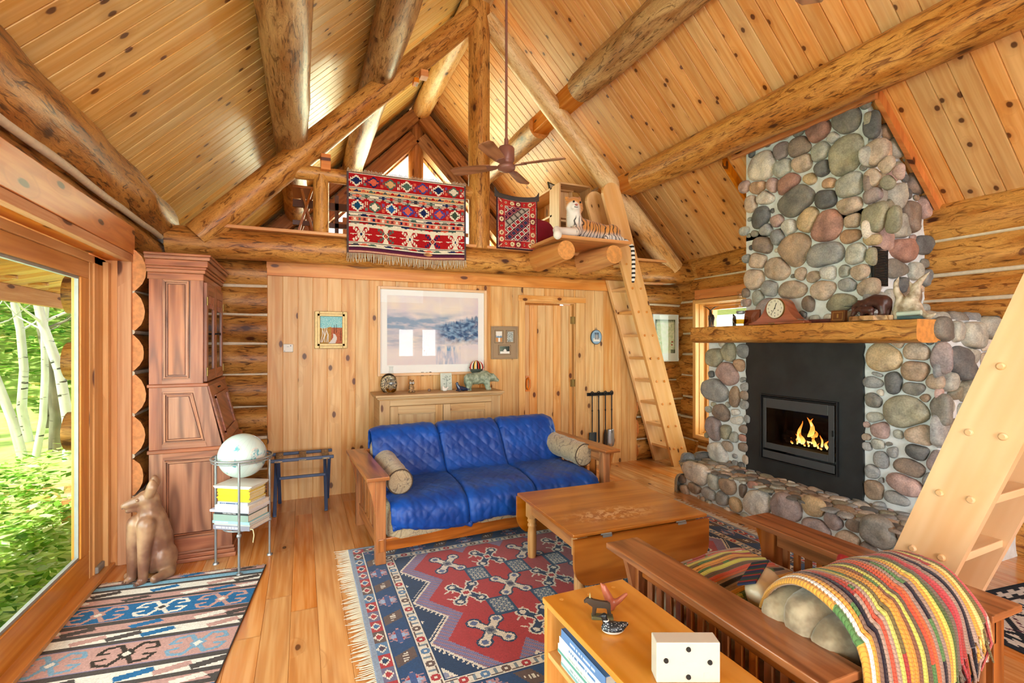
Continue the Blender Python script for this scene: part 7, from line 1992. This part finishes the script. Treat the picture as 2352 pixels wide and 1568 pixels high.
# bookshelf in the loft
ls = thing('loft_bookshelf', 'open pale wooden bookshelf in the loft behind the plush tiger', 'bookshelf', (3.30, 6.55, LZ))
M['shelf'] = wood('shelf_pine', '#b27b42', '#d9aa72', '#e6bd8a', rough=.5, knots=.15, rings=.15, tint=.06)
mb = MB()
for x in (-.62, .62): mb.box((x-.012, -.75, 0), (x+.012, .95, .92), grain=2) if False else None
mb.box((-.02, -.75, 0), (0.01, 1.1, .98), grain=1) if False else None
for y in (-.70, .25, 1.1): mb.box((-.26, y-.012, 0), (.05, y+.012, .98), grain=2)
mb.box((.03, -.76, 0), (.05, 1.1, .98), grain=1); mk('upright', mb, M['shelf'], ls, bevel=.002)
for z in (.30, .62, .985):
    mb = MB(); mb.box((-.27, -.775, z-.014), (.06, 1.12, z+.014), grain=1); mk('shelf', mb, M['shelf'], ls, bevel=.002)
mb = MB()
for k in range(14): mb.box((.02, -.74+k*.13, .02), (.03, -.62+k*.13, .97), grain=2)
mk('back_boards', mb, M['shelf'], ls)
mb = MB()
for x in (-.27, .19): mb.box((x, -.98, 0), (x+.022, -.72, 1.0), grain=2)
for z in (.0, .5, .985): mb.box((-.26, -.98, z), (.2, -.72, z+.022), grain=0)
mk('end_compartment', mb, M['shelf'], ls, bevel=.002)
for k, (y, h, w, cl, lb) in enumerate([(-.1, .17, .03, '#2b2a2c', 'black framed letter plaque on the loft bookshelf'), (.08, .12, .025, '#8a5638', 'small brown book on the loft bookshelf'), (.55, .15, .03, '#7a4a34', 'brown ornament near the far end of the loft bookshelf')]):
    mb = MB(); mb.box((-.02, -w, 0), (.02, w, h)); o = mk('shelf_ornament', mb, pc(cl), loc=(3.14, 6.55+y, LZ+.314), bevel=.003); o['label'] = lb; o['category'] = 'ornament'
t = thing('photo_frame', 'dark framed photograph standing on top of the loft bookshelf', 'picture frame', (3.27, 6.15, LZ+1.0), .5)
mb = MB(); mb.box((-.10, -.008, 0), (.10, .008, .2)); mk('frame', mb, plain('dark_green_frame', '#2d3a38', .4), t, rot=(-.25, 0, 0))
mb = MB(); mb.box((-.075, -.011, .025), (.075, -.007, .175)); mk('photograph', mb, plain('pale_photo', '#c9d6d8', .4, var=.2), t, rot=(-.25, 0, 0))
mb = MB(); mb.tube([(0, -.16, .03), (0, .16, .03)], .045, 10, wob=.15, seed=3)
o = mk('wicker_roll', mb, plain('wicker', '#8a6a44', .9, var=.3, scale=80), loc=(3.2, 6.8, LZ+1.0)); o['label'] = 'brown woven basket lying on the far top of the loft bookshelf'; o['category'] = 'basket'
mb = MB(); mb.cushion((0, 0, .26), (.6, .6, .52), 14, .55, seed=8, wob=.02)
o = mk('bean_bag', mb, plain('crimson_cloth', '#8e1030', .8, var=.12), loc=(2.68, 5.75, LZ)); o['label'] = 'crimson bean bag in the loft beside the small red rug'; o['category'] = 'bean bag'
# folding easel-like chair at the left of the loft
t = thing('folding_chair', 'wooden folding chair frame in the loft left of the railing post', 'chair', (.04, 5.75, LZ))
for a, b in (((-.12, 0, 0), (.06, 0, .62)), ((.10, .03, 0), (-.05, .03, .60)), ((-.12, .4, 0), (.06, .4, .62)), ((.10, .37, 0), (-.05, .37, .60))):
    mb = MB(); mb.bar(a, b, .025, .03, up=(0, 1, 0)); mk('leg', mb, M['tablewood'], t, bevel=.003)
mb = MB(); mb.box((-.14, -.02, .60), (.10, .42, .625), grain=1); mk('seat', mb, M['tablewood'], t, bevel=.003)
mb = MB(); mb.box((.34, 5.95, LZ), (.38, 6.0, LZ+.62), grain=2); mb.box((-.1, 5.95, LZ+.45), (.66, 5.99, LZ+.53), grain=0); mb.box((-.1, 5.95, LZ+.25), (.66, 5.99, LZ+.30), grain=0)
o = mk('bed_frame', mb, plain('dark_bed_frame', '#5a3218', .4)); o['label'] = 'dark wooden slatted bed end in the loft behind the railing'; o['category'] = 'bed'

# plush tiger lying on the platform
g = G('tiger_plush'); o_ = g.obj(); x_, y_, z_ = g.sep(o_)
w1 = g.noise(o_, 7, 2, .5)
st_ = g.ma('ABSOLUTE', g.ma('SINE', g.ma('ADD', g.ma('MULTIPLY', x_, 78), g.ma('MULTIPLY', w1, 11))))
body_m = g.step(st_, .46, .30)
dhead = g.n('VectorMath', [g.n('VectorMath', [o_, (-.17, -.05, .31)], operation='SUBTRACT')], out=1, operation='LENGTH')
nothead = g.step(dhead, .10, .14)
fur = g.mix(g.step(z_, .05, .11), lin('#eee7da'), lin('#d99448'))
chest = g.n('VectorMath', [g.n('VectorMath', [g.n('VectorMath', [o_, (-.2, -.09, .17)], operation='SUBTRACT'), (1, 1, .6)], operation='MULTIPLY')], out=1, operation='LENGTH')
fur = g.mix(g.step(chest, .11, .06), fur, lin('#efe9de'))
muz = g.n('VectorMath', [g.n('VectorMath', [o_, (-.21, -.11, .265)], operation='SUBTRACT')], out=1, operation='LENGTH')
fur = g.mix(g.step(muz, .075, .05), fur, lin('#f2ece2'))
legs = g.step(x_, -.20, -.23)
amt = g.ma('MULTIPLY', g.ma('MULTIPLY', body_m, nothead), g.step(legs, .9, .5))
sh = g.ma('ABSOLUTE', g.ma('SINE', g.ma('ADD', g.ma('MULTIPLY', z_, 150), g.ma('MULTIPLY', w1, 9))))
hs = g.ma('MULTIPLY', g.ma('MULTIPLY', g.step(sh, .25, .12), g.step(dhead, .14, .10)), g.step(muz, .07, .10))
fz = g.noise(o_, 150, 2)
col = g.mix(g.ma('MULTIPLY', amt, .92), fur, lin('#1f1a16')); col = g.mix(g.ma('MULTIPLY', hs, .6), col, lin('#3a2a1c'))
M['tiger'] = g.end(col, .9, g.bump(fz, .4, .004), sheen=.3)
tg = thing('plush_tiger', 'life-like plush tiger lying on the loft platform with its tail hanging down', 'plush toy', (2.88, 4.66, 2.656)); tg.scale = (1.18, 1.18, 1.18)
blob('body', [('c', [(.28, .05, .10), (.12, .03, .115), (-.05, .0, .125), (-.14, -.02, .14)], [.085, .085, .09, .085]),
  ('b', (.27, -.01, .09), (.10, .06, .10)), ('c', [(.22, -.07, .04), (.34, -.06, .035)], [.045, .035]), ('c', [(.24, -.09, .035), (.14, -.12, .03)], [.036, .03]),
  ('c', [(-.14, -.02, .15), (-.17, -.04, .24), (-.17, -.045, .29)], [.085, .066, .06]),
  ('b', (-.17, -.05, .31), (.082, .075, .078)), ('b', (-.19, -.105, .282), (.042, .035, .034)), ('b', (-.225, -.06, .285), (.03, .03, .04)), ('b', (-.115, -.07, .285), (.03, .03, .04)),
  ('b', (-.235, -.03, .375), (.022, .014, .024)), ('b', (-.105, -.04, .378), (.022, .014, .024)),
  ('c', [(-.15, -.08, .09), (-.22, -.15, .045), (-.36, -.16, .04)], [.055, .04, .036]), ('b', (-.37, -.165, .035), (.05, .04, .034)),
  ('c', [(-.17, .0, .08), (-.30, -.02, .01)], [.05, .034]), ('c', [(-.30, -.1, .04), (-.44, -.22, .03), (-.45, -.25, -.0)], [.036, .034, .03]), ('b', (-.45, -.258, -.02), (.04, .034, .042))], M['tiger'], .010, 4, tg)
mb = MB()
for s in (-1, 1): mb.ball((-.178+s*.034, -.122, .325), .0095, 10, 8)
mk('eye', mb, M['black_metal'], tg)
mb = MB(); mb.ball((-.196, -.141, .292), (.016, .008, .010), 10, 8); mk('nose', mb, plain('pink_nose', '#b5685c', .5), tg)
mb = MB(); mb.tube([(-.215, -.135, .275), (-.196, -.14, .27), (-.177, -.135, .275)], .003, 6); mk('mouth', mb, M['black_metal'], tg)
g = G('tail_plush'); ss = g.ma('SINE', g.ma('MULTIPLY', g.sep(g.obj())[2], 150)); M['tail'] = g.end(g.mix(g.step(ss, .1, .3), lin('#f1ece2'), lin('#211c18')), .9)
mb = MB(); mb.tube([(.34, .0, .05), (.40, -.06, .03), (.425, -.12, -.03), (.43, -.13, -.16), (.425, -.135, -.32), (.42, -.135, -.37)], [.022, .02, .019, .018, .018, .012], 12); mk('tail', mb, M['tail'], tg)

# ceiling fan under the ridge
M['fan'] = plain('rosy_brown_metal', '#8f5f50', .4, .1, var=.05)
M['fanblade'] = wood('fan_blade_oak', '#6b3d25', '#a8714f', '#bb8662', su=3, sv=24, knots=0, rough=.4, rings=.6, tint=.03)
def fan(x, y, z, ztop, rot0, label, R=.57):
    f = thing('ceiling_fan', label, 'ceiling fan', (x, y, z), rot0, 'ceiling fans under the ridge')
    mb = MB(); mb.tube([(0, 0, .2), (0, 0, ztop-z)], .013, 10); mb.tube([(0, 0, .17), (0, 0, .26)], .02, 12); mk('down_rod', mb, M['fan'], f)
    mb = MB(); mb.lathe([(.0, -.055), (.03, -.054), (.06, -.045), (.082, -.03), (.088, -.005), (.07, .012), (.06, .03), (.074, .045), (.078, .06), (.078, .165), (.07, .178), (.02, .182)], 30); mk('motor', mb, M['fan'], f)
    for k in range(4):
        a = 2*PI*k/4; T = Matrix.Rotation(a, 4, 'Z') @ Matrix.Rotation(math.radians(13), 4, 'X')
        mb = MB(); mb.T = T; mb.prism([(.07, -.012), (.12, -.03), (.19, -.045), (.2, .0), (.19, .045), (.12, .03), (.07, .012)], -.004, .003, 'xy'); ar = mk('blade_iron', mb, M['fan'], f)
        mb = MB(); mb.T = T; mb.prism([(.16, -.05), (.3, -.062), (R-.05, -.072), (R, -.045), (R, .045), (R-.05, .072), (.3, .062), (.16, .05)], .003, .010, 'xy'); mk('blade', mb, M['fanblade'], f, bevel=.002)
    return f
fan(1.79, 4.343, 3.235, 5.27, math.radians(48), 'rosy brown four bladed ceiling fan hanging on a long rod before the loft')
fan(1.93, 1.45, 3.30, 5.27, math.radians(30), 'nearer ceiling fan, only one wooden blade tip showing at the top edge')
# ------------------------------------------------------------------ things on the mantel
MZ = 1.714
M['bronze'] = plain('dark_bronze', '#3d322a', .35, .5, var=.25, scale=40)
# elk
t = thing('elk_figurine', 'dark bronze elk figurine with long antlers at the left end of the mantel', 'figurine', (3.885, 3.87, MZ), .9)
blob('body', [('c', [(-.045, 0, .105), (.035, 0, .108)], [.024, .027]), ('c', [(.045, 0, .115), (.062, 0, .145), (.068, 0, .165)], [.019, .014, .012]), ('c', [(.068, 0, .17), (.10, 0, .155)], [.013, .008]),
  ('c', [(.04, .014, .09), (.042, .014, .05), (.045, .014, .004)], [.012, .007, .006]), ('c', [(.04, -.014, .09), (.05, -.014, .05), (.048, -.014, .004)], [.012, .007, .006]),
  ('c', [(-.05, .014, .09), (-.06, .014, .05), (-.052, .014, .004)], [.014, .007, .006]), ('c', [(-.05, -.014, .09), (-.045, -.014, .05), (-.05, -.014, .004)], [.014, .007, .006]), ('c', [(-.068, 0, .11), (-.076, 0, .09)], [.006, .004])], M['bronze'], .004, 3, t)
mb = MB()
for s in (-1, 1):
    mb.tube([(.064, s*.006, .178), (.045, s*.04, .205), (.03, s*.075, .215)], [.005, .004, .0015], 6); mb.tube([(.05, s*.03, .2), (.065, s*.045, .215)], [.003, .001], 5)
mk('antlers', mb, M['bronze'], t)
mb = MB(); mb.box((-.07, -.028, 0), (.065, .028, .005)); mk('base', mb, M['bronze'], t)
# dark dish standing behind
oil_lamp((3.85, 3.47, MZ), 'tall glass oil lamp with golden oil on the mantel', M['gold_glass'])
lamp = [o for o in C.objects if o.name.startswith('oil_lamp')][-1]; lamp.scale = (1.35, 1.35, 1.19)
t = thing('carved_tile', 'reddish brown carved wooden tile leaning behind the glass lamp on the mantel', 'tile', (3.95, 3.43, MZ))
mb = MB(); mb.box((-.012, -.085, 0), (.012, .085, .15)); mk('tile', mb, plain('redwood', '#8d4a30', .4, var=.1), t, rot=(0, .12, 0), bevel=.003)
mb = MB()
for k in range(5): mb.tube([(-.013, -.06+.012*k, .02), (-.015, -.03+.008*k, .08), (-.013, -.065+.01*k, .13)], .003, 5)
mk('carving', mb, plain('redwood_light', '#a8644a', .4), t, rot=(0, .12, 0))
t = thing('small_bird_figurine', 'tiny dark figurine at the back of the mantel left of the glass lamp', 'figurine', (4.02, 3.70, MZ))
blob('body', [('c', [(0, 0, .012), (0, 0, .06), (0, 0, .10)], [.016, .02, .014]), ('c', [(0, 0, .1), (0, .012, .12)], [.012, .008])], M['bronze'], .004, 3, t)
# tambour clock
M['mahog'] = wood('mahogany', '#5a230f', '#9c4a22', '#b05a2c', su=2, sv=24, knots=0, rough=.18, rings=.5, tint=.02, coat=.6)
t = thing('mantel_clock', 'mahogany tambour mantel clock with round cream dial', 'clock', (3.885, 3.075, MZ))
top = []
for k in range(41):
    y = .25-.5*k/40; a = abs(y)
    if a < .102: z = .118+math.sqrt(.112**2-a*a)*1.0
    else: q = min(1, (a-.102)/.148); z = .026+.135*(1-q)**2.2*.98
    top.append((y, min(.232, z)))
mb = MB(); mb.prism([(-.25, .012), (.25, .012)]+top, -.055, .055, 'yz'); mk('case', mb, M['mahog'], t, bevel=.003)
mb = MB(); mb.box((-.068, -.275, 0), (.062, .275, .016), grain=1); mk('plinth', mb, M['mahog'], t, bevel=.004)
mb = MB(); mb.tube([(-.055, 0, .138), (-.064, 0, .138)], [.092, .09], 40); b_ = mk('bezel', mb, M['brass'], t)
mb = MB(); mb.tube([(-.064, 0, .138), (-.0655, 0, .138)], [.084, .084], 40); mk('dial', mb, plain('cream_dial', '#e8e4cf', .4, var=.02), t)
ink = plain('clock_ink', '#22201c', .5)
for k in range(1, 13):
    a = 2*PI*k/12; text('numeral', str(k), .021, ink, frame_M((-.0662, -.066*math.sin(a), .138+.066*math.cos(a)), (0, -1, 0), (0, 0, 1)), t, .0006)
mb = MB()
for L, w, a in ((.045, .004, 2*PI*(6.6)/12+PI), (.066, .003, 2*PI*(7.2)/12)):
    mb.bar((-.067, 0, .138), (-.067, -L*math.sin(a), .138+L*math.cos(a)), w, .0012, up=(1, 0, 0))
mb.bar((-.067, 0, .138), (-.067, -.05*math.sin(.35), .138+.05*math.cos(.35)), .006, .0012, up=(1, 0, 0)); mb.tube([(-.066, 0, .138), (-.069, 0, .138)], .006, 12)
mk('hands', mb, ink, t)
mb = MB()
for y, z in ((.03, .118), (-.034, .12), (0, .098)): mb.tube([(-.066, y, z), (-.067, y, z)], .0045, 10)
mk('winding_hole', mb, ink, t)
mb = MB(); mb.box((-.071, .0, .004), (-.067, .06, .011)); mk('name_plate', mb, M['brass'], t)
# dark wood strip behind the clock, small framed plaque
mb = MB(); mb.box((-.03, -.12, 0), (.03, .12, .03)); o = mk('wooden_box', mb, plain('rosewood', '#5b2a24', .35), loc=(3.94, 2.72, MZ), bevel=.003); o['label'] = 'flat dark rosewood box at the right end of the mantel clock'; o['category'] = 'box'
t = thing('small_plaque', 'small square brown wooden plaque with a thin border on the mantel', 'plaque', (3.88, 2.555, MZ))
mb = MB(); mb.box((-.016, -.055, 0), (.016, .055, .09)); mk('plaque', mb, plain('walnut', '#6d3f1c', .35, var=.1), t, rot=(0, .1, 0), bevel=.003)
mb = MB(); fr(mb, -.018, -.0155, -.04, .04, .014, .076, .003); mb.box((-.018, -.006, .03), (-.0155, .006, .06)); mk('gilt_line', mb, plain('gilt', '#b08a4a', .4, .4), t, rot=(0, .1, 0))
# bear carving on bark slab
t = thing('bear_carving', 'dark carved bear fishing on a bark edged wooden slab on the mantel', 'sculpture', (3.865, 2.305, MZ))
mb = MB(); rs_ = [1+.06*math.sin(k*2.3)+.05*math.cos(k*5.1) for k in range(30)]
mb.prism([(.085*rs_[k]*math.cos(2*PI*k/30), .145*rs_[k]*math.sin(2*PI*k/30)) for k in range(30)], 0, .034, 'xy'); mk('slab', mb, M['log_grey'], t)
M['ironwood'] = plain('ironwood', '#4a2c26', .35, var=.2, scale=30)
blob('bear', [('c', [(0, -.08, .125), (0, -.03, .14), (0, .03, .12)], [.058, .052, .046]), ('c', [(0, .05, .12), (-.005, .085, .112), (-.005, .115, .108)], [.042, .034, .022]), ('c', [(-.03, -.09, .10), (-.035, -.10, .05), (-.04, -.085, .04)], [.034, .024, .018]), ('c', [(.03, -.09, .10), (.03, -.09, .04)], [.034, .022]), ('c', [(-.03, .03, .09), (-.035, .035, .045)], [.026, .018]), ('c', [(.03, .03, .09), (.03, .05, .045)], [.026, .018]), ('b', (-.025, .075, .148), (.01, .01, .01)), ('b', (.02, .075, .148), (.01, .01, .01))], M['ironwood'], .006, 3, t)
blob('cub', [('c', [(-.06, -.03, .075), (-.06, .02, .078)], [.028, .026]), ('c', [(-.06, .04, .085), (-.062, .065, .08)], [.022, .014]), ('c', [(-.06, -.035, .06), (-.06, -.04, .04)], [.018, .014]), ('c', [(-.06, .02, .06), (-.06, .03, .04)], [.016, .012]), ('c', [(-.05, .085, .07), (-.052, .10, .045)], [.02, .016]), ('b', (-.05, .092, .092), (.018, .018, .018))], M['ironwood'], .005, 3, t)
mb = MB(); mb.tube([(-.02, .11, .112), (-.03, .175, .116)], .0025, 5); mk('fish_line', mb, M['black_metal'], t)
# antler
t = thing('moose_antler', 'pale moose antler standing on the right end of the mantel', 'antler', (3.90, 2.07, MZ))
g = G('antler_bone'); n1 = g.noise(g.obj(), 16, 3); M['antler'] = g.end(g.mix(g.step(n1, .35, .65), lin('#8f7c62'), lin('#d8cdb6')), .55, g.bump(n1, .3, .01))
blob('antler', [('c', [(0, .085, .0), (0, .07, .08), (0, .06, .15), (0, .085, .20), (0, .09, .255), (.01, .075, .305)], [.03, .036, .03, .021, .017, .006]),
  ('c', [(0, .02, .10), (0, -.03, .17), (0, -.035, .225), (.0, -.07, .27), (.0, -.115, .315)], [.045, .036, .026, .018, .006]), ('c', [(0, -.02, .2), (0, .005, .265)], [.018, .007]),
  ('c', [(0, .05, .08), (0, -.03, .09), (0, -.06, .04), (0, -.11, .015), (0, -.15, .03)], [.04, .042, .03, .02, .008]), ('c', [(0, .06, .02), (0, .07, .0)], [.03, .026])], M['antler'], .007, 5, t)
for k, (lb, c, z, r) in enumerate((('pale green paper scroll lying before the antler', '#c4d4c4', .058, .014), ('dark teal booklet under the paper scroll before the antler', '#3d5a5c', .022, .012))):
    mb = MB(); y0 = .04 if k == 0 else .03
    if k == 0: mb.tube([(3.865, 2.13, MZ+.038), (3.865, 1.985, MZ+.043)], .016, 14)
    else: mb.box((3.84, 1.985, MZ), (3.91, 2.12, MZ+.020))
    o = mk('paper_scroll' if k == 0 else 'booklet', mb, pc(c)); o['label'] = lb; o['category'] = 'paper' if k == 0 else 'booklet'
# ------------------------------------------------------------------ camera, light
cam = bpy.data.cameras.new('camera'); co = bpy.data.objects.new('camera', cam); C.objects.link(co)
cam.sensor_width = 36; cam.lens = 1130/2352*36; cam.clip_start = .05; cam.clip_end = 200
co.location = (0, 0, 1.55); co.rotation_euler = (PI/2, 0, -math.radians(23.058)); cam.shift_y = 3/2352
S = bpy.context.scene; S.camera = co
S.view_settings.view_transform = 'Standard'; S.view_settings.look = 'None'; S.view_settings.gamma = 1
S.view_settings.exposure = -.68
w = bpy.data.worlds.new('sky'); S.world = w; w.use_nodes = True
nt = w.node_tree; nt.nodes.clear()
out = nt.nodes.new('ShaderNodeOutputWorld'); bg = nt.nodes.new('ShaderNodeBackground'); sk = nt.nodes.new('ShaderNodeTexSky')
sk.sky_type = 'HOSEK_WILKIE'; sk.turbidity = 4; sk.sun_direction = (-.4, -.5, .77)
mx = nt.nodes.new('ShaderNodeMix'); mx.data_type = 'RGBA'; mx.inputs[0].default_value = .75; mx.inputs[7].default_value = (1, 1, 1, 1)
nt.links.new(sk.outputs[0], mx.inputs[6]); nt.links.new(mx.outputs[2], bg.inputs[0]); nt.links.new(bg.outputs[0], out.inputs[0])
bg.inputs[1].default_value = 3.0
def area(name, loc, direction, sx, sy, power, col=(1, 1, 1), spread=180):
    L = bpy.data.lights.new(name, 'AREA'); L.shape = 'RECTANGLE'; L.size = sx; L.size_y = sy; L.energy = power; L.color = col
    L.spread = math.radians(spread)
    o = bpy.data.objects.new(name, L); C.objects.link(o); o.location = loc
    o.rotation_euler = V(direction).to_track_quat('-Z', 'Y').to_euler()
    return o
# area lamps standing in for daylight at the openings
area('daylight_glass_door', (-1.75, 1.2, 1.15), (1, .15, -.05), 5.6, 1.9, 330, (.93, .97, 1))
area('fill_near_window', (.2, YN-.2, 1.25), (0, 1, 0), 2.0, 1.8, 380, (.93, .97, 1))  # extra fill lamp added at the unseen window to brighten the room
area('fill_near_gable', (1.8, YN-.2, 4.15), (0, 1, -.12), 2.4, 1.5, 380, (.93, .97, 1))  # added fill as well, up in the unseen gable behind the camera
area('daylight_near_small', (2.87, YN-.2, 1.55), (0, 1, 0), .45, .8, 14, (1, 1, 1))
area('daylight_near_small', (3.57, YN-.2, 1.55), (0, 1, 0), .45, .8, 14, (1, 1, 1))
area('daylight_loft_gable', (1.78, YG+.25, 3.6), (0, -1, -.05), 2.6, 1.6, 430, (.95, 1, .6))
area('daylight_right_window', (5.3, 4.6, 1.25), (-1, -.1, -.1), .85, 1.7, 55, (1, .99, .96))
sun = bpy.data.lights.new('sun', 'SUN'); sun.energy = 17; sun.angle = math.radians(2); sun.color = (1, .96, .88)
so = bpy.data.objects.new('sun', sun); C.objects.link(so); so.rotation_euler = V((.48, .2, -.85)).to_track_quat('-Z', 'Y').to_euler()
cy = S.cycles
cy.max_bounces = 5; cy.diffuse_bounces = 3; cy.glossy_bounces = 3; cy.transmission_bounces = 6; cy.transparent_max_bounces = 8
cy.sample_clamp_indirect = 4; cy.caustics_reflective = False; cy.caustics_refractive = False; cy.blur_glossy = 1.0
cy.use_adaptive_sampling = True; cy.adaptive_threshold = .12; cy.adaptive_min_samples = 10; cy.use_denoising = True
